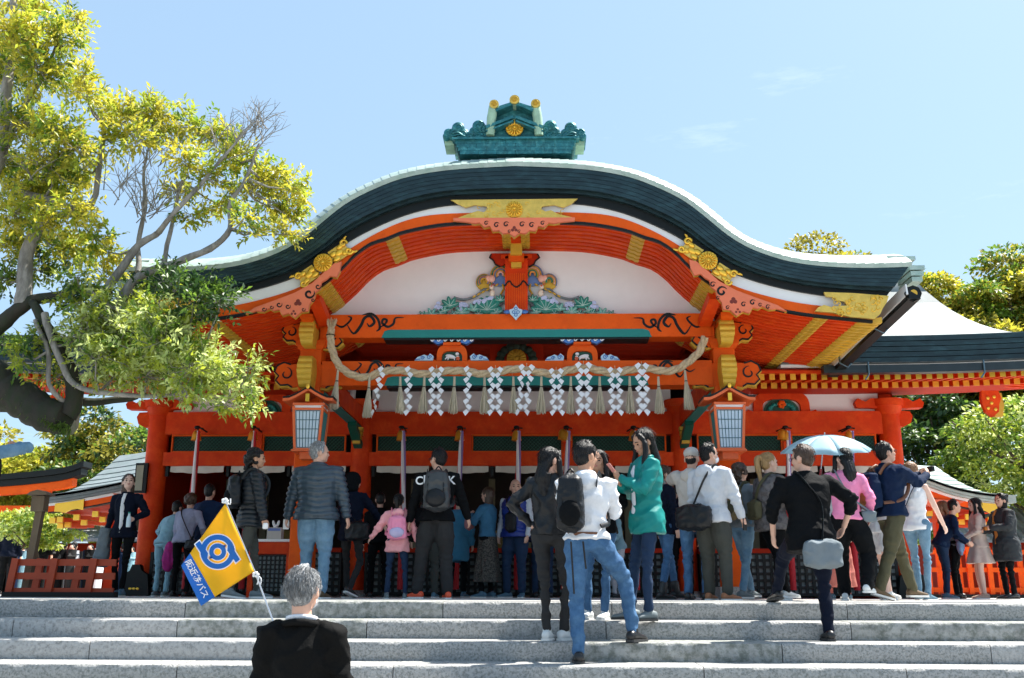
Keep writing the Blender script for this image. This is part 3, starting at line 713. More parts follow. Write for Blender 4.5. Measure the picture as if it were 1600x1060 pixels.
# ================================================================ gable fittings
GF = Y0+.15
def plate(px_pts, Y, th, name, m, parent=hall, flip=False):
    mb = MB(); pts = outline(px_pts, Y)
    if flip: pts = [Vector((-p.x, p.y, p.z)) for p in pts]
    mb.prism(pts, Y-th, Y); return mb.build(name, m, parent)
cp = plate([(704.5, 314), (902.6, 312), (893, 320), (880, 326), (866, 322), (848, 324), (845, 328), (852, 332), (861, 330), (872, 336), (894, 341), (870, 342), (803.5, 346), (740, 343), (713, 343), (734, 335), (747, 331), (756, 333), (763, 328), (760, 324), (742, 322), (728, 326), (715, 320)], GF, .03, 'gilt_center_plate', GOLD)
chrys(P(803.5, 327, GF-.05), .115, 'plate_chrysanthemum', cp, CG)
random.seed(3)
mb = MB()
for k in range(26):
    px = random.uniform(728, 880); py = random.uniform(319, 339)
    if abs(px-803.5) < 17: continue
    c = P(px, py, GF); mb.tube([(p[0], GF-.032, p[2]) for p in spiral(c.x, c.z, .035, random.random()*6, .8, 9, .3, random.choice((-1, 1)))], .005, 5)
mb.build('engraved_scrollwork', CG, cp, smooth=60)
def gegyo(pts, flip, holes, name='pink_gable_pendant'):
    o_ = plate(pts, GF-.02, .05, name, PINK, hall, flip)
    q = [(a+(-1.5 if flip else 1.5)*0, b+2.2) for a, b in pts]
    plate(q, GF+.06, .07, 'pendant_gilt_edge', GOLDP, o_, flip)
    for (hx, hy, r_, kind) in holes:
        c = P(hx, hy, GF-.07); sx = -1 if flip else 1; mb = MB(); c.x *= sx
        if kind == 0:
            for dx, dz in ((0, .02), (-.022, -.014), (.022, -.014)): mb.ell((c.x+dx, GF-.07, c.z+dz), (.018*r_, .004, .018*r_), 8, 5)
        elif kind == 1:
            mb.strip([Vector(v) for v in spiral(c.x, c.z, .04*r_, .5, 1.1*sx, 14, .2)], .016*r_, GF-.074, GF-.068)
        else:
            mb.ell((c.x, GF-.07, c.z), (.05*r_, .004, .03*r_), 10, 5)
        mb.build('pendant_opening', mat('dark_openwork', (.16, .015, .005), .6) if kind == 0 else BLACKL, o_)
    return o_
gegyo([(709, 343), (709, 347), (730, 349), (742, 351), (750, 350), (757, 357), (766, 355), (770, 363), (780, 362), (786, 367), (796, 366), (803.5, 372), (812, 366), (821, 367), (827, 362), (837, 363), (841, 355), (850, 357), (857, 350), (865, 351), (877, 349), (898, 347), (898, 342)], False,
      [(803.5, 358, 1.2, 0), (791, 351, 1, 1), (816, 351, 1, 1), (796, 362, .6, 1), (811, 362, .6, 1), (776, 352, 1, 1), (831, 352, 1, 1), (760, 349, .8, 1), (848, 349, .8, 1)])
GP = [(1076, 408), (1079, 422), (1084, 432), (1094, 430), (1101, 436), (1108, 440), (1110, 450), (1118, 456), (1120, 466), (1127, 474), (1129, 485), (1140, 486), (1150, 495), (1160, 488), (1170, 491), (1175, 482), (1184, 484), (1190, 480), (1200, 485), (1212, 484), (1228, 488), (1214, 479), (1180, 467), (1150, 456), (1122, 441), (1101, 422), (1088, 411)]
for fl in (False, True):
    gegyo(GP, fl, [(1128, 456, 1.8, 1), (1146, 470, 1.5, 0), (1162, 476, .9, 1), (1137, 481, .7, 1), (1153, 486, .9, 0), (1188, 477, .7, 1), (1122, 466, .7, 1), (1114, 445, 1, 1), (1176, 473, 1, 1), (1200, 480, .8, 1)])
    sx = -1 if fl else 1
    def M(px, py, Y=GF): q = P(px, py, Y); q.x *= sx; return q
    c = M(1105, 410); fit = chrys(c+Vector((0, -.07, 0)), .125, 'side_chrysanthemum', hall, CG)
    mb = MB(); d = (M(1150, 441)-M(1062, 378)).normalized(); n_ = Vector((-d.z, 0, d.x))*(1 if sx > 0 else -1)
    if n_.z < 0: n_ = -n_
    for s2 in (-1, 1):
        mb = MB()
        for t, off, rr in ((.17, .03, .05), (.17, -.05, .05), (.24, .0, .055), (.30, .06, .045), (.31, -.05, .045)):
            q = c+d*s2*t+n_*off; rot = Matrix((d, Vector((0, -1, 0)), n_)).transposed(); mb.ell(q+Vector((0, -.02, 0)), (rr*1.2, .022, rr*.75), 10, 6, rot)
        for off, cc in ((.065, 1), (-.065, -1)):
            q = c+d*s2*.36+n_*off; mb.tube([(p[0], GF-.03, p[2]) for p in spiral(q.x, q.z, .052, 0, 1.1*cc, 14, .3)], [.017]*13+[.012, .01], 7)
            for k in range(3):
                q2 = q+d*s2*(.03+.02*k)+n_*math.copysign(.04+.01*k, off); mb.ell(q2+Vector((0, -.02, 0)), (.03, .012, .012), 7, 5, rot)
        mb.build('gilt_fleur_relief', CG, fit, smooth=60)
    mb = MB()
    for s2 in (-1, 1):
        q = c+d*s2*.25; rs = []; pts = [q-d*.12+n_*.09, q+d*.12+n_*.1, q+d*.13-n_*.09, q-d*.12-n_*.1]; mb.prism([(p.x, 0, p.z) for p in pts], GF-.015, GF)
    mb.build('gilt_backplate', GOLD, fit)
    e = plate([(1286, 458), (1330, 459.5), (1387, 464), (1384, 474), (1378, 483), (1374, 492), (1365, 500), (1345, 498), (1329, 497), (1300, 490), (1272, 488), (1277, 482), (1286, 478), (1297, 481), (1308, 479.6), (1322, 479), (1318, 473), (1306, 471), (1300, 466), (1290, 465)], GF-.01, .04, 'gilt_end_plate', GOLD, hall, fl)
    mb = MB(); random.seed(5)
    for k in range(34):
        q = M(random.uniform(1300, 1374), random.uniform(464, 492)); mb.tube([(p[0], GF-.055, p[2]) for p in spiral(q.x, q.z, random.uniform(.03, .055), random.random()*6, .8, 9, .3, random.choice((-1, 1)))], .006, 5)
    mb.build('engraved_scrollwork', CG, e, smooth=60)
# ================================================================ gable centre: post and phoenix carving
YP_ = 3.55
mb = MB(); a = P(789, 404, YP_); b = P(824, 492, YP_); mb.box((0, YP_-.05, (a.z+b.z)/2), (b.x-a.x, .1, a.z-b.z)); post = mb.build('gable_post', VERM, hall)
mb = MB()
for k in range(9): mb.box((lerp(-.12, .12, k/8), YP_-.105, lerp(b.z, a.z, .36)), (.012, .014, (a.z-b.z)*.66))
mb.build('post_fluting', VERMO, post)
mb = MB(); q0 = P(789, 447, YP_-.11); mb.strip(smooth_pts([Vector((-.16, 0, q0.z)), Vector((-.1, 0, q0.z+.07)), Vector((-.06, 0, q0.z+.02)), Vector((0, 0, q0.z-.02)), Vector((.06, 0, q0.z+.02)), Vector((.1, 0, q0.z+.07)), Vector((.16, 0, q0.z))], 4), .018, YP_-.125, YP_-.1, False); mb.build('black_scroll', BLACKL, post)
for (x0, x1, ya, yb, yy_, m) in ((795, 813, 372, 398, 3.3, GOLDP), (792, 816, 396, 408, 3.35, VERMO), (796, 812, 408, 418, 3.4, GOLDP), (780, 828, 398, 404, 3.45, VERM)):
    a = P(x0, ya, yy_); b = P(x1, yb, yy_); mb = MB(); mb.box((0, yy_+.1, (a.z+b.z)/2), (b.x-a.x, .2, a.z-b.z)); mb.build('gable_bracket_block', m, post)
for sg in (-1, 1):
    pts = [(804+sg*a, b) for a, b in ((8, 398), (36, 398), (39, 403), (33, 408), (30, 414), (22, 418), (10, 412))]
    w_ = plate(pts, YP_-.02, .05, 'bracket_wing', VERMD, post)
    mb = MB(); mb.strip([Vector((p.x, 0, p.z)) for p in outline(pts, YP_-.06)[1:6]], .02, YP_-.085, YP_-.06, False); mb.build('black_outline', BLACKL, w_)
c = P(806, 488, 3.3)
mb = MB(); mb.prism([(c.x+a, 0, c.z+b) for a, b in ((0, .11), (.04, .05), (.09, .035), (.08, -.02), (.04, -.06), (0, -.11), (-.04, -.06), (-.08, -.02), (-.09, .035), (-.04, .05))], 3.30, 3.34); pd = mb.build('blue_white_pendant', SKYW, hall)
mb = MB()
for dx, dz in ((0, .05), (-.03, .0), (.03, .0), (0, -.04)): mb.tube([(c.x+dx+.02*math.cos(t), 3.296, c.z+dz+.02*math.sin(t)) for t in np.linspace(0, 6.28, 11)], .005, 5, cap=False)
for sg in (-1, 1): mb.ell((c.x+sg*.12, 3.32, c.z+.01), (.05, .02, .03), 8, 5)
mb.build('pendant_tracery', BLUEW, pd, smooth=60)
LEAFG = mat('carved_leaf_green', (.02, .22, .17), .5, var=.3, scale=12)
LEAFP = mat('carved_leaf_pale', (.16, .45, .38), .5, var=.25, scale=12)
ROCK = mat('carved_rock_grey', (.16, .19, .21), .6, var=.4, scale=10, bump=.2)
ORG = mat('carved_orange', (.75, .30, .06), .5); CBL = mat('carved_blue', (.12, .2, .42), .5); CPK = mat('carved_flesh', (.8, .42, .33), .5)
CLV = mat('carved_lavender', (.5, .56, .78), .5)
for sg in (-1, 1):
    Q = lambda px, py, Y=3.56: (lambda q: Vector((sg*abs(q.x), Y, q.z)))(P(804+abs(px-804), py, Y))
    ph = None
    for (cx, cy, r_, n_) in ((832, 431, .155, 6), (858, 441, .115, 5)):
        c = Q(cx, cy, 3.56); mb = MB(); mb.lathe(c, [(.001, .0), (r_*.97, .0), (r_, -.02)], 24, 'Y'); fan = mb.build('tail_fan', [CBL, GOLDP][n_ % 2], hall)
        for k in range(n_):
            rr = r_*(1-.15*k); c = Q(cx, cy, 3.56); mb = MB()
            mb.tube([(c.x+rr*math.cos(t)*.9, 3.56-.012*k, c.z+rr*math.sin(t)) for t in np.linspace(-.5, math.pi+.5, 15)], .013, 6)
            o_ = mb.build('tail_arc', [GOLDP, LEAFG, ORG, CBL, GOLDP, CPK][(k+(0 if sg < 0 else 3)) % 6], ph or hall, smooth=60)
            if ph is None: ph = o_; ph.name = 'phoenix_carving'; WL[ph.name] = Vector((0, 2.3, 0))
    mb = MB(); c = Q(858, 452); mb.tube(smooth_pts([Q(846, 455), Q(858, 452), Q(870, 462), Q(890, 468), Q(905, 464)]), .03, 8, flat=.6); mb.build('wing_plume', ROCK, ph, smooth=60)
    mb = MB(); c = Q(848, 437); mb.ell(c+Vector((-.02*sg, -.04, 0)), (.05, .035, .055)); mb.ell(c+Vector((.035*sg, -.035, .005)), (.04, .03, .05)); mb.build('comb', CPK, ph, smooth=60)
    mb = MB(); c = Q(846, 451); mb.ell(c+Vector((0, -.07, 0)), (.035, .04, .035)); mb.ell(c+Vector((-.01*sg, -.05, -.08)), (.04, .035, .05)); mb.build('head', mat('carved_ivory', (.75, .62, .5), .5), ph, smooth=60)
    mb = MB(); mb.ell(c+Vector((0, -.107, .005)), (.014, .012, .012), 8, 5); mb.tube([c+Vector((.02, -.1, .02)), c+Vector((.05, -.1, .04))], .006, 5); mb.build('beak', mat('carved_red', (.6, .05, .02), .5), ph)
    mb = MB()
    for k in range(6):
        a = Q(838+k*7, 446+k*3.5); mb.ell(a+Vector((0, -.02, 0)), (.035, .02, .014), 8, 5, Matrix.Rotation(.6*sg, 3, 'Y'))
    mb.tube([Q(829, 444), Q(827, 452), Q(832, 460), Q(826, 468)], [.014, .018, .016, .008], 6); mb.build('feather_scales', GOLDP, ph, smooth=60)
    mb = MB(); random.seed(11)
    for k in range(26):
        px = random.uniform(826, 940); t = (px-826)/114; py = random.uniform(488-20*(1-t), 489); mb.ell(Q(px, py, 3.58), (random.uniform(.04, .09), .03, random.uniform(.02, .04)), 9, 6, Matrix.Rotation(random.uniform(-.5, .5), 3, 'Y'))
    tag(mb.build('carved_rock_bank', ROCK, hall, smooth=60), kind='stuff')
    def lobed(px, py, r_, n_, m, tilt):
        c = Q(px, py, 3.53); mb = MB()
        for k in range(n_):
            t = lerp(.15, math.pi-.15, k/(n_-1))+tilt; d = Vector((math.cos(t), 0, math.sin(t)))
            rot = Matrix((d, Vector((0, -1, 0)), Vector((-d.z, 0, d.x)))).transposed(); mb.ell(c+d*r_*.5, (r_*.58, .016, r_*.24), 9, 5, rot)
        mb.ell(c, (r_*.4, .018, r_*.3), 8, 5); o_ = mb.build('carved_leaf', m, hall, smooth=60)
        mb = MB()
        for k in range(n_):
            t = lerp(.15, math.pi-.15, k/(n_-1))+tilt; d = Vector((math.cos(t), 0, math.sin(t))); mb.tube([c+Vector((0, -.018, 0)), c+d*r_*.8+Vector((0, -.017, 0))], [.005, .003], 4)
        mb.build('leaf_vein', mat('vein_white', (.5, .68, .62), .5), o_)
    for a in ((853, 485, .2, 7, LEAFG, 0), (911, 478, .14, 5, LEAFG, .2), (874, 484, .1, 4, LEAFP, 0), (893, 489, .11, 5, LEAFP, 0), (926, 490, .09, 4, LEAFG, 0), (941, 491, .1, 4, LEAFP, -.1), (955, 492, .07, 4, LEAFG, 0), (832, 470, .09, 5, LEAFG, 0), (838, 489, .09, 4, LEAFP, .2), (905, 491, .07, 4, LEAFG, 0), (866, 491, .07, 4, LEAFG, 0), (920, 486, .08, 4, LEAFP, .3)): lobed(*a)
    for fx, fy, n_ in ((929, 477, 9), (890, 479, 9), (849, 469, 6), (860, 471, 6), (868, 474, 4)):
        mb = MB(); 
        for k in range(n_):
            c = Q(fx, fy, 3.51)+Vector((random.uniform(-.045, .045), 0, random.uniform(-.04, .05)))
            for j in range(5): mb.ell(c+Vector((.014*math.cos(j*1.257), 0, .014*math.sin(j*1.257))), (.011, .008, .011), 6, 4)
        o_ = mb.build('carved_flower', CLV, hall, smooth=60)
# ================================================================ lanterns on the porch pillars
FRM = mat('lantern_vermilion', (.72, .13, .03), .5, var=.08)
PAPER = mat('lantern_paper', (.62, .72, .82), .6, var=.04)  # paper tinted blue, sky light put into its colour
for sg in (-1, 1):
    YL = 3.1
    top = P(804+sg*0, 644, YL).z; bot = P(804, 703, YL).z
    cx = P(485 if sg < 0 else 1137, 670, YL).x
    ln = empty('hanging_lantern', (cx, YL, bot-.05), label=('vermilion wooden lantern with paper panes on the left porch pillar' if sg < 0 else 'vermilion wooden lantern with paper panes on the right porch pillar'), cat='lantern', group='lanterns on the porch pillars')
    W0, W1 = .155, .19    # half widths bottom, top
    cor = [(-1, -1), (1, -1), (1, 1), (-1, 1)]
    for a, b in cor:
        mb = MB(); mb.span((cx+a*W0, YL+b*W0, bot), (cx+a*W1, YL+b*W1, top+.05), .032, .032, (0, 1, 0)); mb.build('corner_post', FRM, ln)
    for zq, ww in ((bot-.015, W0+.015), (top+.012, W1), (top+.075, W1+.01)):
        mb = MB()
        for k in range(4):
            a, b = cor[k], cor[(k+1) % 4]; mb.span((cx+a[0]*ww, YL+a[1]*ww, zq), (cx+b[0]*ww*.93, YL+b[1]*ww*.93, zq), .028, .03)
        mb.build('rail', FRM, ln)
    mb = MB(); mb.box((cx, YL, bot-.03), (W0*2+.08, W0*2+.08, .02)); mb.box((cx, YL, bot-.08), (.2, .2, .1)); mb.build('bottom_board', FRM, ln)
    mb = MB(); mb.box((cx, YL, top+.045), (W1*2-.01, W1*2-.01, .04)); mb.build('white_frieze', WHITEP, ln)
    for k in range(4):
        a, b = cor[k], cor[(k+1) % 4]
        mid = lambda z, w_: (Vector((cx+a[0]*w_, YL+a[1]*w_, z)), Vector((cx+b[0]*w_, YL+b[1]*w_, z)))
        p0, p1 = mid(bot, W0-.012); p2, p3 = mid(top, W1-.012); mb = MB()
        n_ = ((p1-p0).cross(p2-p0)).normalized()*.004
        mb.rings([[p0-n_, p1-n_, p1+n_, p0+n_], [p2-n_, p3-n_, p3+n_, p2+n_]]); pn = mb.build('paper_pane', PAPER if k in (0, 2) else mat('teal_side_pane', (.01, .2, .2), .5), ln)
        if k % 2 == 0:
            mb = MB(); q0, q1 = mid(bot+.012, W0-.002); q2, q3 = mid(top-.012, W1-.002)
            for j in range(8):
                t = .08+.84*j/7; mb.span(q0.lerp(q1, t), q2.lerp(q3, t), .006, .008, (0, 1, 0))
            for j in range(5):
                t = j/4; mb.span(q0.lerp(q2, t).lerp(q1.lerp(q3, t), .08), q0.lerp(q2, t).lerp(q1.lerp(q3, t), .92), .006, .007)
            mb.build('pane_muntins', mat('teal_muntin', (.0, .09, .12), .5), pn)
    # little hipped gable roof
    zr0 = top+.09; mb = MB(); rs = []
    for k in range(9):
        u = -1+2*k/8; h_ = .17*(1-abs(u))**1.25+.03*max(0, abs(u)-.7)/.3
        rs.append([(cx+u*.33, YL-.24, zr0+h_-.01), (cx+u*.33, YL-.24, zr0+h_+.025), (cx+u*.33, YL+.24, zr0+h_+.025), (cx+u*.33, YL+.24, zr0+h_-.01)])
    mb.rings(rs); rf = mb.build('lantern_roof', FRM, ln, smooth=30)
    mb = MB(); rs = [[(p[0], p[1]+(.01 if i < 2 else -.01), p[2]+.028) for i, p in enumerate(r_)] for r_ in rs]; rs = [[r_[0], r_[1], r_[2], r_[3]] for r_ in rs]
    mb.rings(rs); mb.build('black_roof_sheet', BLACKL, rf, smooth=30)
    mb = MB(); mb.span((cx, YL-.26, zr0+.2), (cx, YL+.26, zr0+.2), .045, .05); mb.build('roof_ridge', BLACKL, rf)
    mb = MB(); mb.ell((cx, YL-.265, zr0+.205), (.025, .015, .035)); mb.box((cx, YL-.25, zr0+.06), (.05, .03, .1)); mb.build('gilt_finial', CG, rf)
    mb = MB(); mb.box((cx, 3.29, top+.03), (.08, .22, .06)); mb.build('wall_bracket', FRM, ln)
# ================================================================ straw rope, streamers, tassels
STRAW = mat('rice_straw_rope', (.55, .42, .26), .85, var=.22, scale=30, bump=.8, bscale=120, c2=(.42, .30, .17), c2pos=.6)
rp = [(517, 514), (517, 537), (523, 559), (532, 574), (550, 586), (571.5, 590), (592.6, 583), (614, 579), (635, 580.5), (650.7, 583.5), (669, 584.5), (693, 580.5), (714, 579.5), (735, 581.7), (756, 584.6), (780, 581), (801, 577), (820, 578), (850, 583), (868.7, 584.6), (887, 579), (913.6, 574.8), (937, 579), (958.5, 583), (985, 578), (1011, 576), (1037.7, 580), (1058.8, 576.4), (1080, 562), (1093, 548.7), (1101, 527.5)]
RY = 3.18
rc = smooth_pts([P(a, b, RY) for a, b in rp], 8)
rope = empty('straw_rope', tuple(rc[0]), label='thick twisted straw rope slung across the porch between the pillars', cat='rope')
for s3 in range(3):
    mb = MB(); pts = []; ln_ = 0
    for i, p in enumerate(rc):
        if i: ln_ += (p-rc[i-1]).length
        d = (rc[min(i+1, len(rc)-1)]-rc[max(i-1, 0)]).normalized(); n_ = d.cross(Vector((0, 1, 0))).normalized()
        an = ln_*13+s3*2.094; pts.append(p+(n_*math.cos(an)+Vector((0, 1, 0))*math.sin(an))*.026)
    mb.tube(pts, [.030]*len(pts), 10); mb.build('strand', STRAW, rope, smooth=60)
mb = MB(); random.seed(4)
for k in range(60):
    a = random.uniform(-1, 1); b = random.uniform(-1, 1); p = rc[0]; mb.tube([p+Vector((a*.02, b*.02, -.03)), p+Vector((a*.05, b*.05, .06)), p+Vector((a*.065+.01, b*.06, .12+random.random()*.03))], [.006, .005, .003], 4)
for k in range(150):
    i = random.randrange(len(rc)); p = rc[i]+Vector((random.uniform(-.03, .03), -.05+random.uniform(-.02, .02), random.uniform(-.05, .04))); mb.tube([p, p+Vector((random.uniform(-.03, .03), random.uniform(-.04, .0), random.uniform(-.07, .03)))], [.0022, .0012], 3)
mb.build('loose_straw', STRAW, rope)
mb = MB(); mb.tube([rc[4]+Vector((.045*math.cos(t)*0, 0, 0))+Vector((math.cos(t)*.06, math.sin(t)*.06, 0)) for t in np.linspace(0, 6.28, 13)], .006, 5, cap=False); mb.build('black_tie', BLACKL, rope)
def ropez(x):
    b = min(rc, key=lambda p: abs(p.x-x)+(0 if p.z < rc[10].z+.3 else .5)); return b.z
SH = mat('white_folded_paper', (.84, .85, .88), .7, var=.02, trans=.25)
ords = ['first', 'second', 'third', 'fourth', 'fifth', 'sixth', 'seventh', 'eighth', 'ninth', 'tenth', 'eleventh', 'twelfth', 'thirteenth']
for i, (px, kind, tilt) in enumerate(((597, 1, -.16), (639, 1, 0), (682, 2, 0), (731, 1, 0), (774, 2, 0), (823, 2, -.10), (869, 2, .02), (912, 2, 0), (961, 2, 0), (1003, 3, 0))):
    x = P(px, 580, RY-.09).x; z0 = ropez(x)+.05; z1 = P(px, 651, RY-.09).z
    h_ = (z0-z1)/9.2; s_ = h_*1.08
    sm = empty('paper_streamer', (x, RY-.09, z0), label='white zigzag paper streamer, %s from the left on the straw rope' % ords[i], cat='paper streamer', group='paper streamers on the rope')
    random.seed(i+20)
    for col in ((0,) if kind == 1 else (-1, 1)):
        for k in range(9):
            sw = (1 if (k+(col > 0)) % 2 else -1)
            tw = math.cos(k*.45+i)*(.9 if px in (597, 823) and k > 2 else .12)
            cxk = x+(col*h_*.66 if kind == 2 else col*h_*.45)+sw*h_*.24*math.cos(tw)+tilt*h_*k; zc = z0-h_*(k+.55)
            q = [(-.62, .28), (-.1, .72), (.62, .18), (.1, -.62)]; q = [(-a if sw < 0 else a, b) for a, b in q]
            mb = MB(); ys = RY-.10+(.012 if k % 2 else 0)+col*.006
            vs = []
            for a, b in q:
                xo = a*s_*.86; vs.append((cxk+xo*math.cos(tw), ys+xo*math.sin(tw)-random.uniform(0, .006), zc+b*s_*.86))
            mb.add(vs+[(a, b+.0015, c_) for a, b, c_ in vs], [(0, 1, 2, 3), (7, 6, 5, 4), (0, 4, 5, 1), (1, 5, 6, 2), (2, 6, 7, 3), (3, 7, 4, 0)])
            mb.build('paper_fold', SH, sm)
    mb = MB(); mb.tube([(x, RY-.07, z0+.03), (x, RY-.095, z0-.02)], .004, 5); mb.build('hanging_cord', STRAW, sm)
TS = mat('straw_tassel', (.50, .43, .31), .85, var=.25, scale=40, c2=(.38, .33, .24), stretch=(1, 1, .1), bump=.5)
for i, px in enumerate((527, 577, 625, 663, 710, 757, 802, 846, 892, 937, 984, 1029, 1071)):
    yb = 653 if px == 577 else (640 if px in (527, 1071) else 646); x = P(px, 600, RY-.05).x; z0 = P(px, 590 if px not in (527, 1071) else 580, RY).z; z1 = P(px, yb, RY-.05).z
    ta = empty('straw_tassel', (x, RY-.05, z0), label='pale straw tassel, %s from the left on the straw rope' % ords[i], cat='tassel', group='straw tassels on the rope')
    random.seed(i); sl = random.uniform(-.02, .02)-(.05 if px == 527 else 0)+(.04 if px == 1071 else 0); zt_ = lerp(z0, z1, .28); mb = MB()
    for k in range(46):
        a = random.random()*6.28; r_ = random.random()**.5
        p0 = Vector((x+.010*math.cos(a), RY-.05+.01*math.sin(a), z0+.0)); p1 = Vector((x+sl*.2+.013*r_*math.cos(a), RY-.05+.013*r_*math.sin(a), zt_)); p2 = Vector((x+sl*.7+.05*r_*math.cos(a), RY-.05+.05*r_*math.sin(a), lerp(zt_, z1, .6))); p3 = Vector((x+sl+.068*r_*math.cos(a), RY-.05+.068*r_*math.sin(a), z1+random.uniform(-.01, .025)))
        mb.tube([p0, p1, p2, p3], [.004, .006, .007, .005], 4)
    tag(mb.build('straw_bundle', TS, ta), kind='stuff')
    mb = MB(); mb.lathe((x+sl*.2, RY-.05, zt_), [(.019, -.006), (.021, 0), (.019, .006)], 10); mb.build('tie_cord', BLACKL, ta)
# ================================================================ bells with their pull ropes
RR = mat('red_cloth_rope', (.5, .012, .02), .7, var=.1); RW = mat('white_cloth_rope', (.75, .74, .76), .7, var=.05); RP = mat('purple_cloth_rope', (.25, .18, .42), .7)
for i, (px, pxb, dbl) in enumerate(((307, 298, 0), (395, 385, 0), (627, 629, 0), (718, 714, 0), (807, 808, 0), (885, 880, 1), (990, 992, 0), (1228, 1232, 1), (1327, 1330, 0))):
    YB = 6.45; c = P(px, 682, YB); tail = P(pxb, 800, 6.2)
    bl = empty('shrine_bell', tuple(c), label='brass bell with a long striped pull rope, %s from the left under the beam' % ords[i], cat='bell', group='bells hung along the hall front')
    for j in range(2 if dbl else 1):
        o_ = Vector((-.06*j, 0, .02*j)); mb = MB(); mb.lathe(c+o_, [(.01, .10), (.04, .09), (.065, .05), (.072, .0), (.08, -.05), (.086, -.07), (.07, -.072), (.01, -.05)], 20); mb.build('bell_body', CG, bl, smooth=50)
    mb = MB(); mb.tube([c+Vector((.02, .45, .14)), c+Vector((.03, .1, .15)), c+Vector((.0, 0, .16)), c+Vector((-.02, -.02, .12))], .014, 6); mb.tube([c+Vector((-.08, .3, .13)), c+Vector((.0, .02, .15)), c+Vector((.10, .0, .13))], .012, 6)
    mb.ell(c+Vector((.0, 0, .15)), (.05, .03, .03)); mb.build('iron_hook', BLACKL, bl, smooth=60)
    a = c+Vector((.04, -.03, .08)); b = tail
    for s3, m in enumerate((RR, RW, RP if i > 1 else RR)):
        mb = MB(); pts = []
        for k in range(40):
            t = k/39; an = t*2.5+s3*2.094+1.2; r_ = .02+.014*t; p = a.lerp(b, t); pts.append(p+Vector((math.cos(an)*r_*.7, math.sin(an)*r_*.7, 0)))
        mb.tube(pts, [.02+.016*k/39 for k in range(40)], 7); mb.build('rope_strand', m, bl, smooth=60)
    b2 = b+Vector((0, 0, -1.2)); mb = MB(); mb.tube([b, b2], [.05, .05], 8); mb.build('rope_tail', RR, bl, smooth=60)
# ================================================================ foliage
def bark(name, c, c2): return mat(name, c, .85, var=.25, scale=6, bump=.8, bscale=22, c2=c2, c2pos=.52, stretch=(1, 1, .35))
BARKP = bark('pale_bark', (.27, .255, .23), (.14, .13, .115)); BARKD = bark('dark_mossy_bark', (.028, .024, .017), (.016, .026, .009))
BARKB = bark('brown_bark', (.10, .075, .055), (.05, .04, .03))
LM = {}
def leafm(name, c, t=.35): LM[name] = mat('leaf_'+name, c, .42, var=.28, scale=1.3, trans=t, spec=.5); return LM[name]
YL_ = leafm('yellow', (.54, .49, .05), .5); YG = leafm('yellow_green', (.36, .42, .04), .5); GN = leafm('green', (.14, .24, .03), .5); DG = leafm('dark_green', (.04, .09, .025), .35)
PG = leafm('pale_sunlit_green', (.54, .62, .22), .5); OL = leafm('olive', (.30, .27, .035), .45)  # first green is paler, sunlight on the low leaf mass put into colour
def leaf_arrays(cen, dirs, nor, ln, wd):
    """pointed leaves folded along the midrib: 6 verts, 4 triangles each"""
    s_ = np.cross(dirs, nor); s_ /= np.linalg.norm(s_, axis=1)[:, None]+1e-9; n_ = np.cross(s_, dirs)
    ln = ln[:, None]; wd = wd[:, None]
    v = np.stack([cen, cen+dirs*ln*.45+s_*wd*.5+n_*wd*.12, cen+dirs*ln-n_*ln*.12, cen+dirs*ln*.45-s_*wd*.5+n_*wd*.12, cen+dirs*ln*.48-n_*wd*.05], 1)
    return v
def leaves_obj(name, batches, parent, mats, kind='stuff'):
    V = []; MI = []
    for v, mi in batches: V.append(v); MI.append(np.full(len(v), mi) if np.isscalar(mi) else mi)
    V = np.concatenate(V); MI = np.concatenate(MI); n = len(V)
    off = WL.get(parent.name, Vector()); V = V-np.array(off)
    me = bpy.data.meshes.new(name); me.vertices.add(n*5); me.vertices.foreach_set('co', V.reshape(-1))
    base = (np.arange(n)*5)[:, None]; tri = (base+np.array([0, 1, 4, 1, 2, 4, 2, 3, 4, 3, 0, 4])).reshape(-1)
    me.loops.add(len(tri)); me.loops.foreach_set('vertex_index', tri.astype(np.int32))
    me.polygons.add(n*4); me.polygons.foreach_set('loop_start', (np.arange(n*4)*3).astype(np.int32))
    for q in mats: me.materials.append(q)
    me.polygons.foreach_set('material_index', np.repeat(MI, 4).astype(np.int32)); me.update(calc_edges=True); me.validate()
    o = bpy.data.objects.new(name, me); COL.objects.link(o); o.parent = parent
    if kind: o['kind'] = kind
    return o
rng = np.random.default_rng(5)
def unit(a): return a/(np.linalg.norm(a, axis=-1, keepdims=True)+1e-9)
def crown_batches(cen, rad, nl, per, leaf, ncol, flat=.75, topcol=0, rngs=rng):
    """lobed crown: nl leaf lobes scattered in an ellipsoid shell"""
    cen = np.array(cen, float); rad = np.array(rad, float); out_ = []
    for _ in range(nl):
        d = unit(rngs.normal(size=3)); d[2] = d[2]*.8+.12; rr = rngs.uniform(.45, 1.0)
        c = cen+d*rad*rr; lr = rad.mean()*rngs.uniform(.2, .36)
        u = unit(rngs.normal(size=(per, 3))); u[:, 2] = np.abs(u[:, 2])*1.1-.35; q = c+u*lr*np.array([1.15, 1.15, .62])*rngs.uniform(.55, 1.08, (per, 1))
        dirs = unit(u+rngs.normal(size=(per, 3))*.6+np.array([0, 0, -.15])); nor = unit(u*.6+np.array([0, 0, .9])+rngs.normal(size=(per, 3))*.45)
        v = leaf_arrays(q, dirs, nor, rngs.uniform(.7, 1.3, per)*leaf, rngs.uniform(.45, .7, per)*leaf)
        tone = rngs.integers(0, ncol, 1)[0]; mi = np.where(rngs.random(per) < .6, tone, rngs.integers(0, ncol, per))
        out_.append((v, mi))
    return out_
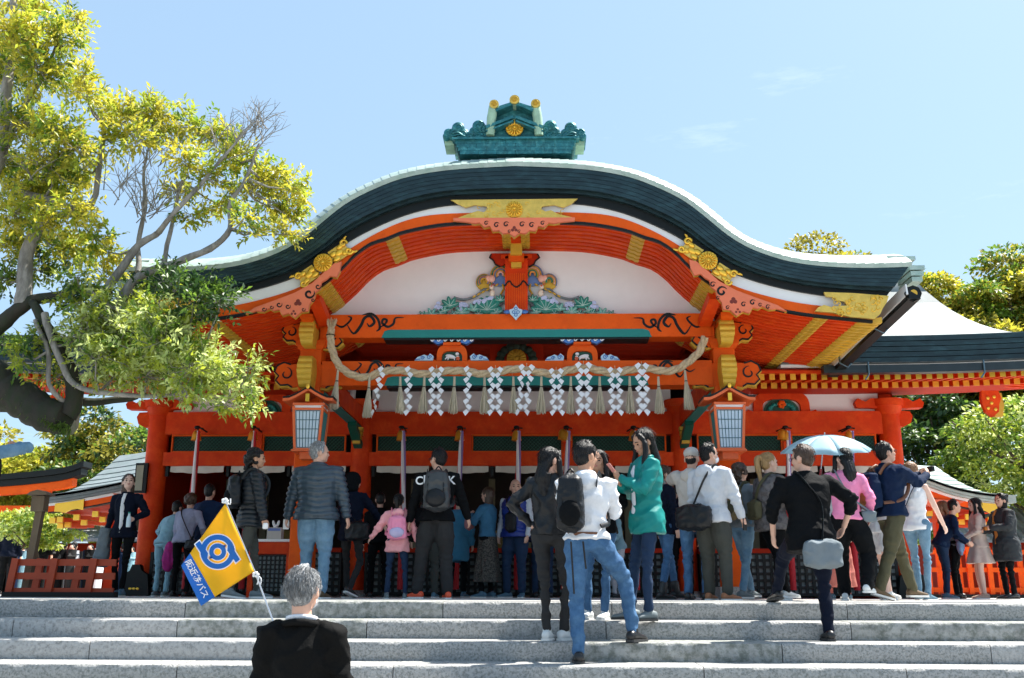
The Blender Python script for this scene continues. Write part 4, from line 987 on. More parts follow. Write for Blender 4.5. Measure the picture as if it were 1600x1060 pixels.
def tree(name, x, y, h, r_, mats, label, nl=30, per=230, leaf=.22, group=None, cen=None, z0=0, cz=.68, rz=.36):
    t = empty(name, (x, y, z0), label=label, cat='tree', group=group)
    mb = MB(); rs_ = [h*.028, h*.022, h*.016, h*.008]; mb.tube([(x, y, z0-.1), (x+.1, y, z0+h*.3), (x-.05, y, z0+h*.55), (x, y, z0+h*.85)], rs_, 9)
    tr = mb.build('trunk', BARKB, t, smooth=60)
    for k in range(7):
        a = rng.uniform(0, 6.28); zb = h*rng.uniform(.35, .6); mb = MB(); e = Vector((x+math.cos(a)*r_*.75, y+math.sin(a)*r_*.75, z0+zb+h*.25))
        mb.tube([(x, y, z0+zb), Vector((x, y, z0+zb)).lerp(e, .5)+Vector((0, 0, -h*.03)), e], [h*.011, h*.008, h*.003], 6); mb.build('limb', BARKB, t, smooth=60)
    leaves_obj('crown', crown_batches((x, y, z0+h*cz), (r_, r_, h*rz), nl, per, leaf, len(mats)), t, mats)
    return t
G2 = 'trees behind the shrine'
tree('evergreen_tree', 10.1, 26, 12.7, 3.3, [OL, OL, YL_, OL], 'yellowish broadleaf tree showing just above the right shoulder of the roof', leaf=.18, group=G2, nl=90, per=520)
tree('evergreen_tree', 13.0, 27, 12.5, 3.2, [OL, OL, YL_, GN], 'small olive crown at the right of the two tops above the roof tip', leaf=.18, group=G2, nl=60, per=480)
tree('evergreen_tree', 11.9, 25.3, 11.9, 3.0, [OL, YL_, OL, GN], 'broad olive crown between the two tops behind the roof curve', leaf=.18, group=G2, nl=90, per=480)
tree('evergreen_tree', 13.4, 22, 10.3, 2.5, [OL, YL_, GN, OL], 'tall yellow-green tree rising over the right wing roof', leaf=.18, group=G2, nl=90, per=520)
tree('evergreen_tree', 16.6, 23, 11.3, 3.0, [YL_, OL, GN, OL], 'brightest golden green tree at the right edge', leaf=.18, group=G2, nl=90, per=520)
tree('evergreen_tree', 12.2, 20, 6.0, 2.4, [DG, GN, DG], 'dark green tree beside the right corner column', leaf=.20, group=G2, nl=40, cz=.6, rz=.42)
tree('maple_tree', 13.2, 16.5, 5.4, 2.6, [GN, YG, GN, PG], 'fresh green layered maple above the small right pavilion', leaf=.15, group=G2, nl=50, cz=.62, rz=.34)
tree('evergreen_tree', 16.4, 18, 7.4, 2.8, [DG, GN, DG], 'dark tree with bare twigs at the right margin', leaf=.2, group=G2, nl=40, cz=.55, rz=.42)
tree('evergreen_tree', -12.6, 22, 6.3, 2.8, [GN, DG, OL], 'blue-green tree close to the left corner column', leaf=.2, group=G2, nl=46, cz=.6, rz=.42)
tree('evergreen_tree', -16.2, 24, 5.6, 2.7, [YG, OL, YL_], 'ochre-green rounded tree left of the corner column', leaf=.2, group=G2, nl=46, cz=.6, rz=.42)
tree('evergreen_tree', -19.6, 23, 6.0, 2.8, [OL, YG, YL_, OL], 'yellow olive tree over the left gateway beam', leaf=.2, group=G2, nl=46, cz=.6, rz=.42)
tree('evergreen_tree', -23, 25, 6.2, 3, [OL, GN], 'olive tree at the far left edge beyond the gateway', leaf=.22, group=G2, nl=40, cz=.6, rz=.42)
tree('maple_tree', -10.6, 12, 1.9, .9, [GN, PG, YG], 'low fresh green maple beyond the left fence', leaf=.1, group=G2, nl=24, per=160, cz=.72, rz=.3)
bt = empty('far_woods', (0, 48, 0), label='dark wooded belt far behind the shrine buildings', cat='woods', kind='stuff'); B_ = []
for k in range(34):
    x = -62+k*3.8; B_ += crown_batches((x+rng.uniform(-1, 1), 48+rng.uniform(-3, 3), rng.uniform(2.2, 3.2)), (3.4, 3, rng.uniform(3.5, 4.6)), 12, 150, .5, 3)
leaves_obj('woods_foliage', B_, bt, [DG, GN, OL])
g = MB(); rs = []
for k in range(61):
    x = -240+k*8; hh = 5+4*mnoise.noise(Vector((x*.02, 3, 0)))+2*mnoise.noise(Vector((x*.07, 1, 0)))
    rs.append([(x, 60, -1), (x, 75, hh*.7), (x, 100, hh), (x, 200, hh*.6), (x, 200, -1)])
g.rings(rs); tag(g.build('hills', mat('wooded_hill', (.035, .06, .02), .9, var=.4, scale=.4, bump=1, bscale=1.5), smooth=80), kind='structure')
# ---------------------------------------------------------------- the big tree at the left
YT = 1.0
T = empty('camphor_tree', (-9.2, 1.6, 0), label='large pale-barked tree with yellow-green leaves leaning in from the left', cat='tree')
def W(px, py, dy=0): q = at(px, py, YT+dy); return Vector((q.x, YT+dy, q.z))
def limb(pts, r0, r1, m, name='limb', sub=4):
    p = smooth_pts([W(*q) for q in pts], sub); n = len(p)
    for i in range(1, n-1): p[i] += Vector((mnoise.noise(p[i]*3), mnoise.noise(p[i]*3+Vector((9, 0, 0))), mnoise.noise(p[i]*3+Vector((0, 9, 0)))))*.03
    mb = MB(); mb.tube(p, [lerp(r0, r1, i/(n-1))/124*(1+.16*mnoise.noise(Vector((i*.7, r0, 0)))) for i in range(n)], 10); return mb.build(name, m, T, smooth=60), p
mb = MB(); mb.tube(smooth_pts([(-9.2, 1.6, -.1), (-9.1, 1.6, .8), (-8.5, 1.5, 1.9), tuple(W(-70, 590, .3))], 4), [.42, .38, .36, .34, .33, .32, .31, .30, .29, .28, .27, .26, .25], 14); mb.build('trunk', BARKD, T, smooth=60)
segs = []
def add(pts, r0, r1, m, sub=4): o_, p = limb(pts, r0, r1, m, sub=sub); segs.extend(p)
add([(-70, 590, .3), (-20, 588), (10, 612), (45, 633), (78, 650), (106, 655)], 30, 22, BARKD, 5)
add([(-75, 585, .3), (-40, 540), (0, 505), (25, 488), (48, 470)], 13, 9, BARKD)
add([(-90, 580, .4), (-60, 400, .3), (-20, 300, .1), (5, 210), (12, 140), (20, 60), (22, -10)], 16, 4, BARKP)
add([(36, 476), (38, 430), (46, 385), (66, 350), (88, 334)], 12, 7, BARKP)
add([(70, 345), (85, 338), (108, 336), (132, 330)], 7, 5, BARKP)
add([(48, 470), (85, 463), (130, 452), (172, 459)], 8, 6, BARKD)
add([(165, 456), (190, 420), (215, 385), (245, 366)], 7, 4.5, BARKP)
add([(245, 366), (268, 338, -.2), (310, 290, -.2), (355, 240, -.2), (398, 190, -.2)], 4.5, 1.2, BARKP)
add([(185, 470), (222, 430), (275, 410), (330, 388), (357, 358), (360, 315), (385, 278), (405, 225)], 7, 1.5, BARKP)
add([(215, 425, .1), (216, 385, .2), (228, 330, .2), (226, 270, .2), (232, 230, .2)], 4.5, 1.2, BARKP)
add([(255, 415), (264, 370, .1), (275, 320, .1), (300, 250, .2), (330, 200, .2)], 4, 1, BARKP)
add([(10, 230), (35, 170), (62, 130), (85, 75), (95, 30)], 5, 1.3, BARKP)
add([(20, 300, .2), (70, 310, .2), (140, 320, .2), (158, 240, .2), (160, 195, .2)], 6, 3, BARKP)
add([(70, 490, -.3), (92, 560, -.3), (118, 600, -.3), (170, 614, -.4), (240, 620, -.5), (300, 610, -.6), (370, 590, -.7)], 5, 1.5, BARKP)
add([(105, 650), (118, 620), (108, 580), (85, 530, -.1), (62, 490, -.1), (48, 470)], 14, 5, BARKD)
add([(118, 628, .3), (160, 628, .4), (215, 620, .5)], 7, 4, BARKD)
add([(55, 500, -.2), (75, 550, -.2), (78, 600, -.2), (105, 630)], 3, 3.5, BARKP)
add([(130, 452, -.3), (180, 480, -.4), (230, 500, -.5), (300, 550, -.6), (380, 590, -.7)], 4, 1.2, BARKP)
mb = MB(); random.seed(9)
for k in range(420):
    t = random.random()**.7; p = W(lerp(0, 110, t), lerp(612, 672, t)+random.uniform(-6, 10), -.12+random.uniform(-.05, .05)); mb.tube([p, p+Vector((random.uniform(-.04, .04), random.uniform(-.05, 0), random.uniform(-.09, .02)))], [.006, .002], 3)
tag(mb.build('moss', GN, T), kind='stuff')
# bare twigs
def twigs(px, py, n, ln, m=BARKP):
    mb = MB()
    for k in range(n):
        p = W(px+random.uniform(-18, 18), py+random.uniform(-10, 25), random.uniform(-.2, .2)); a = random.uniform(.7, 2.2); q = p
        pts = [p]
        for j in range(4): a += random.uniform(-.35, .35); q = q+Vector((math.cos(a), random.uniform(-.3, .3), math.sin(a)))*ln*.25; pts.append(q)
        mb.tube(pts, [.008, .006, .005, .004, .002], 4)
        for j in (1, 2, 3):
            b = a+random.choice((-.7, .7)); mb.tube([pts[j], pts[j]+Vector((math.cos(b), 0, math.sin(b)))*ln*.3], [.004, .0015], 3)
    mb.build('bare_twigs', BARKP, T)['kind'] = 'stuff'
twigs(385, 215, 16, .5); twigs(400, 200, 10, .4); twigs(340, 230, 10, .5); twigs(240, 250, 12, .5); twigs(230, 330, 22, .6); twigs(60, 260, 12, .6); twigs(180, 300, 10, .5)
CL = [(20, 50, 46, 0), (90, 60, 38, 1), (60, 108, 46, 1), (12, 125, 38, 1), (112, 32, 22, 1), (98, 125, 26, 0), (40, 15, 34, 0), (0, 85, 34, 1),
      (40, 200, 46, 1), (88, 205, 36, 1), (18, 262, 46, 1), (80, 258, 42, 1), (118, 235, 30, 1), (60, 305, 40, 0), (20, 335, 40, 0), (112, 330, 28, 0), (135, 150, 18, 0), (130, 118, 16, 0),
      (200, 188, 34, 0), (240, 178, 30, 0), (178, 222, 26, 0), (215, 215, 22, 0), (150, 372, 26, 1), (122, 398, 30, 1), (92, 385, 28, 1), (170, 395, 16, 0), (165, 430, 18, 0), (250, 210, 26, 0), (155, 172, 22, 0),
      (300, 198, 30, 1), (338, 216, 26, 1), (368, 248, 30, 1), (290, 255, 26, 0), (328, 280, 24, 1), (395, 262, 22, 1), (432, 286, 30, 0), (452, 325, 22, 1), (444, 366, 20, 0), (404, 295, 26, 0), (462, 296, 16, 0), (300, 338, 20, 1), (345, 322, 18, 1), (380, 345, 16, 1), (462, 345, 14, 0), (425, 325, 18, 0), (395, 365, 10, 1), (275, 300, 18, 0), (360, 300, 16, 1),
      (30, 385, 36, 1), (60, 422, 26, 2), (8, 440, 28, 2), (30, 300, 30, 1), (100, 290, 26, 1), (70, 350, 26, 1), (130, 270, 22, 0),
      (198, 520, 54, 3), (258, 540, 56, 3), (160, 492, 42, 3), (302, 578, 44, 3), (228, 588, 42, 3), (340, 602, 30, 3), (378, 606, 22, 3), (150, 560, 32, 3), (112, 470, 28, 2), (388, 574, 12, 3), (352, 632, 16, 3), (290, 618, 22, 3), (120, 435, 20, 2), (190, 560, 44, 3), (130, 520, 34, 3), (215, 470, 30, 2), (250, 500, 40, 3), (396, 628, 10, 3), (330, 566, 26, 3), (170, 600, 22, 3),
      (282, 455, 26, 4), (330, 462, 24, 4), (255, 440, 22, 4), (302, 482, 26, 4), (345, 475, 16, 4), (35, 560, 20, 2), (85, 590, 24, 2), (60, 540, 22, 2), (10, 540, 20, 2)]
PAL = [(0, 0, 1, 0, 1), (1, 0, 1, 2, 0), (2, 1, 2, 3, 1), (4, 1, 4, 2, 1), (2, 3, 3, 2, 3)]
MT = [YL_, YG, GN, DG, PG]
bat = []; twg = MB()
segA = np.array([tuple(p) for p in segs])
for (px, py, r_, tone) in CL:
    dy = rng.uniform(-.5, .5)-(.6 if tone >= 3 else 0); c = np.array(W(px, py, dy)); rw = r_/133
    i = np.argmin(((segA-c)**2).sum(1)); p0 = Vector(segA[i]); p1 = Vector(c)
    md = (p0+p1)/2+Vector((rng.uniform(-.06, .06), 0, -.05)); twg.tube([p0, md, p1], [.018, .012, .006], 5)
    n_s = int(6+r_*r_/17)
    for s_ in range(n_s):
        d = unit(rng.normal(size=3)); d[2] = d[2]*.75+.1; o_ = c+d*rw*rng.uniform(.1, .95)*np.array([1, 1.3, .9])
        ax = unit(d*.7+rng.normal(size=3)*.5+np.array([.25, 0, .12])); L_ = rng.uniform(.10, .26); nl_ = rng.integers(7, 13)
        tt = np.linspace(.1, 1, nl_)[:, None]; pos = o_+ax*L_*tt
        side = unit(np.cross(ax, rng.normal(size=3))); sg = np.where(np.arange(nl_) % 2, 1, -1)[:, None]
        dirs = unit(ax*.75+side*sg*.8+rng.normal(size=(nl_, 3))*.3+np.array([0, 0, -.1])); nor = unit(rng.normal(size=(nl_, 3))*.5+np.array([0, -.1, 1]))
        sc_ = .080 if tone != 3 else .076
        v = leaf_arrays(pos, dirs, nor, rng.uniform(.7, 1.25, nl_)*sc_, rng.uniform(.34, .48, nl_)*sc_)
        pal = PAL[tone]; mi = np.array([pal[rng.integers(0, 5)]]*nl_)
        bat.append((v, mi))
        if s_ % 3 == 0: twg.tube([tuple(c+(o_-c)*.3), tuple(o_), tuple(o_+ax*L_)], [.006, .004, .002], 3)
twg.build('twigs', BARKP, T)['kind'] = 'stuff'
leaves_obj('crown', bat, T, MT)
# single leaves at the crown's near edge that can be picked out
v = leaf_arrays(np.zeros((1, 3)), np.array([[1., 0, 0]]), np.array([[0, 0, 1.]]), np.array([.09]), np.array([.032]))[0]
for mi_, m in enumerate((YL_, PG, YG)):
    me = bpy.data.meshes.new('leaf'); me.from_pydata([tuple(p) for p in v], [], [(0, 1, 4), (1, 2, 4), (2, 3, 4), (3, 0, 4)]); me.materials.append(m)
    for k in range(70):
        c = [q for q in CL if q[3] == (0, 3, 1)[mi_]]; q = c[rng.integers(0, len(c))]; a = rng.uniform(0, 6.28)
        o_ = bpy.data.objects.new('leaf', me); COL.objects.link(o_); o_.parent = T
        p = W(q[0]+math.cos(a)*q[2]*.95, q[1]+math.sin(a)*q[2]*.9, -.7-rng.random()*.3); o_.location = p-WL[T.name]; o_.rotation_euler = tuple(rng.uniform(-1, 1, 3)*[1, 1, 3])
mb = MB(); q = W(1602, 122, -2); 
# ================================================================ side buildings
def pavilion(name, label, pts, Y, thick, back, rise, posts, flipgold, lit):
    """corner of a small shrine building: curved copper eave, white and orange boards, gilt tips"""
    A = [Vector((at(a, b, Y).x, Y, at(a, b, Y).z)) for a, b in pts]; A = smooth_pts(A, 5); n = len(A); o_ = empty(name, (A[0].x, Y, 0), label=label, cat='shrine building')
    s_ = thick/1555*(Y+9.8)
    def bd(f0, f1, y0, y1, nm, m):
        mb = MB(); mb.rings([[(p.x, Y+y0, p.z-s_*f1), (p.x, Y+y0, p.z-s_*f0), (p.x, Y+y1, p.z-s_*f0), (p.x, Y+y1, p.z-s_*f1)] for p in A]); return mb.build(nm, m, o_, smooth=40)
    for k in range(3): bd(k/3, (k+1)/3-.03, .02*k, .3, 'copper_fascia_strip', lit)
    bd(1.0, 1.35, .12, .3, 'white_bargeboard', WHITEP); bd(1.35, 2.1, .15, .3, 'orange_bargeboard', VERMO); bd(2.1, 2.25, .15, .3, 'black_trim_line', BLACKL)
    for j in range(9):
        mb = MB(); a, b = j/9, (j+1)/9; zf_ = lambda t: rise*t**1.6
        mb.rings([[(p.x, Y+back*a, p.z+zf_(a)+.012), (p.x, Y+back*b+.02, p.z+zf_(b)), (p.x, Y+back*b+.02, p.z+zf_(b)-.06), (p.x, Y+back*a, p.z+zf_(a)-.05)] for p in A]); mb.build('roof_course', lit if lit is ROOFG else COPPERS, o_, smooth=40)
    sg = 1 if A[-1].x > A[0].x else -1
    E_ = A[-1] if flipgold else A[0]
    for k in range(10):
        t = k/9; p = A[int(t*(n-1))]; 
        for dy, m_ in ((.4, VERM), (.75, VERM)):
            mb = MB(); mb.span((p.x, Y+dy, p.z-s_*2.5-dy*.22), (p.x, Y+dy+1.1, p.z-s_*2.2-dy*.22), .09, .08); rf = mb.build('rafter', VERMO, o_)
            mb = MB(); mb.box((p.x, Y+dy-.01, p.z-s_*2.5-dy*.22), (.12, .05, .11)); mb.build('gilt_tip', CG, rf)
    mb = MB(); mb.rings([[(p.x, Y+.3, p.z-s_*1.9), (p.x, Y+.3, p.z-s_*1.6), (p.x, Y+2.4, p.z-s_*1.6), (p.x, Y+2.4, p.z-s_*1.9)] for p in A]); mb.build('soffit', VERM, o_)
    gi = range(n-7, n) if flipgold else range(2, 8)
    mb = MB(); mb.rings([[(A[i].x, Y+.10, A[i].z-s_*(2.35+.2*math.sin(i*2))), (A[i].x, Y+.10, A[i].z-s_*1.15), (A[i].x, Y+.13, A[i].z-s_*1.15), (A[i].x, Y+.13, A[i].z-s_*(2.35+.2*math.sin(i*2)))] for i in gi]); mb.build('gilt_end_plate', CG, o_)
    i = n//2+(3 if not flipgold else -2)
    mb = MB(); c = A[i]; mb.prism([(c.x+a, 0, c.z-s_*2.1+b) for a, b in ((-.5, .03), (.5, -.03), (.35, -.1), (.2, -.13), (.1, -.24), (0, -.28), (-.12, -.22), (-.2, -.13), (-.35, -.06))], Y+.1, Y+.15); mb.build('pink_gable_pendant', PINK, o_)
    for px, yy_, w_ in posts:
        x = at(px, 850, Y+yy_).x; mb = MB(); mb.box((x, Y+yy_, .75*c.z/2+.3), (w_, w_, c.z*.75+.6)); mb.build('post', VERM, o_)
    e = A[-1] if flipgold else A[0]; sgn = sg if flipgold else -sg
    mb = MB(); mb.box((e.x+sgn*.07, Y+.25, e.z-s_*.55), (.16, .5, s_*1.0)); mb.build('copper_end_block', COPPERS, o_)
    return o_
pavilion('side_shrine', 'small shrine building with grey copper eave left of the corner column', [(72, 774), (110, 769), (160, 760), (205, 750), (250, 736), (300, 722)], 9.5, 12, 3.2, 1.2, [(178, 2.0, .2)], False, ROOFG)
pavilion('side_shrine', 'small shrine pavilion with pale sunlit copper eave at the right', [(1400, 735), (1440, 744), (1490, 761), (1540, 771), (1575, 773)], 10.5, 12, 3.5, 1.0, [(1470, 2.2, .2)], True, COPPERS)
# left gateway
Yg = 15.0; tor = empty('torii_gate', (at(60, 850, Yg).x, Yg, 0), label='vermilion gateway with black-capped upswept beam at far left', cat='torii gate')
A = smooth_pts([P(a, b, Yg) for a, b in ((-260, 748), (-100, 756), (0, 752), (70, 746), (110, 740), (137, 731))], 4)
for z0, z1, y0, m, nm, cut in ((0, .14, -.25, BLACKL, 'black_ridge_cap', 0), (-.16, -.01, -.18, BLACKL, 'black_cap_edge', 1), (-.36, -.165, -.13, VERMO, 'top_beam', 3)):
    B = A[:len(A)-cut*1]; mb = MB(); mb.rings([[(p.x, Yg+y0, p.z+z0), (p.x, Yg+y0, p.z+z1), (p.x, Yg-y0, p.z+z1), (p.x, Yg-y0, p.z+z0)] for p in B]); mb.build(nm, m, tor, smooth=30)
z = P(50, 797, Yg).z; mb = MB(); a = P(-260, 797, Yg); b = P(96, 797, Yg); mb.box(((a.x+b.x)/2, Yg, z), (b.x-a.x, .12, .2)); mb.build('tie_beam', VERMO, tor)
for px in (62, -150):
    x = P(px, 850, Yg).x; mb = MB(); mb.lathe((x, Yg, 0), [(.17, 0), (.15, P(0, 765, Yg).z)], 18); mb.build('post', VERMO, tor, smooth=50)
# wooden sign post
x = at(48, 850, 3.4).x; sp = empty('wooden_signpost', (x, 3.4, 0), label='weathered wooden lantern post leaning behind the left fence', cat='signpost')
WOOD = mat('grey_weathered_wood', (.17, .12, .075), .8, var=.25, scale=5, bump=.4, stretch=(1, 1, .2))
mb = MB(); mb.span((x, 3.4, 0), (x+.08, 3.4, 1.18), .09, .09, (0, 1, 0)); mb.build('post', WOOD, sp)
mb = MB(); mb.box((x+.08, 3.36, 1.2), (.17, .14, .2)); mb.build('lamp_box', WOOD, sp)
mb = MB(); mb.prism([(x-.06, 0, 1.31), (x+.22, 0, 1.31), (x+.18, 0, 1.35), (x+.08, 0, 1.38), (x-.02, 0, 1.35)], 3.25, 3.5); mb.build('small_roof', WOOD, sp)
# fences
def fence(px0, px1, Y, pyt, m, label, step=.27, lean=0.):
    x0, x1 = at(px0, 900, Y).x, at(px1, 900, Y).x; h_ = at((px0+px1)/2, pyt, Y).z; f_ = empty('low_fence', (x0, Y, 0), label=label, cat='fence')
    x = x0; k = 0
    while x < x1:
        mb = MB(); mb.span((x-lean, Y+(.07 if k % 2 else 0), 0), (x, Y+(.07 if k % 2 else 0), h_), .085, .05, (0, 1, 0)); mb.build('picket', m, f_); x += step*(.8 if k % 2 else 1.1); k += 1
    for t in (.16, .55, .9):
        mb = MB(); mb.box(((x0+x1)/2, Y+.035, h_*t), (x1-x0+.1, .03, .085)); mb.build('rail', m, f_)
    mb = MB(); mb.box(((x0+x1)/2, Y, .035), (x1-x0+.2, .14, .07)); mb.build('black_sill', BLACKL, f_)
fence(22, 172, 3.2, 873, mat('shaded_red_fence_paint', (.42, .055, .015), .6, var=.15), 'red low wooden fence with its shade painted in, on the shaded left of the platform', lean=.05)  # shade put into the colour: browner red than the right fence
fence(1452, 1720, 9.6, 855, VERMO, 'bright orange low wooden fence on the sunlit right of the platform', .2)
g = MB(); g.box((15, 16, 1.35), (5, 1.2, .9)); 
tr_ = empty('tiled_roof_hall', (15.5, 17.5, 0), label='low hall with grey tiled roof beyond the right fence', cat='building')
TILE = mat('grey_roof_tile', (.33, .34, .36), .5, var=.2, scale=8)
mb = MB(); mb.box((15.5, 18.6, .7), (9, 2.2, 1.4)); mb.build('wall', VERMD, tr_)
for k in range(36):
    x = 11+k*.25; mb = MB(); mb.tube([(x, 17.0, 1.45), (x, 17.8, 1.85), (x, 18.7, 2.4)], [.085]*3, 8); mb.build('roof_tile_row', TILE, tr_, smooth=60)
mb = MB(); mb.span((15.5, 16.98, 1.40), (15.5, 18.75, 2.38), 9.2, .06); mb.build('roof', TILE, tr_)
bl_ = empty('pale_roof_hall', (-13, 22, 0), label='long hall with pale grey roof seen beyond the left fence', cat='building')
mb = MB(); mb.span((-13, 20, 1.55), (-13, 23, 2.1), 9, .1); mb.build('roof', TILE, bl_); mb = MB(); mb.box((-13, 22, .75), (8.4, 2, 1.5)); mb.build('wall', VERMD, bl_)
# offering table
c = at(430, 850, 4.3); ot = empty('offering_table', (c.x, 4.3, 0), label='white-topped red table with a dark grille front beside the left porch pillar', cat='table')
zt_ = at(430, 846, 4.3).z; w_ = .62
mb = MB(); mb.box((c.x, 4.3, zt_), (w_, .5, .035)); mb.build('tabletop', WHITEP, ot)
mb = MB(); mb.box((c.x, 4.32, zt_-.10), (w_-.04, .46, .16)); mb.build('apron', VERM, ot)
for sx in (-1, 1):
    for sy in (-1, 1): mb = MB(); mb.box((c.x+sx*(w_/2-.05), 4.3+sy*.2, zt_/2-.05), (.07, .07, zt_-.1)); mb.build('leg', VERM, ot)
mb = MB()
for k in range(9): mb.box((c.x-.24+.06*k, 4.12, .32), (.02, .02, .48))
for k in range(9): mb.box((c.x, 4.125, .08+.06*k), (.5, .015, .02))
mb.build('grille_panel', BLACKL, ot)
mb = MB(); mb.box((c.x, 4.15, .32), (.5, .01, .5)); mb.build('panel_back', MATS['pale_grille_back'], ot)
CARD = mat('cardboard_box', (.50, .47, .43), .7, var=.06)
bx = empty('donation_box', (c.x+.02, 4.2, zt_+.018), label='small grey cardboard box with printed face on the offering table', cat='box')
mb = MB(); mb.box((c.x+.02, 4.2, zt_+.10), (.2, .14, .16)); mb.build('carton', CARD, bx)
mb = MB(); mb.box((c.x+.02, 4.125, zt_+.15), (.17, .006, .035)); mb.build('printed_band', mat('blue_print', (.12, .2, .5), .6), bx)
mb = MB()
for k in (-1, 1): mb.ell((c.x+.02+k*.03, 4.2, zt_+.235), (.02, .012, .05), 8, 6, Matrix.Rotation(k*.3, 3, 'Y'))
mb.ell((c.x+.02, 4.2, zt_+.195), (.035, .03, .03), 10, 7); rb = mb.build('fox_figurine', WHITEP, smooth=60, loc=(c.x+.02, 4.2, zt_+.18)); tag(rb, 'tiny white fox figurine standing on the cardboard box', 'figurine')
# ================================================================ people
def cloth(name, c, rough=.8, **k): 
    k.setdefault('var', .14); k.setdefault('scale', 7); k.setdefault('bump', .75); k.setdefault('bscale', 26); k.setdefault('spec', .25)
    return mat(name, c, rough, **k)
SK1 = mat('skin_light', (.62, .36, .26), .5, var=.06, scale=12, spec=.35); SK2 = mat('skin_tan', (.46, .25, .16), .5, var=.06, scale=12, spec=.35); SK3 = mat('skin_pale', (.70, .46, .37), .5, var=.06, spec=.35)
HB = mat('black_hair', (.005, .004, .004), .40, var=.5, scale=60, bump=.9, bscale=160, spec=.32, stretch=(1, 1, .12)); HBR = mat('brown_hair', (.055, .028, .014), .4, var=.4, scale=50, bump=.8, bscale=150, stretch=(1, 1, .12))
HG = mat('grey_hair', (.17, .175, .18), .42, var=.55, scale=70, bump=.9, bscale=170, stretch=(1, 1, .15), c2=(.42, .43, .44), c2pos=.55, c2w=.08); HBL = mat('blonde_hair', (.36, .22, .09), .42, var=.35, scale=50, bump=.8, bscale=150, stretch=(1, 1, .12)); HLB = mat('light_brown_hair', (.20, .10, .045), .42, var=.35, scale=50, bump=.8, bscale=150, stretch=(1, 1, .12))
BLK = cloth('black_fabric', (.0045, .005, .006), spec=.1); BLKW = cloth('black_nylon', (.006, .007, .009), .42, spec=.3); CHAR = cloth('charcoal_fabric', (.028, .028, .029), spec=.12); NAVY = cloth('navy_fabric', (.006, .016, .046), spec=.12); NAVD = cloth('dark_navy_fabric', (.004, .007, .018), spec=.12)
JEAN = cloth('blue_denim', (.035, .095, .20), c2=(.075, .17, .31), c2pos=.55, c2w=.15, scale=5); JEANL = cloth('faded_denim', (.10, .20, .30), c2=(.20, .32, .42), c2pos=.55, c2w=.2, scale=5); JEAND = cloth('dark_denim', (.012, .03, .07))
PUFF = cloth('slate_puffer_nylon', (.032, .052, .072), .33, spec=.5, bump=.15); PUFB = cloth('black_puffer_nylon', (.007, .010, .014), .40, spec=.35, bump=.15); WHT = cloth('white_cotton', (.72, .73, .76)); OFFW = cloth('light_grey_cotton', (.52, .54, .58)); TEALJ = cloth('teal_shell_fabric', (.004, .20, .185), .5, bump=.1)
PINKJ = cloth('pink_fleece', (.80, .36, .38)); PINKB = cloth('pink_vinyl', (.80, .26, .40), .4); LAV = cloth('lavender_fabric', (.30, .31, .42)); LBL = cloth('light_blue_fabric', (.24, .42, .50)); MAG = cloth('magenta_fabric', (.35, .02, .17)); TEALS = cloth('steel_blue_shirt', (.05, .22, .36)); DENJ = cloth('denim_jacket_blue', (.04, .14, .24))
BEIGE = cloth('beige_cotton', (.46, .42, .38)); TAN = cloth('tan_canvas', (.20, .16, .08)); KHG = cloth('grey_green_trouser', (.045, .048, .042)); GREYT = cloth('grey_tie_dye', (.13, .12, .12), c2=(.05, .045, .05), c2pos=.55, c2w=.08, scale=9); PKT = cloth('bright_pink_top', (.78, .24, .42)); ROSE = cloth('rose_skirt_fabric', (.50, .16, .13)); TRCH = cloth('pale_trench_fabric', (.55, .45, .40)); BLVEST = cloth('cobalt_puffer_nylon', (.01, .03, .22), .4, spec=.5)
LEOP = cloth('speckled_skirt_fabric', (.10, .09, .075), c2=(.025, .022, .02), c2pos=.5, c2w=.04, scale=30); MUST = cloth('rust_knit', (.40, .14, .03)); GREYF = cloth('grey_fabric', (.16, .19, .21)); OLIVE = cloth('olive_canvas', (.07, .065, .035)); LEATH = mat('brown_leather', (.16, .06, .025), .5, var=.2); SHW = mat('white_sneaker', (.62, .64, .64), .55, var=.1); SHB = mat('black_shoe_leather', (.012, .012, .013), .35, var=.2)
SHT = mat('tan_shoe_suede', (.32, .13, .06), .7); SHBR = mat('brown_shoe_suede', (.11, .07, .035), .75); SHG = mat('grey_sneaker', (.13, .16, .17), .6); SHBL = mat('slate_blue_shoe', (.07, .15, .21), .6); SHO = mat('orange_sneaker', (.75, .09, .03), .5); SOLE = mat('white_rubber_sole', (.68, .68, .66), .6, var=.06); SOLEB = mat('dark_rubber_sole', (.03, .03, .03), .7)
EYEW = mat('dark_iris', (.02, .012, .01), .2); LIP = mat('lip_tone', (.42, .13, .11), .5); MASKM = mat('white_mask_cloth', (.78, .80, .82), .8)
JOBS = []
rp_ = np.random.default_rng(77)
def ik(a, t, l1, l2, pole):
    a, t = Vector(a), Vector(t); d = t-a; L_ = d.length; mxl = (l1+l2)*.999
    if L_ > mxl: d *= mxl/L_; L_ = mxl; t = a+d
    u = d/L_; c = (l1*l1-l2*l2+L_*L_)/(2*L_); h = math.sqrt(max(l1*l1-c*c, 0)); p = Vector(pole); p = p-u*p.dot(u)
    p = p.normalized() if p.length > 1e-4 else u.orthogonal().normalized()
    return a+u*c+p*h, t
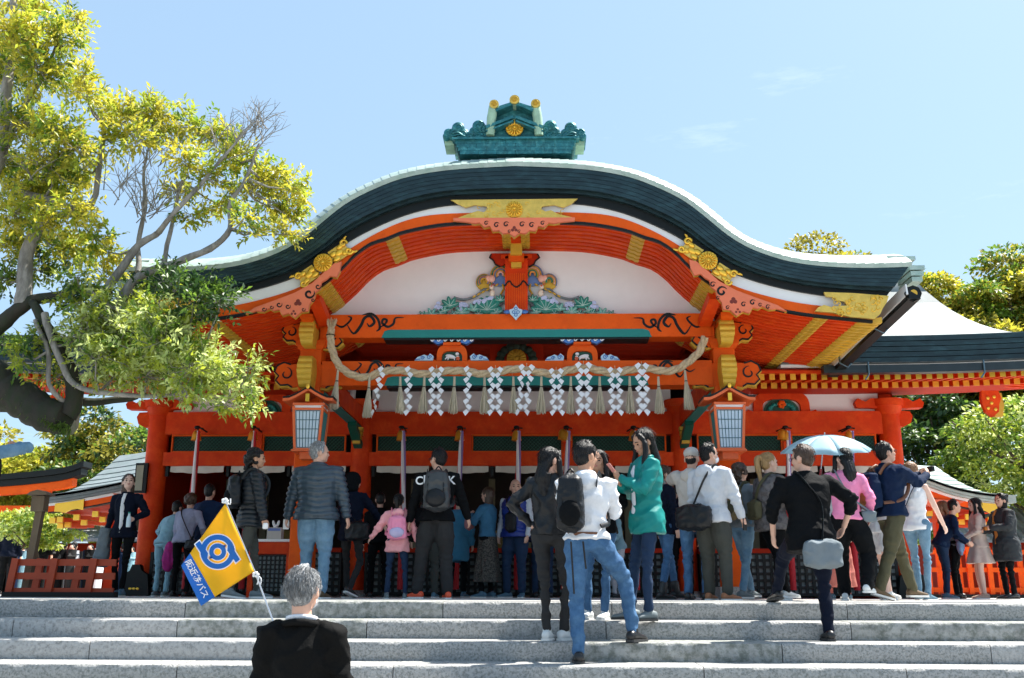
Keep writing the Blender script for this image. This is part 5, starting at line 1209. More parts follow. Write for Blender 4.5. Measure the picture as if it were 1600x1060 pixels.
def limbm(mb, pts, rads, seg=10, flat=1.):
    """rounded-end tapering limb through the given joints"""
    P_ = [Vector(p) for p in pts]; q = []; r_ = []
    d0 = (P_[0]-P_[1]).normalized(); d1 = (P_[-1]-P_[-2]).normalized()
    q += [P_[0]+d0*rads[0]*.8, P_[0]+d0*rads[0]*.5]; r_ += [rads[0]*.45, rads[0]*.82]
    for i in range(len(P_)-1):
        for k in range(4):
            t = k/4; q.append(P_[i].lerp(P_[i+1], t)); r_.append(lerp(rads[i], rads[i+1], t))
    q.append(P_[-1]); r_.append(rads[-1]); q += [P_[-1]+d1*rads[-1]*.5, P_[-1]+d1*rads[-1]*.8]; r_ += [rads[-1]*.82, rads[-1]*.45]
    mb.tube(q, r_, seg, flat=flat)
def job(mb, name, m, parent, vox, sm=3, disp=None, kind=None, smf=.5):
    me = bpy.data.meshes.new(name); me.from_pydata(mb.v, [], mb.f); me.materials.append(m)
    o = bpy.data.objects.new(name, me); COL.objects.link(o); o.parent = parent; WL[o.name] = Vector((0, 0, 0))
    r_ = o.modifiers.new('r', 'REMESH'); r_.mode = 'VOXEL'; r_.voxel_size = vox; r_.use_smooth_shade = True
    if sm: s_ = o.modifiers.new('s', 'SMOOTH'); s_.factor = smf; s_.iterations = sm
    JOBS.append((o, disp)); return o
def finish_jobs():
    dg = bpy.context.evaluated_depsgraph_get(); dg.update(); done = []
    for o, disp in JOBS: done.append(bpy.data.meshes.new_from_object(o.evaluated_get(dg)))
    for (o, disp), me in zip(JOBS, done):
        old = o.data; nm = old.name; o.modifiers.clear(); o.data = me; bpy.data.meshes.remove(old); me.name = nm
        n = len(me.vertices)
        if disp and n:
            co = np.empty(n*3, np.float32); me.vertices.foreach_get('co', co); co = co.reshape(-1, 3)
            no_ = np.empty(n*3, np.float32); me.vertex_normals.foreach_get('vector', no_); no_ = no_.reshape(-1, 3)
            co = disp(co.astype(float), no_.astype(float)); me.vertices.foreach_set('co', co.astype(np.float32).reshape(-1))
        me.polygons.foreach_set('use_smooth', np.ones(len(me.polygons), bool)); me.update()
def wrinkle(amp=.009, freq=34., joints=(), jamp=.009, puff=None, seed=0, strand=None):
    r_ = np.random.default_rng(seed+3); D = [unit(r_.normal(size=3)*np.array([1, 1, 1.5])) for _ in range(7)]; ph = r_.uniform(0, 6.28, 7); fr = freq*r_.uniform(.7, 2.1, 7)
    def f(co, n):
        w_ = co+.03*np.sin(co[:, [1, 2, 0]]*19+ph[:3])
        s = np.zeros(len(co))
        for d, p, q in zip(D, ph, fr): s += np.sin(w_ @ d*q+p)/(1+q/40)
        s = s/2.6; h = amp*(.8-2.6*np.abs(s)**.8)
        for J in joints:
            e, ax = np.array(J[0]), np.array(J[1]); dd = co-e; w2 = np.exp(-(dd**2).sum(1)/(.10**2)); h = h+jamp*w2*np.sin(dd @ ax*95+2*np.sin(co[:, 0]*30))
        if puff: zq = co[:, 2]+.006*np.sin(co[:, 0]*22)+.006*np.sin(co[:, 1]*25+1); h = h*.45+puff[1]*(np.abs(np.sin(np.pi*zq/puff[0]))**.6-.6)
        if strand: a = np.arctan2(co[:, 1]-strand[1], co[:, 0]-strand[0]); h = strand[2]*(np.sin(a*23+3*np.sin(co[:, 2]*14))*.6+np.sin(a*47+co[:, 2]*18)*.4)+amp*s*.6
        return co+n*h[:, None]
    return f
def hand(mb, wr, d, nrm_, s, curl=.5, side=1, r_=.0085):
    """palm, four unequal curled fingers and a thumb; d along the forearm, nrm_ out of the palm"""
    d = Vector(d).normalized(); n = Vector(nrm_); n = (n-d*n.dot(d)).normalized(); x = d.cross(n)*side; wr = Vector(wr)
    rot = Matrix((x, d, n)).transposed(); mb.ell(wr+d*.045*s, (.040*s, .052*s, .017*s), 12, 8, rot); mb.ell(wr+d*.005, (.026*s, .03*s, .02*s), 10, 6, rot)
    for k, (o_, ln) in enumerate(((-.030, .058), (-.010, .070), (.010, .066), (.029, .052))):
        b = wr+d*.075*s+x*o_*s; q = [wr+d*.045*s+x*o_*.8*s, b]; a = .15+curl*.3; ln *= s
        for seg_ in range(3):
            dd = d*math.cos(a)+n*math.sin(a)+x*o_*1.2*(1-curl*.6); q.append(q[-1]+dd*ln*(.46, .32, .24)[seg_]); a += curl*1.15
        limbm(mb, q, [r_*s*1.05, r_*s*1.08, r_*s, r_*s*.92, r_*s*.8], 7)
    q = [wr+d*.02*s-x*.022*s, wr+d*.045*s-x*.045*s+n*.012*s, wr+d*.075*s-x*(.055-.02*curl)*s+n*(.015+.025*curl)*s, wr+d*.098*s-x*(.05-.035*curl)*s+n*(.015+.035*curl)*s]
    limbm(mb, q, [r_*1.4*s, r_*1.25*s, r_*1.1*s, r_*.9*s], 7)
def spot(px, topy, H, z0=0.):
    a, b = -4.5, 30.
    for _ in range(40):
        m_ = (a+b)/2; z = at(px, topy, m_).z
        if z < z0+H: a = m_
        else: b = m_
    return at(px, (topy+930)/2, a).x, a
def person(label, px, topy, H, k=0, rot=0., Y=None, fem=False, build=1., skin=SK1, hair=('short', HB), head=(0, 0), lean=0., side=0., feet=None, hands=None, poles=None,
           top=(BLK, .022), puff=None, hem=-.06, sleeve=1., pants=(JEAN, 1.), skirt=None, shoes=(SHB, SOLEB), near=1, curl=(.45, .45), hips=(0, 0, 0), group='visitors on the shrine platform and steps', collar=None, extra=None, palm=None, short_legs=None, wr=.007, hood=None, neck=None, z0=None, boot=False, shirt=None):
    s = H/1.75; hs = s*1.07; z0 = -RISE*k if z0 is None else z0
    if Y is None: x, Y = spot(px, topy, H, z0)
    else: x = at(px, 850, Y).x
    root = empty('person', (x, Y, z0), R(rot), label=label, cat='person', group=group); WL[root.name] = Vector((0, 0, 0))
    vs, vc = (.0085, .0125) if near else (.012, .018)
    feet = feet or [(-.11, .03, 0, 8), (.11, 0, 0, -8)]; hands = hands or [(-.27, .05, .80), (.27, .05, .80)]; poles = poles or [(-.6, -.8, -.2), (.6, -.8, -.2)]
    hw = .088*s*(1.05 if fem else 1); sw = (.165 if fem else .188)*s*build**.5
    pel = Vector((hips[0], hips[1], .53*H+hips[2]))
    La = .245*H
    up_ = Vector((math.sin(R(side)), math.sin(R(lean)), math.cos(R(lean))*math.cos(R(side)))).normalized(); rt_ = Vector((1, 0, 0)); rt_ = (rt_-up_*rt_.dot(up_)).normalized(); fwd = up_.cross(rt_)
    TP = lambda a, b, c: pel+rt_*a+fwd*b+up_*c
    sh = [TP(-sw, 0, .283*H), TP(sw, 0, .283*H)]; neckb = TP(0, -.005, .300*H)
    hd = TP(0, .012, .300*H)+Vector((0, .005+.03*math.sin(R(lean)), 1)).lerp(up_, .5).normalized()*.105*H
    if abs(lean) < 12 and not side: hd.z = H-.131*s-.0+hips[2] if hips[2] > -.05 else hd.z
    yaw, pit = R(head[0]), R(head[1]); HM = Matrix.Rotation(yaw, 3, 'Z') @ Matrix.Rotation(pit, 3, 'X')
    hp = lambda a, b, c: hd+HM @ Vector((a*hs, b*hs, c*hs))
    ank = []; kne = []; hipj = []
    for i, (fx, fy, fz, fyaw) in enumerate(feet):
        h_ = pel+Vector(((-hw, hw)[i], 0, 0)); a_ = Vector((fx, fy, fz+.075*s)); fd = Vector((-math.sin(R(fyaw)), math.cos(R(fyaw)), .0))
        kn, an = ik(h_, a_, La, La, fd+Vector(((-.15, .15)[i], 0, 0))); ank.append(an); kne.append(kn); hipj.append(h_)
    elb = []; wri = []
    for i in (0, 1):
        t = Vector(hands[i])*s; t.z = hands[i][2]*s; e, w2 = ik(sh[i], t, .165*H, .145*H, poles[i]); elb.append(e); wri.append(w2)
    # ---- body: one skin surface
    mb = MB()
    skl = (.074, .094, .106)
    mb.ell(hp(0, -.008, .02), (skl[0]*hs, skl[1]*hs, .098*hs), 20, 14, HM); mb.ell(hp(0, .022, -.030), (.058*hs, .066*hs, .078*hs), 16, 12, HM); mb.ell(hp(0, .060, -.075), (.026*hs, .026*hs, .024*hs), 10, 8, HM)
    mb.ell(hp(0, .089, -.022), (.011*hs, .020*hs, .015*hs), 8, 6, HM); mb.tube([hp(0, .082, .018), hp(0, .094, -.02)], [.007*hs, .011*hs], 7); mb.ell(hp(0, .079, .022), (.045*hs, .016*hs, .010*hs), 10, 6, HM); mb.ell(hp(0, .080, -.052), (.020*hs, .012*hs, .011*hs), 10, 6, HM)
    for i in (-1, 1):
        mb.ell(hp(i*.036, .062, -.022), (.022*hs, .022*hs, .02*hs), 8, 6, HM); mb.ell(hp(i*.077, -.008, -.012), (.010*hs, .020*hs, .032*hs), 8, 6, HM)
    limbm(mb, [neckb-up_*.05, neckb+up_*.01, hp(0, -.018, -.045)], [.058*hs, .052*hs*(1 if not fem else .88), .050*hs*(1 if not fem else .88)], 12)
    limbm(mb, [TP(0, 0, 0), TP(0, 0, .15*H), neckb], [.06*s, .07*s, .055*s], 8)
    for i in (0, 1):
        bare = sleeve < .9; ru = .042*s if bare else .026*s
        limbm(mb, [TP(0, 0, .27*H), sh[i], elb[i], wri[i]], [.03*s, ru, (.036 if bare else .026)*s, .025*s], 8)
        d = (wri[i]-elb[i]).normalized(); pn = (palm[i] if palm else ((1, -1)[i], .2, 0)); hand(mb, wri[i], d, pn, s*(1 if not fem else .9), curl[i], 1 if i == 0 else -1)
        if short_legs is not None: limbm(mb, [hipj[i], kne[i], kne[i].lerp(ank[i], .35), ank[i]], [.075*s, .055*s, .056*s, .038*s], 10)
        else: limbm(mb, [pel, hipj[i], kne[i], ank[i]], [.04*s, .04*s, .03*s, .028*s], 8)
    body = job(mb, 'body', skin, root, vs, 2)
    if near:
        for i in (-1, 1):
            m2 = MB(); m2.ell(hp(i*.031, .0795, .003), (.0125*hs, .006*hs, .0065*hs), 8, 6, HM); m2.build('eye', EYEW, root, smooth=60)
            m2 = MB(); m2.tube([hp(i*.014, .088, .022), hp(i*.032, .087, .028), hp(i*.050, .074, .022)], [.0035*hs, .0045*hs, .002*hs], 5); m2.build('eyebrow', hair[1] if hair[1] is not HG else HG, root)
        m2 = MB(); m2.ell(hp(0, .0905, -.051), (.020*hs, .005*hs, .0065*hs), 8, 5, HM); m2.build('mouth', LIP, root, smooth=60)
    # ---- hair
    ht, hm = hair[:2]; mb = MB(); hyaw = Matrix.Rotation(yaw, 3, 'Z'); hy = lambda a, b, c: hd+hyaw @ Vector((a*hs, b*hs, c*hs))
    sd_ = int(abs(px)*7+H*100)
    def cap(e=0.): mb.ell(hp(0, -.018, .034), ((.083+e)*s, (.098+e)*s, (.094+e)*s), 18, 12, HM); mb.ell(hp(0, -.045, -.012), ((.073+e)*s, (.062+e)*s, (.075+e)*s), 14, 10, HM)
    if ht in ('short', 'spiky'):
        cap(); 
        for i in (-1, 1): mb.ell(hp(i*.070, .012, .018), (.014*hs, .022*hs, .034*hs), 8, 6, HM)
        if ht == 'spiky' or True:
            r2 = np.random.default_rng(sd_); 
            for _ in range(34 if ht == 'spiky' else 26):
                a = r2.uniform(0, 6.28); b = r2.uniform(0, 1.15); v = Vector((math.sin(b)*math.cos(a), math.sin(b)*math.sin(a), math.cos(b))); p0 = hp(v.x*.072, -.018+v.y*.085, .034+v.z*.082); ln = (.030 if ht == 'spiky' else .017)*r2.uniform(.5, 1.2)
                mb.tube([p0, p0+(HM @ Vector((v.x*.6+r2.uniform(-.6, .6), v.y*.5+.45+r2.uniform(-.4, .4), v.z*.7+.2)))*ln+(HM @ v)*.012*s], [.011*s, .003*s], 5)
    elif ht == 'bald': mb = None
    elif ht == 'long':
        cap(.004); L_ = .36
        rs = []
        for q in range(9):
            t = q/8; wv = lerp(.088, .070, t)*(1+.08*math.sin(q*1.9+px)); yv = lerp(-.035, -.095, min(1, t*2))-.015*math.sin(t*3); dp = lerp(.062, .030, t)
            c = hy(0, yv, .03-L_*t)
            rs.append([c+hyaw @ Vector((wv*s*math.cos(a), dp*s*math.sin(a), 0)) for a in np.linspace(0, 2*math.pi, 16, endpoint=False)])
        mb.rings(rs)
        for i in (-1, 1): mb.tube(smooth_pts([hp(i*.05, .05, .085), hp(i*.080, .035, .02), hy(i*.092, .03, -.08), hy(i*.095, .05, -.19), hy(i*.08, .065, -.27)], 3), [.020*hs]*4+[.026*hs]*5+[.022*hs]*3+[.008*hs], 8)
        r2 = np.random.default_rng(sd_)
        for _ in range(26): a = r2.uniform(math.pi, 2*math.pi); w_ = r2.uniform(.06, .085); p0 = hy(w_*math.cos(a), -.06+w_*.6*math.sin(a), -.12); mb.tube([p0, p0+Vector((r2.uniform(-.02, .02), r2.uniform(-.02, .02), -.12)), p0+Vector((r2.uniform(-.03, .03), r2.uniform(-.03, .02), r2.uniform(-.27, -.2)))], [.012*hs, .009*hs, .003], 5)
    elif ht == 'bob':
        cap(.006); rs = []
        for q in range(6):
            t = q/5; wv = lerp(.088, .084, t); c = hy(0, -.028, .03-.17*t); rs.append([c+hyaw @ Vector((wv*hs*math.cos(a), .072*hs*(1-.25*t)*math.sin(a), 0)) for a in np.linspace(0, 2*math.pi, 14, endpoint=False)])
        mb.rings(rs)
    elif ht in ('pony', 'bun'):
        cap(.001)
        if ht == 'pony': mb.tube(smooth_pts([hp(0, -.10, .06), hp(0, -.145, .055), hy(0, -.155, -.02), hy(.0, -.13, -.13), hy(.01, -.12, -.24)], 3), [.02*hs]+[.030*hs]*3+[.034*hs]*5+[.026*hs]*3+[.008*hs], 9)
        else: mb.ell(hp(0, -.11, .07), .042*hs)
        mb.tube([hp(-.03, .075, .09), hp(0, -.0, .125), hp(.0, -.1, .07)], .012*hs, 6)
    elif ht == 'curly':
        cap(.002); r2 = np.random.default_rng(sd_)
        for _ in range(150):
            a = r2.uniform(0, 6.28); b = r2.uniform(0, 2.3); v = Vector((math.sin(b)*math.cos(a), math.sin(b)*math.sin(a), math.cos(b)))
            if v.y > .45 and v.z < .55: continue
            mb.ell(hp(v.x*.09, -.02+v.y*.10, .02+v.z*.10)+Vector((0, 0, -.01)), r2.uniform(.014, .024)*hs, 7, 5)
        if hair[0] == 'curly' and len(hair) > 2:
            for _ in range(110): mb.ell(hy(r2.uniform(-.085, .085), r2.uniform(-.12, -.03), r2.uniform(-.28, -.03)), r2.uniform(.012, .022)*hs, 7, 5)
    elif ht == 'hood':
        mb = None; m2 = MB(); m2.ell(hp(0, -.02, .02), (.105*hs, .115*hs, .12*hs), 16, 12, HM); m2.ell(hp(0, -.02, -.09), (.1*hs, .1*hs, .08*hs), 14, 8, HM); job(m2, 'hood', hm, root, vc, 3, wrinkle(.004, 30, seed=sd_))
    elif ht == 'cap':
        cap(-.006); m2 = MB(); m2.ell(hp(0, -.012, .055), (.088*hs, .102*hs, .075*hs), 14, 8, HM); m2.ell(hp(0, .085, .045), (.07*hs, .075*hs, .010*hs), 14, 6, HM); job(m2, 'cap', hair[2], root, vs, 2)
    if ht in ('short', 'spiky', 'long', 'bob', 'pony') and near:
        r3 = np.random.default_rng(sd_+9); m2 = MB(); nst = 1500 if Y < -3 else 260
        for _ in range(nst):
            v = Vector(unit(r3.normal(size=3)))
            if v.y > .55 or (v.z < -.3 and v.y > -.2): continue
            P0 = Vector((v.x*.084, -.020+v.y*.099, .030+v.z*.095)); dn_ = Vector((v.x*.25, -.35+(.5 if v.y > .2 else 0), -1 if v.z < .8 else -.3)); dn_ = (dn_-v*dn_.dot(v)*.92).normalized(); ln = r3.uniform(.025, .05)*(1.6 if ht == 'long' else 1)
            q1 = P0+dn_*ln*.5+v*.004*r3.uniform(0, 1); q2 = P0+dn_*ln+v*r3.uniform(-.002, .007)+Vector((r3.uniform(-.004, .004), 0, 0)); m2.tube([hp(*P0), hp(*q1), hp(*q2)], [.0018*hs, .0015*hs, .0006], 3)
        tag(m2.build('hair_strands', hm, root), kind='stuff')
    if mb is not None: job(mb, 'hair', hm, root, .0075 if near else .012, 1, wrinkle(.003, 60, seed=sd_, strand=((hd.x, hd.y-.02*s, .0026) if ht not in ('curly',) else None)))
    # ---- trousers / skirt
    J = []
    for i in (0, 1): J.append((tuple(kne[i]), tuple((ank[i]-hipj[i]).normalized())))
    pm, pw = pants
    if short_legs is None or short_legs[0] == 'shorts':
        mb = MB(); hb = 1.07 if fem else 1.
        rs = [[TP(0, 0, c)+Vector((math.cos(a)*w_*s*hb*build, math.sin(a)*d_*s*build, 0)) for a in np.linspace(0, 2*math.pi, 18, endpoint=False)] for c, w_, d_ in ((-.07*s, .10, .09), (-.045*s, .158, .115), (.0, .168, .122), (.05*s, .158, .115), (.085*s, .14, .105), (.10*s, .10, .08))]
        mb.rings(rs)
        for i in (0, 1):
            if short_legs is None: limbm(mb, [hipj[i]+Vector((0, 0, .01)), hipj[i].lerp(kne[i], .5), kne[i], ank[i]+(kne[i]-ank[i])*.05], [.098*s*build, .083*s*pw*build, .062*s*pw, .052*s*pw], 12)
            else: limbm(mb, [hipj[i]+Vector((0, 0, .01)), hipj[i].lerp(kne[i], .6)], [.1*s, .098*s], 12)
        job(mb, 'trousers' if short_legs is None else 'shorts', pm, root, vc, 4, wrinkle(wr*.8, 22, J, .007, seed=sd_+1))
    if skirt:
        sm_, zlow, wlow = skirt; mb = MB(); rs = []
        for q in range(9):
            t = q/8; w_ = lerp(.15, wlow, t); z = lerp(pel.z+.06, zlow, t); c = Vector((pel.x, pel.y, z)).lerp(Vector(((ank[0].x+ank[1].x)/2, (ank[0].y+ank[1].y)/2, z)), t*.6)
            rs.append([c+Vector((math.cos(a)*w_*(1+.10*t*math.sin(a*7+px)), math.sin(a)*w_*.78*(1+.10*t*math.sin(a*7+px)), 0)) for a in np.linspace(0, 2*math.pi, 42, endpoint=False)])
        mb.rings(rs); job(mb, 'skirt', sm_, root, vc, 2, wrinkle(.004, 20, seed=sd_))
    # ---- top / jacket
    tm, tk = top; mb = MB(); f_ = .94 if fem else 1.
    hq = .012 if hem < -.03 else 0
    lv = [(hem, .165+hq+tk*1.2, .118+hq+tk), (hem+.02, .166+hq+tk*1.2, .120+hq+tk), (.0, .164+hq+tk, .118+hq+tk), (.06*H, .142*f_+tk, .104+tk), (.12*H, .145*f_+tk, .107+tk), (.19*H, .165*f_+tk, .122*(1.02 if fem else 1)+tk), (.245*H, .170*f_+tk, .112+tk), (.285*H, .150*f_+tk, .086+tk*.7), (.312*H, .085+tk*.6, .062+tk*.5), (.322*H, .055+tk*.4, .05+tk*.4)]
    lv = [lv[0]]+[l for l in lv[1:] if l[0] > hem+.015]
    mb.rings([[TP(math.cos(a)*w_*s*build, math.sin(a)*d_*s*build, c if abs(c) > .2 or c > .02 else c*s) for a in np.linspace(0, 2*math.pi, 20, endpoint=False)] for c, w_, d_ in lv])
    J = []
    for i in (0, 1):
        shi = TP((-1, 1)[i]*sw*.88, 0, .268*H)
        if sleeve > .9: limbm(mb, [shi, sh[i]-up_*.012, elb[i], wri[i]-(wri[i]-elb[i]).normalized()*.012], [(.052+tk)*s, (.050+tk)*s, (.040+tk*.9)*s, (.031+tk*.55)*s], 12); J.append((tuple(elb[i]), tuple((wri[i]-sh[i]).normalized())))
        elif sleeve >= .8: limbm(mb, [shi, sh[i]-up_*.012, elb[i], elb[i].lerp(wri[i], .4)], [(.052+tk)*s, (.050+tk)*s, (.043+tk*.8)*s, (.040+tk*.6)*s], 12); J.append((tuple(elb[i]), tuple((wri[i]-sh[i]).normalized())))
        elif sleeve > 0: limbm(mb, [shi, sh[i]-up_*.012, sh[i].lerp(elb[i], sleeve)], [(.050+tk)*s, (.05+tk)*s, (.047+tk)*s], 12)
    job(mb, collar[2] if collar and len(collar) > 2 else 'top', tm, root, vc, 4 if not puff else 3, wrinkle(wr, 24, J, .007, puff=puff, seed=sd_+2))
    if collar:
        m2 = MB(); m2.tube([neckb+Vector((math.cos(a)*(.062+tk*.5)*s, math.sin(a)*.060*s+.005, .018*s-math.sin(a)*.016*s)) for a in np.linspace(0, 2*math.pi, 17)], .017*s*collar[1], 8, flat=1.); m2.build('collar', collar[0], root, smooth=60)
    if shirt:     # inner shirt seen between open fronts
        m2 = MB(); m2.rings([[TP(math.cos(a)*w_*s, max(math.sin(a), -.2)*(d_+tk+.012)*s*build, c) for a in np.linspace(0, 2*math.pi, 16, endpoint=False)] for c, w_, d_ in ((-.03, .055, .12), (.06*H, .06, .106), (.19*H, .065, .124), (.26*H, .055, .106), (.30*H, .04, .07))]); m2.build('inner_shirt', shirt, root, smooth=60)
    if hood: m2 = MB(); m2.ell(TP(0, -.085*s-tk, .275*H), (.12*s, .05*s, .09*s), 14, 8); job(m2, 'hood', hood, root, vc, 3, wrinkle(.006, 30, seed=sd_))
    if neck: m2 = MB(); limbm(m2, [neckb-up_*.03, neckb+up_*.035], [.082*s, .074*s], 14); job(m2, 'scarf', neck, root, vc, 2, wrinkle(.008, 50, seed=sd_))
    # ---- shoes
    for i in (0, 1):
        fx, fy, fz, fyaw = feet[i]; a = ank[i]; tilt = feet[i][3] and 0; fd = Vector((-math.sin(R(fyaw)), math.cos(R(fyaw)), 0)); sx = Vector((fd.y, -fd.x, 0)); base = Vector((a.x, a.y, a.z-.075*s)); lift = max(0, fz-round(fz/RISE)*RISE) if abs(fz-round(fz/RISE)*RISE) > .015 else 0
        dn = Vector((0, 0, 1)); 
        if lift > 0: ang = min(.9, lift/.16); fd2 = fd*math.cos(ang)-dn*math.sin(ang); up2 = dn*math.cos(ang)+fd*math.sin(ang)
        else: fd2, up2 = fd, dn
        q = lambda l, w_, h_: a-up2*.075*s+fd2*l*s+sx*w_*s+up2*h_*s
        prof_ = [(-.085, .020, .030, .062), (-.075, .034, .012, .085), (-.03, .038, .012, .098), (.02, .040, .012, .092), (.07, .044, .012, .070), (.12, .048, .012, .056), (.165, .042, .012, .046), (.19, .022, .014, .034)]
        m2 = MB(); rs = []
        for l, w_, z0_, z1_ in prof_:
            ring = []
            for t in np.linspace(0, 2*math.pi, 12, endpoint=False):
                cz = (z0_+z1_)/2; ring.append(q(l, w_*math.copysign(abs(math.cos(t))**.8, math.cos(t)), cz+(z1_-z0_)/2*math.sin(t)))
            rs.append(ring)
        m2.rings(rs)
        if boot: limbm(m2, [a, a.lerp(kne[i], .28)], [.052*s, .058*s], 12)
        else: limbm(m2, [a-up2*.01, a+(kne[i]-a)*.05], [.040*s, .040*s], 10)
        so_ = m2.build('shoe', shoes[0], root, smooth=60)
        m2 = MB(); m2.rings([[q(l, w_*1.1*c_, hh) for l, w_, c_ in [(l, w_, 1) for l, w_, _, _ in prof_]+[(l, w_, -1) for l, w_, _, _ in reversed(prof_)]] for hh in (0, .022)]); m2.build('sole', shoes[1], so_)
    info = dict(root=root, s=s, TP=TP, hp=hp, HM=HM, hd=hd, wri=wri, elb=elb, sh=sh, pel=pel, H=H, tk=tk, M=Matrix.Translation((x, Y, z0)) @ Matrix.Rotation(R(rot), 4, 'Z'), ank=ank, kne=kne, bd=.12*s*build+tk*s, up=up_, fwd=fwd)
    return info
def held(p, name, label, cat, group=None):
    e = empty(name, tuple(p['root'].location), p['root'].rotation_euler.z, label=label, cat=cat, group=group); WL[e.name] = Vector((0, 0, 0)); return e
def backpack(p, label, m, w_=.30, h_=.46, d_=.17, m2=None, low=0., shell=None, strapm=None, gloss=None, dx=0.):
    s = p['s']; b = held(p, 'backpack', label, 'backpack', 'bags carried by visitors'); TP = p['TP']; H = p['H']
    yb = -(p['bd']+d_/2-.01); zc = .17*H-low; mb = MB(); rs = []
    for q in range(11):
        t = q/10; z = zc+h_*(t-.5); e = (1-abs(2*t-1)**5)**.5*.9+.1; wt = (1-.18*t)
        rs.append([TP(dx+w_/2*wt*e**.5*math.copysign(abs(math.cos(a))**.55, math.cos(a)), yb+d_/2*e*math.copysign(abs(math.sin(a))**.6, math.sin(a))*(1.1-.25*t), z) for a in np.linspace(0, 2*math.pi, 18, endpoint=False)])
    mb.rings(rs); o = job(mb, 'main_compartment', m, b, .012, 2, wrinkle(.006, 34, seed=int(h_*100+w_*1000)))
    mb = MB(); mb.ell(TP(dx, yb-d_*.45, zc-h_*.18), (w_*.38, d_*.28, h_*.22), 14, 9); job(mb, 'front_pocket', m2 or m, b, .012, 2, wrinkle(.003, 40, seed=4))
    mb = MB()
    for i in (-1, 1): mb.span(TP(dx+i*w_*.3, yb-d_*.52, zc-h_*.3), TP(dx+i*w_*.26, yb-d_*.38, zc+h_*.32), .018, .008)
    mb.build('compression_strap', strapm or BLKW, b)
    for i in (-1, 1):
        mb = MB(); r_ = p['bd']; pts = smooth_pts([TP(i*.09*s, -r_, .25*H), TP(i*.11*s, -.05*s, .318*H), TP(i*.13*s, r_*.85, .26*H), TP(i*.155*s, r_*.9, .17*H), TP(i*(.165*s+p['tk']), .02, .09*H), TP(i*.12*s, -r_, .07*H)], 4); mb.tube(pts, .020, 8, flat=.35, upv=(1, 0, 0)); mb.build('shoulder_strap', strapm or m, b, smooth=60)
    mb = MB(); mb.tube(smooth_pts([TP(dx-.04, yb+d_*.3, zc+h_*.48), TP(dx, yb+d_*.3, zc+h_*.58), TP(dx+.04, yb+d_*.3, zc+h_*.48)], 4), .008, 6); mb.build('grab_handle', strapm or BLKW, b, smooth=60)
    return b
def sidebag(p, label, m, c, sz, strap=1, strapm=BLKW, cat='shoulder bag', back=-1, r2=None):
    """bag at local point c, strap over the opposite shoulder"""
    b = held(p, 'shoulder_bag', label, cat, 'bags carried by visitors'); s = p['s']; c = Vector(c); mb = MB(); rs = []
    for q in range(9):
        t = q/8; e = (1-abs(2*t-1)**6)**.5*.9+.1
        rs.append([c+Vector((sz[0]/2*e**.4*math.copysign(abs(math.cos(a))**.5, math.cos(a)), sz[1]/2*e*math.copysign(abs(math.sin(a))**.6, math.sin(a)), sz[2]*(t-.5))) for a in np.linspace(0, 2*math.pi, 18, endpoint=False)])
    if r2: rs = [[c+Matrix.Rotation(R(r2), 3, 'Z') @ (v-c) for v in r_] for r_ in rs]
    mb.rings(rs); job(mb, 'bag_body', m, b, .012, 2, wrinkle(.008, 30, seed=int(sz[0]*100)))
    if strap:
        i = strap; r_ = p['bd']+.012; TP = p['TP']; H = p['H']
        mb = MB(); pts = smooth_pts([c+Vector((0, 0, sz[2]*.45)), TP(-i*.06*s, back*r_, .13*H), TP(i*.05*s, back*r_*.98, .24*H), TP(i*.10*s, back*.03, .322*H), TP(i*.04*s, -back*r_*.95, .25*H), TP(-i*.08*s, -back*r_, .12*H), c+Vector((0, 0, sz[2]*.45))], 5); mb.tube(pts, .017, 8, flat=.3, upv=(1, 0, 0)); mb.build('strap', strapm, b, smooth=60)
    return b
def box_held(p, i, name, label, cat, sz, m, off=(0, 0, 0), rot=None, scr=None):
    w_ = p['wri'][i]; d = (w_-p['elb'][i]).normalized(); b = held(p, name, label, cat); mb = MB(); c = w_+d*.085+Vector(off); mb.box(c, sz, rot); o = mb.build('casing', m, b); md = o.modifiers.new('b', 'BEVEL'); md.width = min(sz)*.3; md.segments = 2
    if scr: mb = MB(); mb.box(c+(rot @ Vector((0, 0, sz[2]/2+.001)) if rot else Vector((0, 0, sz[2]/2+.001))), (sz[0]*.9, sz[1]*.9, .001), rot); mb.build('screen', scr, b)
    return b, c
def glasses(p):
    hp = p['hp']; mb = MB()
    for i in (-1, 1):
        mb.tube([hp(i*.032+.021*math.cos(t), .097, .004+.016*math.sin(t)) for t in np.linspace(0, 6.28, 11)], .0022, 5, cap=False); mb.tube([hp(i*.053, .095, .008), hp(i*.079, .04, .006), hp(i*.079, -.02, .0)], .0028, 5)
    mb.tube([hp(-.012, .1, .006), hp(.012, .1, .006)], .002, 5); mb.build('glasses', BLACKL, p['root'], smooth=60)
def facemask(p):
    hp, s, HM = p['hp'], p['s'], p['HM']; mb = MB(); mb.ell(hp(0, .062, -.048), (.056*s, .046*s, .048*s), 14, 10, HM); job(mb, 'face_mask', MASKM, p['root'], .007, 1, wrinkle(.0015, 70))
    mb = MB()
    for i in (-1, 1): mb.tube([hp(i*.05, .07, -.03), hp(i*.079, .0, .012)], .0025, 4); mb.tube([hp(i*.05, .06, -.07), hp(i*.079, .0, -.03)], .0025, 4)
    mb.build('mask_loop', MASKM, p['root'])
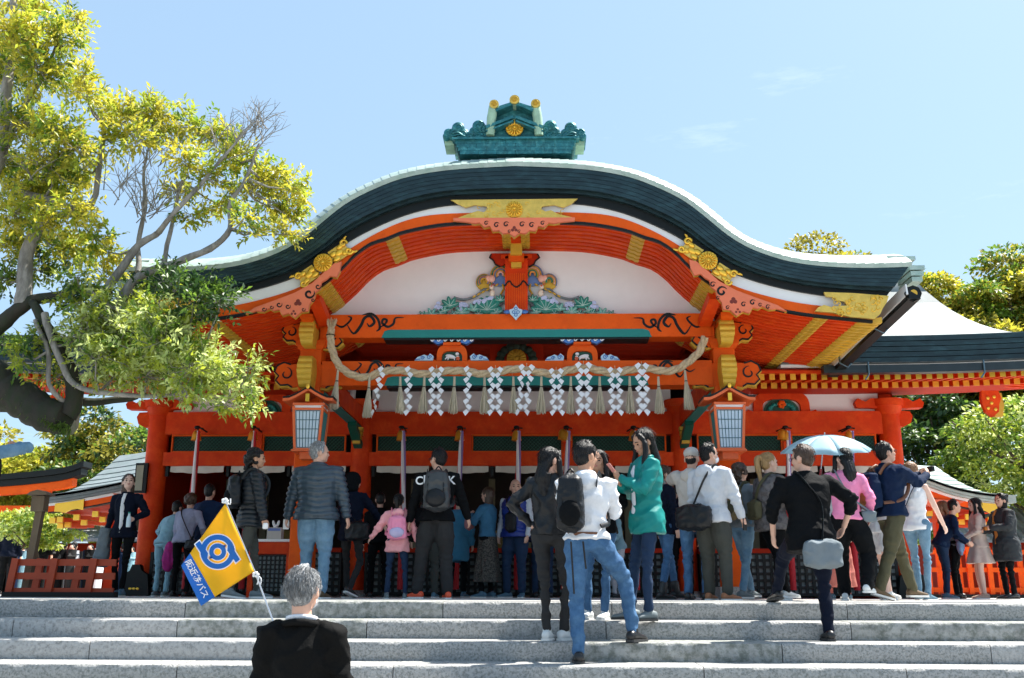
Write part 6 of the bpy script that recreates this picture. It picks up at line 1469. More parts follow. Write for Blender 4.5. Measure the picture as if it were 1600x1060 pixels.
# ---- the cast, left to right
p = person('person in pale denim shirt with raised arms, cut off by the left edge', -44, 655, 1.76, rot=-8, top=(JEANL, .02), pants=(JEAND, 1), hands=[(-.25, .25, 1.45), (.20, .28, 1.52)], poles=[(-.8, 0, .2), (1, -.2, -.1)], shoes=(SHB, SOLEB))
backpack(p, 'bright blue backpack at the left edge of the picture', cloth('bright_blue_nylon', (.01, .16, .55), .5), .30, .40, .16, cloth('brown_nylon', (.10, .06, .04)), dx=.14, strapm=BLKW)
p = person('person in dark clothes seen from behind beyond the left fence, nearest the edge', 16, 822, 1.70, rot=10, Y=13.5, near=0, top=(NAVD, .02), pants=(BLK, 1.1), group='people beyond the left fence')
p = person('person in black suit seen from behind beside the wooden post', 64, 815, 1.72, rot=-5, Y=13, near=0, top=(BLK, .024), pants=(BLK, 1.1), group='people beyond the left fence')
p = person('woman in black blazer and white top looking up beside the left column', 197, 740, 1.66, rot=176, fem=True, hair=('bob', HBR), head=(28, 12), top=(NAVD, .016), hem=-.10, shirt=WHT, pants=(BLK, .8), shoes=(SHBL, SOLE), feet=[(-.07, .12, 0, 5), (.10, -.05, 0, -12)], hands=[(-.20, .22, 1.08), (.30, .0, .85)], skin=SK3, hips=(.03, 0, 0), curl=(.9, .3))
b = held(p, 'water_bottle', 'clear plastic water bottle held by the woman in the blazer', 'bottle'); w_ = p['wri'][0]+(p['wri'][0]-p['elb'][0]).normalized()*.07; mb = MB(); mb.lathe(w_+Vector((-.0, .03, -.09)), [(.028, 0), (.031, .02), (.030, .12), (.014, .16), (.014, .18)], 12); mb.build('bottle_body', mat('clear_plastic', (.55, .68, .75), .15, spec=.8), b, smooth=50)
mb = MB(); mb.lathe(w_+Vector((0, .03, .09)), [(.016, 0), (.016, .02)], 10); mb.build('cap', TEAL, b)
mb = MB(); cl = held(p, 'folded_coat', 'grey coat draped over the arm of the woman in the blazer', 'coat'); rs = []
for q in range(8):
    t = q/7; c = Vector((.29+.05*t, -.02, .92-.52*t)); rs.append([c+Vector((.07*math.cos(a)*(1+.6*t), .10*math.sin(a)*(1+.2*t+.15*math.sin(3*a)), 0)) for a in np.linspace(0, 6.283, 16, endpoint=False)])
mb.rings(rs); job(mb, 'coat_fabric', GREYF, cl, .014, 2, wrinkle(.010, 24, seed=8))
person('short woman in pale blue jacket with a cardigan at the left end of the grille', 256, 815, 1.50, rot=-20, Y=5.6, near=0, lean=26, fem=True, top=(LBL, .02), pants=(LBL, .95), hands=[(-.2, .4, 1.05), (.2, .4, 1.05)], shoes=(SHG, SOLE), group='worshippers at the hall front')
p = person('woman in lavender jacket with a cross strap holding a magenta coat', 286, 800, 1.54, rot=-8, Y=5.2, near=0, lean=14, fem=True, hair=('curly', HBR), top=(LAV, .02), pants=(BLK, .9), hands=[(-.24, .15, .80), (.22, .3, 1.0)], shoes=(SHB, SOLEB), group='worshippers at the hall front')
sidebag(p, 'small black bag on the back of the woman in lavender', BLKW, (.2, -.12, .75), (.2, .09, .16), strap=-1, back=-1)
cl = held(p, 'folded_coat', 'magenta coat bundled on the arm of the woman in lavender', 'coat'); mb = MB(); mb.ell((-.22, .12, .72), (.12, .11, .10)); mb.ell((-.26, .08, .55), (.09, .08, .20)); mb.ell((-.16, .1, .60), (.07, .08, .18)); job(mb, 'coat_fabric', MAG, cl, .014, 2, wrinkle(.012, 28, seed=9))
person('man in navy suit with short dark hair standing at the hall front', 322, 756, 1.70, rot=-12, near=0, build=1.12, top=(cloth('navy_wool', (.006, .022, .07)), .022), pants=(BLK, 1.15), hem=-.16, hands=[(-.26, .12, .8), (.25, .15, .82)], group='worshippers at the hall front')
p = person('woman with long curly dark hair in black puffer jacket walking right', 392, 700, 1.70, rot=-62, fem=True, hair=('curly', HB, 1), head=(-8, -2), top=(PUFB, .032), puff=(.052, .016), hem=-.12, pants=(KHG, .85), shoes=(SHG, SOLE), feet=[(-.09, .14, 0, 6), (.09, -.20, .02, -6)], hands=[(-.24, .22, .86), (.30, .10, .82)], skin=SK2, curl=(.5, .9))
backpack(p, 'black backpack with silver zips on the curly-haired woman', BLKW, .28, .40, .15, BLK)
b, c = box_held(p, 1, 'paper_cup', 'white cup in the hand of the curly-haired woman', 'cup', (.06, .06, .07), WHITEP)
p = person('tall grey-haired man in slate quilted jacket and faded jeans', 494, 690, 1.83, rot=-4, build=1.22, hair=('short', HG), head=(-62, 0), top=(PUFF, .034), puff=(.062, .022), hem=-.06, pants=(JEANL, 1.15), shoes=(SHBR, SOLE), feet=[(-.12, .05, 0, 6), (.12, -.04, 0, -8)], hands=[(-.36, .04, .82), (.36, .06, .82)], skin=SK1, collar=(PUFF, 1.5), curl=(.7, .35))
b, c = box_held(p, 0, 'map_leaflet', 'folded leaflet in the left hand of the grey-haired man', 'leaflet', (.07, .01, .12), WHITEP)
p = person('hooded visitor in black coat with a large black handbag', 548, 748, 1.62, rot=-22, Y=3.4, fem=True, hair=('hood', BLK), top=(NAVD, .024), hem=-.14, pants=(CHAR, .82), shoes=(SHB, SOLE), feet=[(-.10, .10, 0, 0), (.10, -.14, .05, -6)], hands=[(-.22, .15, .80), (.34, .36, .98)], head=(-30, -8))
sidebag(p, 'large black studded handbag of the hooded visitor', BLKW, (.20, -.18, .84), (.34, .15, .26), strap=-1)
person('person in black half hidden between the hooded visitor and the pink girl', 592, 778, 1.58, rot=10, Y=5.6, near=0, top=(BLK, .02), pants=(BLK, 1), lean=8, group='worshippers at the hall front')
p = person('little girl in pink fleece with navy leggings and a pink backpack', 621, 771, 1.24, rot=4, fem=True, hair=('pony', HB), top=(PINKJ, .03), hem=-.16, pants=(JEAND, .85), shoes=(SHG, SOLE), hands=[(-.46, .10, 1.0), (.36, .0, .86)], poles=[(-.4, -.6, -.8), (.6, -.6, -.3)], hood=PINKJ, head=(-6, 8))
backpack(p, 'pink child backpack with pale clear panel on the little girl', PINKB, .25, .30, .12, mat('lilac_panel', (.45, .40, .60), .25), low=.05, strapm=PINKB)
p = person('young man in black sweatshirt with white letters across the back', 682, 701, 1.77, rot=-6, hair=('spiky', HB), head=(52, 0), build=1.05, top=(BLK, .030), hem=-.04, pants=(CHAR, 1.35), shoes=(SHO, SOLE), feet=[(-.22, .02, 0, 60), (.15, .0, 0, 20)], hands=[(-.34, -.02, .80), (.34, .22, .92)], skin=SK1)
glasses(p)
backpack(p, 'bulging charcoal backpack with many straps on the young man', cloth('charcoal_nylon', (.035, .038, .04), .45, spec=.5), .34, .50, .20, BLKW, dx=.05)
def lettering(txt, p, c, size, m, name='printed_lettering', ang=0., parent=None, bend=.0):
    cu = bpy.data.curves.new(name, 'FONT'); cu.body = txt; cu.size = size; cu.align_x = 'CENTER'; cu.align_y = 'CENTER'; cu.offset = size*.02; o = bpy.data.objects.new(name, cu); COL.objects.link(o)
    bpy.context.view_layer.update(); me = bpy.data.meshes.new_from_object(o.evaluated_get(bpy.context.evaluated_depsgraph_get())); bpy.data.objects.remove(o)
    for v in me.vertices: v.co = Vector(c)+Vector((v.co.x, bend*v.co.x**2, v.co.y))
    me.materials.clear(); me.materials.append(m); o = bpy.data.objects.new(name, me); COL.objects.link(o); o.parent = parent; return o
for i, (ch, dx) in enumerate((('C', -.19), ('H', -.09), ('K', .20))):
    lettering(ch, p, (dx, -(.158+.004)-(0.0 if abs(dx) < .12 else -.022), 1.375-.01*(abs(dx) > .15)), .135, WHITEP, parent=p['root'], bend=.3)
person('person in grey trousers standing close behind the young man with the backpack', 668, 800, 1.55, rot=0, Y=4.6, near=0, top=(BLK, .02), pants=(KHG, 1.2), shoes=(SHBL, SOLE), group='worshippers at the hall front')
person('person in loose steel-blue shirt seen from behind', 715, 778, 1.56, rot=-10, Y=5.7, near=0, top=(TEALS, .034), hem=-.30, pants=(BLK, .9), shoes=(SHBL, SOLE), hands=[(-.2, .3, 1.1), (.24, .1, .85)], lean=6, group='worshippers at the hall front')
p = person('woman in denim jacket and long speckled skirt with hands at her mouth', 762, 765, 1.58, rot=62, Y=4.9, fem=True, hair=('bob', HBR), head=(6, -8), top=(DENJ, .020), hem=.02, pants=(BLK, .8), skirt=(LEOP, .22, .24), shoes=(SHBL, SOLE), hands=[(-.07, .26, 1.32), (.10, .30, 1.22)], poles=[(-.6, -.1, -1), (.6, -.1, -1)], skin=SK1, group='worshippers at the hall front')
sidebag(p, 'dusty pink pouch bag hanging from the denim-jacket woman', cloth('dusty_pink_bag', (.42, .18, .19)), (.02, .33, 1.08), (.14, .12, .24), strap=0)
p = person('bald man in blue padded vest over a pale shirt with a black sling bag', 806, 762, 1.70, rot=152, Y=4.9, build=1.15, hair=('bald', HB), head=(34, 4), top=(BLVEST, .036), puff=(.055, .014), hem=-.04, sleeve=0, pants=(JEAND, 1.15), shoes=(SHBL, SOLE), hands=[(-.26, .10, .90), (.26, .05, .90)], skin=SK1, feet=[(-.13, .05, 0, 20), (.13, .02, 0, -22)], group='worshippers at the hall front')
mb = MB(); s = p['s']
for i in (0, 1): limbm(mb, [p['sh'][i], p['elb'][i], p['wri'][i]], [.062*s, .052*s, .042*s], 12)
job(mb, 'shirt_sleeves', OFFW, p['root'], .0125, 4, wrinkle(.007, 26, [(tuple(p['elb'][0]), (0, 0, 1)), (tuple(p['elb'][1]), (0, 0, 1))], .007))
sidebag(p, 'black sling bag worn across the bald man’s chest', BLKW, (-.02, .19, 1.06), (.17, .09, .30), strap=1, back=1)
person('person in dark clothes behind the bald man, face hidden', 848, 775, 1.60, rot=10, Y=5.4, near=0, top=(NAVY, .02), pants=(JEAND, 1), group='worshippers at the hall front')
p = person('woman with long black hair in shiny black jacket, hand on her hip', 861, 688, 1.69, k=2, Y=-.78, rot=-14, fem=True, hair=('long', HB), head=(-42, -2), top=(BLKW, .024), hem=.0, pants=(CHAR, .78), shoes=(SHW, SOLE), feet=[(-.02, -.08, .0, 0), (.10, .05, .0, -20)], hands=[(-.20, .02, 1.03), (.24, .2, 1.05)], poles=[(-1, -.25, .05), (.6, -.8, -.2)], skin=SK1, wr=.013, curl=(.3, .4), palm=[(.3, 0, -1), (-1, .2, 0)])
p = person('man in white shirt and blue jeans standing astride two steps', 917, 680, 1.84, k=3, Y=-1.22, rot=-6, hair=('short', HB), head=(-38, -4), build=1.04, top=(WHT, .016), hem=.02, pants=(JEAN, 1.05), shoes=(SHB, SOLEB), feet=[(-.08, .0, 0, 6), (.37, .30, .16, -26)], hands=[(-.12, .36, 1.10), (.16, .38, 1.18)], skin=SK2, hips=(.0, .0, 0), poles=[(-.35, -.5, -1), (.40, -.5, -1)], wr=.010, hood=WHT, collar=(WHT, 1.1))
backpack(p, 'tall slim black roll-top backpack on the man in white', BLKW, .25, .50, .17, BLK, dx=-.12, low=.0)
b = held(p, 'backpack_strap_tail', 'long loose black webbing straps hanging below the slim backpack', 'strap', 'bags carried by visitors'); TP = p['TP']
mb = MB()
for dx, l in ((-.12, .42), (-.02, .22)): mb.span(TP(dx, -.20, .0), TP(dx+.02, -.18, -l), .018, .004)
mb.build('webbing', BLKW, b)
mb = MB(); mb.lathe(p['pel']+Vector((0, 0, .045)), [(.170, 0), (.172, .018), (.170, .036)], 24); bl = mb.build('belt', LEATH, p['root'], smooth=50); bl.scale = (1, .78, 1)
person('person in jeans facing the camera behind the man in white', 938, 700, 1.58, k=1, Y=-.22, rot=160, fem=True, hair=('long', HB), top=(BLK, .018), pants=(JEAN, .85), shoes=(SHW, SOLE), hands=[(-.14, .26, 1.15), (.16, .28, 1.18)], feet=[(-.03, .0, 0, 0), (.12, .05, 0, -10)], skin=SK2)
p = person('woman in teal rain jacket with long black hair looking at her phone', 1012, 670, 1.75, k=1, Y=-.42, rot=108, fem=True, hair=('long', HB), head=(4, -22), top=(TEALJ, .030), hem=-.16, pants=(JEAND, .84), shoes=(SHG, SOLEB), feet=[(-.11, .06, 0, 10), (.10, .14, 0, -6)], hands=[(-.03, .26, 1.27), (.07, .23, 1.22)], poles=[(-.7, -.2, -1), (.7, -.2, -1)], skin=SK2, collar=(TEALJ, 1.4), curl=(.8, .8), palm=[(.6, 0, .6), (-.6, 0, .6)], wr=.009)
b, c = box_held(p, 0, 'mobile_phone', 'pink-cased phone held by the woman in the teal jacket', 'phone', (.075, .15, .010), cloth('pink_phone_case', (.75, .32, .28), .4), off=(.02, .0, .05), rot=Matrix.Rotation(R(50), 3, 'X'), scr=BLACKL)
mb = MB(); mb.rings([[p['TP'](math.cos(a)*.04, dq+.010*math.sin(a), c) for a in np.linspace(0, 6.28, 10, endpoint=False)] for c, dq in ((.02, .138), (.11, .126), (.20, .129), (.32, .140), (.42, .130), (.49, .095))]); mb.build('inner_shirt', WHT, p['root'], smooth=60)
p = person('stooping man in cream cap and pale blue shirt in the shade', 965, 796, 1.48, rot=118, Y=6.1, near=1, lean=14, hair=('cap', HG, cloth('cream_cap', (.5, .46, .38))), head=(20, -16), top=(LBL, .02), pants=(OFFW, 1), hands=[(-.2, .3, .95), (.2, .3, .95)], group='worshippers at the hall front')
p = person('person in patterned scarf and jeans with black ankle boots behind the teal jacket', 1040, 752, 1.66, rot=-70, Y=2.9, fem=True, hair=('long', HBR), top=(NAVD, .022), hem=-.10, pants=(JEAN, .9), shoes=(SHB, SOLEB), boot=True, feet=[(-.10, .18, 0, 0), (.10, -.12, 0, 0)], neck=cloth('patterned_scarf', (.5, .12, .12), c2=(.08, .3, .25), scale=14), group='worshippers at the hall front')
p = person('person in dark navy clothes with a backpack behind the beige hoodie', 1064, 765, 1.62, rot=-10, Y=4.4, near=0, top=(NAVD, .02), pants=(BLK, 1), group='worshippers at the hall front')
backpack(p, 'dark navy backpack in the shade behind the beige hoodie', NAVD, .30, .42, .16)
p = person('person in beige hoodie raising a camera, standing behind the masked man', 1086, 712, 1.74, rot=-24, Y=1.9, hair=('cap', HB, BEIGE), top=(BEIGE, .03), hem=-.10, pants=(JEAN, 1), shoes=(SHB, SOLEB), hands=[(-.10, .26, 1.50), (.16, .26, 1.50)], poles=[(-1, -.1, -.4), (1, -.1, -.4)], hood=BEIGE, curl=(.8, .8))
b, c = box_held(p, 0, 'compact_camera', 'small black camera held up by the person in the beige hoodie', 'camera', (.11, .05, .07), BLACKL, off=(.06, .02, 0))
p = person('man in white hooded jacket and face mask with a large black bag', 1112, 693, 1.75, rot=-42, hair=('spiky', HB), head=(-28, 0), build=1.08, top=(OFFW, .034), hem=-.08, pants=(KHG, 1.3), shoes=(SHT, SOLE), feet=[(-.10, .05, 0, 14), (.14, .04, 0, -16)], hands=[(-.30, .05, .84), (.32, .16, .84)], hood=OFFW, skin=SK1, collar=(NAVD, .9))
facemask(p); sidebag(p, 'large black shoulder bag on the hip of the masked man', BLKW, (-.08, -.24, .90), (.44, .17, .30), strap=1)
b, c = box_held(p, 1, 'mobile_phone', 'black phone in the lowered right hand of the masked man', 'phone', (.012, .075, .14), BLACKL)
p = person('woman with curly brown hair in grey top and blue jeans stepping right', 1160, 723, 1.64, rot=-48, fem=True, hair=('curly', HBR, 1), head=(-10, -4), top=(GREYF, .024), hem=-.02, pants=(JEANL, .92), shoes=(SHG, SOLE), feet=[(-.10, .26, 0, 4), (.10, -.20, 0, -6)], hands=[(-.2, .28, 1.0), (.24, .2, .98)], sleeve=.75)
backpack(p, 'tan canvas backpack on the curly brown-haired woman', TAN, .34, .44, .18, OLIVE, strapm=OLIVE)
p = person('blonde woman with ponytail in grey tie-dye shirt and black trousers', 1206, 707, 1.70, rot=-66, fem=True, build=1.16, hair=('pony', HBL), head=(-6, 2), top=(GREYT, .030), hem=-.12, pants=(BLK, 1.05), shoes=(SHW, SOLE), feet=[(-.10, .24, 0, 6), (.10, -.06, 0, -4)], hands=[(-.22, .20, 1.0), (.24, .22, .98)], skin=SK3, sleeve=.8)
sidebag(p, 'olive strap bag worn behind by the blonde woman', OLIVE, (-.05, -.20, 1.02), (.22, .10, .24), strap=1, strapm=OLIVE)
p = person('man in black jacket climbing the steps with one foot raised', 1268, 709, 1.74, k=2, Y=-.62, rot=6, hair=('short', HBR), head=(38, -4), build=1.14, top=(BLK, .028), hem=-.16, pants=(NAVD, 1.05), shoes=(SHB, SOLEB), feet=[(-.12, .66, .34, 4), (.10, .0, 0, -4)], hands=[(-.30, .14, .92), (.34, .06, 1.0)], poles=[(-.9, -.5, -.1), (1, -.5, 0)], lean=7, sleeve=.84, skin=SK1, collar=(BLK, 1.2))
glasses(p); sidebag(p, 'grey messenger bag behind the man climbing the steps', GREYF, (.02, -.21, .74), (.36, .10, .26), strap=-1)
p = person('woman in bright pink top and wide black trousers under the umbrella', 1324, 700, 1.66, rot=-14, fem=True, hair=('long', HB), head=(44, 0), top=(PKT, .018), hem=-.02, pants=(BLK, 1.45), shoes=(SHW, SOLE), feet=[(-.08, .14, 0, 0), (.14, -.20, .09, -20)], hands=[(-.25, .28, 1.42), (.26, .12, .95)], poles=[(-.8, -.3, -1), (.6, -.8, -.2)], curl=(.95, .4), palm=[(.6, .6, 0), (-1, .2, 0)], skin=SK3)
sidebag(p, 'small grey bag on a thin strap of the woman in pink', GREYF, (.23, -.02, .90), (.16, .07, .14), strap=-1, strapm=GREYF)
# umbrella
wv = p['M'] @ (p['wri'][0]+Vector((0, .05, .06))); um = empty('umbrella', tuple(wv), label='pale blue sun umbrella with silver shaft over the woman in pink', cat='umbrella')
tp = Vector((at(1289, 682, wv.y).x, wv.y, at(1289, 680, wv.y).z+.0)); ax = (tp-wv).normalized(); tilt = Vector((-.05, -.22, 1)).normalized(); xA = Vector((1, 0, 0)); xA = (xA-tilt*xA.dot(tilt)).normalized(); yA = tilt.cross(xA)
UMB = mat('pale_blue_umbrella_cloth', (.48, .68, .76), .55, trans=.45, var=.08)
def up_pt(a, r_): 
    sag = 1-.07*(1-abs(math.cos(4*a)))*r_; return tp+(xA*math.cos(a)+yA*math.sin(a))*.52*r_*sag-tilt*(.19*r_**2.1+.015*(1-abs(math.cos(4*a)))*r_*-1)
for k in range(8):
    mb = MB(); rs = []
    for r_ in (0.02, .2, .4, .6, .8, 1): rs.append([up_pt(math.pi/4*(k+j/5), r_) for j in range(6)])
    mb.rings(rs, cap=False, closed=False); o = mb.build('panel', UMB, um, smooth=60); sd2 = o.modifiers.new('s', 'SOLIDIFY'); sd2.thickness = .002
    mb = MB(); mb.tube([up_pt(math.pi/4*k, r_)-tilt*.006 for r_ in (.03, .3, .6, 1)], .0035, 5); mb.build('rib', SKYW, um)
mb = MB(); mb.tube([wv-ax*.06, tp+tilt*.03], .007, 7); mb.build('shaft', mat('silver_shaft', (.6, .62, .65), .3, metal=.7), um, smooth=60)
mb = MB(); mb.tube([wv-ax*.10, wv+ax*.06], .014, 8); mb.build('handle', mat('red_handle', (.4, .05, .05), .5), um, smooth=60)
person('woman in long rose skirt standing behind the man on the steps', 1306, 745, 1.60, rot=10, Y=3.1, fem=True, hair=('bob', HB), top=(OFFW, .02), pants=(ROSE, .9), skirt=(ROSE, .16, .22), shoes=(SHBL, SOLE), skin=SK3, group='worshippers at the hall front')
p = person('man with glasses in dark blue jacket taking a photo to the right', 1392, 690, 1.76, rot=-72, hair=('short', HB), head=(-6, 10), build=1.12, top=(NAVY, .030), hem=-.02, pants=(OLIVE, 1.15), shoes=(SHBR, SOLE), feet=[(-.10, .30, 0, 4), (.10, -.30, .04, -4)], hands=[(-.05, .46, 1.40), (.08, .46, 1.38)], poles=[(-.5, -.2, -1), (.5, -.2, -1)], curl=(.8, .8), skin=SK1, collar=(NAVY, 1.2), palm=[(.8, .2, .2), (-.8, .2, .2)])
glasses(p); backpack(p, 'navy backpack with tan leather bottom on the man with glasses', NAVY, .32, .44, .17, cloth('tan_leather_cloth', (.38, .20, .07)), low=.04, strapm=LEATH)
b, c = box_held(p, 0, 'compact_camera', 'small black camera held out by the man with glasses', 'camera', (.10, .05, .065), BLACKL, off=(.05, .03, .02))
mb = MB(); mb.rings([[p['TP'](math.cos(a)*.185, math.sin(a)*.14, c) for a in np.linspace(0, 6.28, 18, endpoint=False)] for c in (-.055, -.01)]); mb.build('shirt_hem', WHT, p['root'], smooth=60)
person('person in white shorts and light top behind the navy backpack', 1376, 760, 1.60, rot=-60, Y=2.6, fem=True, hair=('bob', HBR), top=(OFFW, .02), pants=(OFFW, 1), short_legs=('shorts',), shoes=(SHW, SOLE), feet=[(-.1, .2, 0, 0), (.1, -.1, 0, 0)], skin=SK3, group='worshippers at the hall front')
p = person('woman in white sleeveless top and blue leggings behind the photographer', 1432, 722, 1.66, rot=-48, fem=True, hair=('bob', HLB), head=(-10, -4), top=(WHT, .012), hem=-.06, sleeve=0, pants=(JEANL, .80), shoes=(SHBL, SOLE), feet=[(-.09, .10, 0, 0), (.09, -.05, 0, 0)], hands=[(-.2, .3, 1.0), (.26, .22, .92)], skin=SK3, group='worshippers at the hall front')
sidebag(p, 'dark red sling bag on the woman in the white top', MAG, (-.12, -.17, 1.06), (.16, .07, .18), strap=1, strapm=NAVY)
p = person('person in blue shirt bending forward beside the leggings woman', 1470, 795, 1.62, rot=-100, Y=6.8, near=0, lean=26, top=(NAVY, .02), pants=(JEAND, .9), hands=[(-.1, .45, .95), (.2, .4, .95)], shoes=(SHBL, SOLE), group='visitors at the right end of the platform')
p = person('woman in grey T-shirt with long fair hair and black leggings', 1492, 803, 1.60, rot=62, Y=7.2, fem=True, hair=('long', HLB), lean=14, sleeve=.6, top=(GREYF, .014), hem=-.02, pants=(BLK, .95), hands=[(-.1, .36, 1.02), (.1, .36, 1.0)], shoes=(SHB, SOLEB), skin=SK2, build=1.1, group='visitors at the right end of the platform')
sidebag(p, 'dark bag with pale cloth carried by the woman in grey T-shirt', BLKW, (.0, .42, .85), (.30, .14, .26), strap=0)
p = person('woman in pale trench coat with bare legs and a blue jacket on her arm', 1530, 806, 1.62, rot=80, Y=7.0, fem=True, hair=('long', HB), head=(10, -4), top=(TRCH, .022), hem=-.06, pants=(TRCH, 1), short_legs=('skirt',), skirt=(TRCH, .56, .27), shoes=(cloth('nude_shoe', (.5, .36, .28), .5), SOLE), hands=[(-.12, .26, 1.05), (.14, .26, 1.02)], skin=SK3, group='visitors at the right end of the platform')
cl = held(p, 'folded_jacket', 'light blue jacket hanging over the arm of the trench-coat woman', 'jacket'); mb = MB(); mb.ell((-.08, .30, .96), (.10, .08, .10)); mb.ell((-.08, .31, .84), (.09, .06, .16)); job(mb, 'jacket_fabric', cloth('light_blue_jacket', (.22, .34, .55)), cl, .014, 2, wrinkle(.010, 30, seed=5))
p = person('woman in dark parka over a rust sweater holding a snack', 1572, 796, 1.68, rot=100, Y=6.8, fem=True, hair=('bob', HB), head=(14, -2), build=1.15, top=(cloth('dark_parka', (.03, .035, .04)), .045), hem=-.30, shirt=MUST, pants=(BLK, .9), hands=[(-.12, .32, 1.15), (.10, .32, 1.12)], shoes=(SHB, SOLEB), skin=SK1, curl=(.8, .8), group='visitors at the right end of the platform')
b, c = box_held(p, 0, 'snack_wrapper', 'small pale snack held by the woman in the dark parka', 'snack', (.06, .06, .06), MUST)
# ---- distant crowd beyond the left fence: reads as one mass
mb = MB(); rc2 = np.random.default_rng(12); cm = []
CM = [BLK, WHT, NAVY, OFFW, CHAR, LBL, SK1, HB]
for k in range(60):
    X_ = rc2.uniform(-15.6, -10.2); Yk = rc2.uniform(15.5, 19.5); h_ = rc2.uniform(1.45, 1.75)-.35; mb.cm = int(rc2.integers(0, 6))
    mb.tube([(X_, Yk, 0), (X_, Yk, .75), (X_, Yk, 1.1), (X_, Yk, h_-.30), (X_, Yk, h_-.24)], [.12, .15, .17, .2, .08], 8, flat=.7); mb.cm = 6; mb.ell((X_, Yk, h_-.12), (.075, .09, .11), 8, 6); mb.cm = 7; mb.ell((X_, Yk+rc2.choice((-.02, .03)), h_-.09), (.083, .095, .10), 8, 6)
o = mb.build('distant_crowd', CM, smooth=60, loc=(-13, 17, 0)); tag(o, 'distant crowd of visitors beyond the left fence', 'crowd', kind='stuff')
# ---- tour guide in the foreground, flag
p = person('grey-haired man in black suit seen from behind in the foreground, holding a tour flag', 478, 888, 1.655, k=9, Y=-4.55, rot=2, build=.80, hair=('short', HG), head=(-14, 0), top=(cloth('black_suit_wool', (.005, .005, .005), spec=.1), .028), hem=-.22, pants=(BLK, 1.15), shoes=(SHB, SOLEB), hands=[(-.17, .30, 1.12), (.26, .1, .85)], poles=[(-.25, -.6, -1), (.6, -.8, -.2)], curl=(.95, .4), collar=(WHT, .82), wr=.008, group='tour group', palm=[(.6, .6, 0), (-1, .2, 0)])
facemask(p)
mb = MB(); n0 = p['TP'](0, -.01, .312*p['H']); mb.tube([n0+Vector((math.cos(a)*.085, math.sin(a)*.075, -.034-.02*math.sin(a)-.03*(math.sin(a) > .3))) for a in np.linspace(math.pi*.9, 2.1*math.pi, 15)], .018, 8, flat=1.); mb.build('suit_collar', MATS['black_suit_wool'], p['root'], smooth=60)
HWp = p['M'] @ (p['wri'][0]+(p['wri'][0]-p['elb'][0]).normalized()*.07)
YFL = HWp.y+.12
fl = empty('tour_flag', tuple(HWp), label='yellow and blue triangular-looking tour flag on a thin silver pole with a round blue emblem', cat='flag')
FL = lambda px, py, dy=0.: (lambda q: Vector((q.x, YFL+dy, q.z)))(at(px, py, YFL+dy))
ptop = FL(352, 783, 0); pm = FL(400, 898, .0); pbot = FL(427, 972, -.0)
mb = MB(); mb.tube([HWp-Vector((0, 0, .08)), pbot, pm, ptop+(ptop-pm)*.02], [.0065, .0055, .0045, .003], 8); mb.build('pole', mat('silver_pole', (.55, .57, .6), .25, metal=.8), fl, smooth=60)
def flagy(px, py): return .012*math.sin((px*.6+py)*.07)+.010*math.sin((px-py*.3)*.09+1)-.01
A_, B_2, C_, D_ = (352, 787), (397, 893), (314, 947), (283, 884)
def fpx(u, v): return tuple(lerp(lerp(A_[i], D_[i], u), lerp(B_2[i], C_[i], u), v) for i in (0, 1))
def fpt(px, py, e=0.): return FL(px, py, flagy(px, py)-e)
FY = mat('yellow_flag_cloth', (.90, .56, .006), .6, trans=.45, var=.04, bump=.1); FB = mat('blue_flag_cloth', (.008, .16, .56), .6, trans=.3, var=.06, bump=.1)
# blue hem along the D-C side
def split(u0, u1, name, m):
    mb = MB(); rs = []
    for j in range(25):
        v = j/24; ring = [fpt(*fpx(lerp(u0(v), u1(v), i/20), v)) for i in range(21)]; rs.append(ring)
    mb.rings(rs, cap=False, closed=False); o = mb.build(name, m, fl, smooth=60); q = o.modifiers.new('s', 'SOLIDIFY'); q.thickness = .0012; return o
ub = lambda v: lerp(.80, .74, v)
split(lambda v: 0, ub, 'yellow_field', FY); split(ub, lambda v: 1, 'blue_band', FB)
def decal(poly, name, m, e):
    """flat print following the cloth; poly in the cloth's plane"""
    pts = [Vector((a, -b, 0)) for a, b in poly]; tri = tessellate_polygon([pts]); mb = MB(); bm = bmesh.new(); vs = [bm.verts.new(q) for q in pts]; 
    for t in tri:
        try: bm.faces.new([vs[i] for i in t])
        except ValueError: pass
    bmesh.ops.triangulate(bm, faces=bm.faces[:])
    bmesh.ops.subdivide_edges(bm, edges=[q for q in bm.edges if q.calc_length() > 4], cuts=3, use_grid_fill=True)
    bm.verts.ensure_lookup_table(); mb.add([fpt(v.co.x, -v.co.y, e) for v in bm.verts], [tuple(v.index for v in f.verts) for f in bm.faces]); bm.free(); return mb.build(name, m, fl)
FW = mat('white_print', (.85, .85, .85), .6, trans=.1, var=.02); cx_, cy_ = 340, 862.5
def ringd(r0, r1, e, m, a0=0, a1=360, sq=1.0, name='emblem_ring'):
    n = 44; A2 = [R(lerp(a0, a1, i/n)) for i in range(n+1)]; pt = lambda r_, a: (cx_+r_*math.cos(a), cy_-r_*math.sin(a)*sq)
    mb = MB(); rs = [[fpt(*pt(r0, a), e), fpt(*pt((r0+r1)/2, a), e), fpt(*pt(r1, a), e)] for a in A2]; mb.rings(rs, cap=False, closed=False); return mb.build(name, m, fl)
ringd(17.6, 28.5, .004, FW); ringd(18.9, 26.9, .006, FB); ringd(5, 14.4, .0045, FW); ringd(6.2, 13.2, .0065, FB)
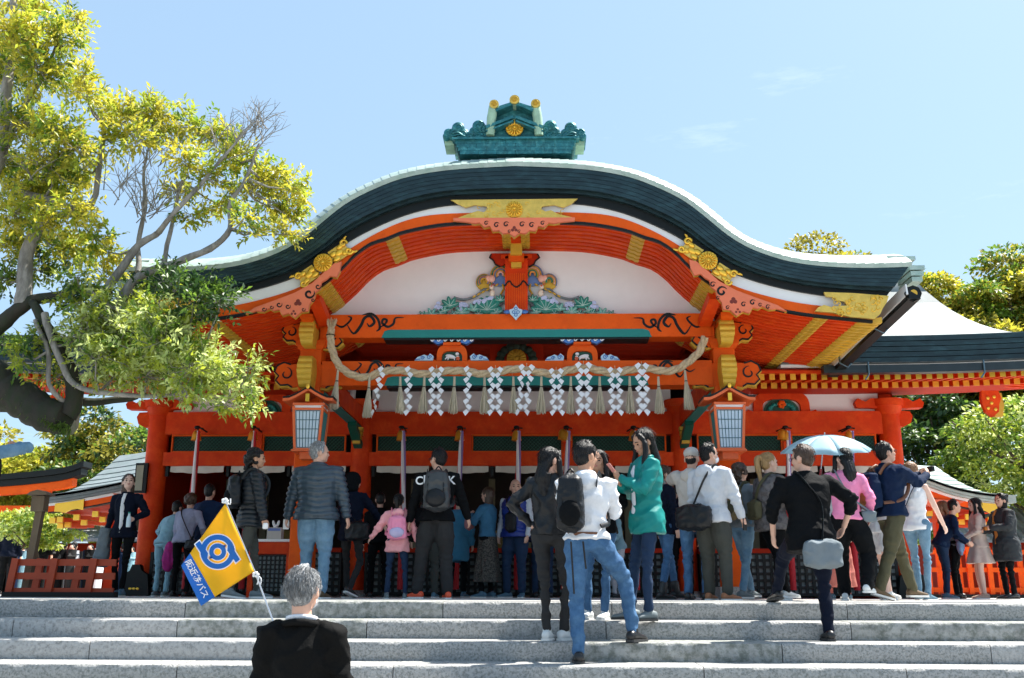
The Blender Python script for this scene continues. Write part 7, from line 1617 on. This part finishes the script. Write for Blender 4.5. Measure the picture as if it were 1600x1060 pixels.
for sgn in (1, -1):
    q = [(-35, -12), (-28.5, -17), (-15, 2), (-16, 12), (-21, 10)]; w3 = [(cx_+sgn*a, cy_+sgn*b) for a, b in q]
    big = [(cx_+sgn*a, cy_+sgn*b) for a, b in [(-37, -12), (-28, -19.5), (-13, 2), (-15, 14), (-22, 12)]]; decal(big, 'emblem_outline', FW, .005); decal(w3, 'emblem_bar', FB, .007)
    for a in (40, 220): 
        mb_ = [(cx_+13*math.cos(R(a+dd))*k2, cy_-13*math.sin(R(a+dd))*k2) for dd, k2 in ((-14, .95), (0, 1.35), (14, .95))]; decal(mb_, 'emblem_point', FB, .0075)
cu = bpy.data.curves.new('flag_text', 'FONT'); cu.body = '阪近鉄バス'; cu.size = 13.2; cu.align_x = 'CENTER'; cu.align_y = 'CENTER'; cu.offset = .18; ot_ = bpy.data.objects.new('flag_text', cu); COL.objects.link(ot_); bpy.context.view_layer.update()
me = bpy.data.meshes.new_from_object(ot_.evaluated_get(bpy.context.evaluated_depsgraph_get())); bpy.data.objects.remove(ot_)
c0 = Vector(((fpx(.885, .10)[0]+fpx(.87, .86)[0])/2, (fpx(.885, .10)[1]+fpx(.87, .86)[1])/2)); a_ = fpx(.885, .10); b_ = fpx(.87, .86); dr = Vector((b_[0]-a_[0], b_[1]-a_[1])).normalized(); upd = Vector((dr.y, -dr.x))
for v in me.vertices: q = c0+dr*v.co.x+upd*v.co.y*.95; v.co = fpt(q.x, q.y, .005)-WL[fl.name]
me.materials.clear(); me.materials.append(FW); o = bpy.data.objects.new('flag_lettering', me); COL.objects.link(o); o.parent = fl
for q_, nm in ((ptop, 0), (pm, 1)):
    mb = MB(); 
    for k in range(5): a = k*1.3; mb.ell(q_+Vector((.012*math.cos(a), -.008, .010*math.sin(a))), (.010, .008, .008), 7, 5)
    for k in range(2): mb.tube(smooth_pts([q_, q_+Vector((.02+.012*k, -.01, -.02)), q_+Vector((.012+.02*k, -.01, -.055 if nm else .012))], 3), .0035, 5)
    mb.build('white_knot', WHITEP, fl, smooth=60)
finish_jobs()
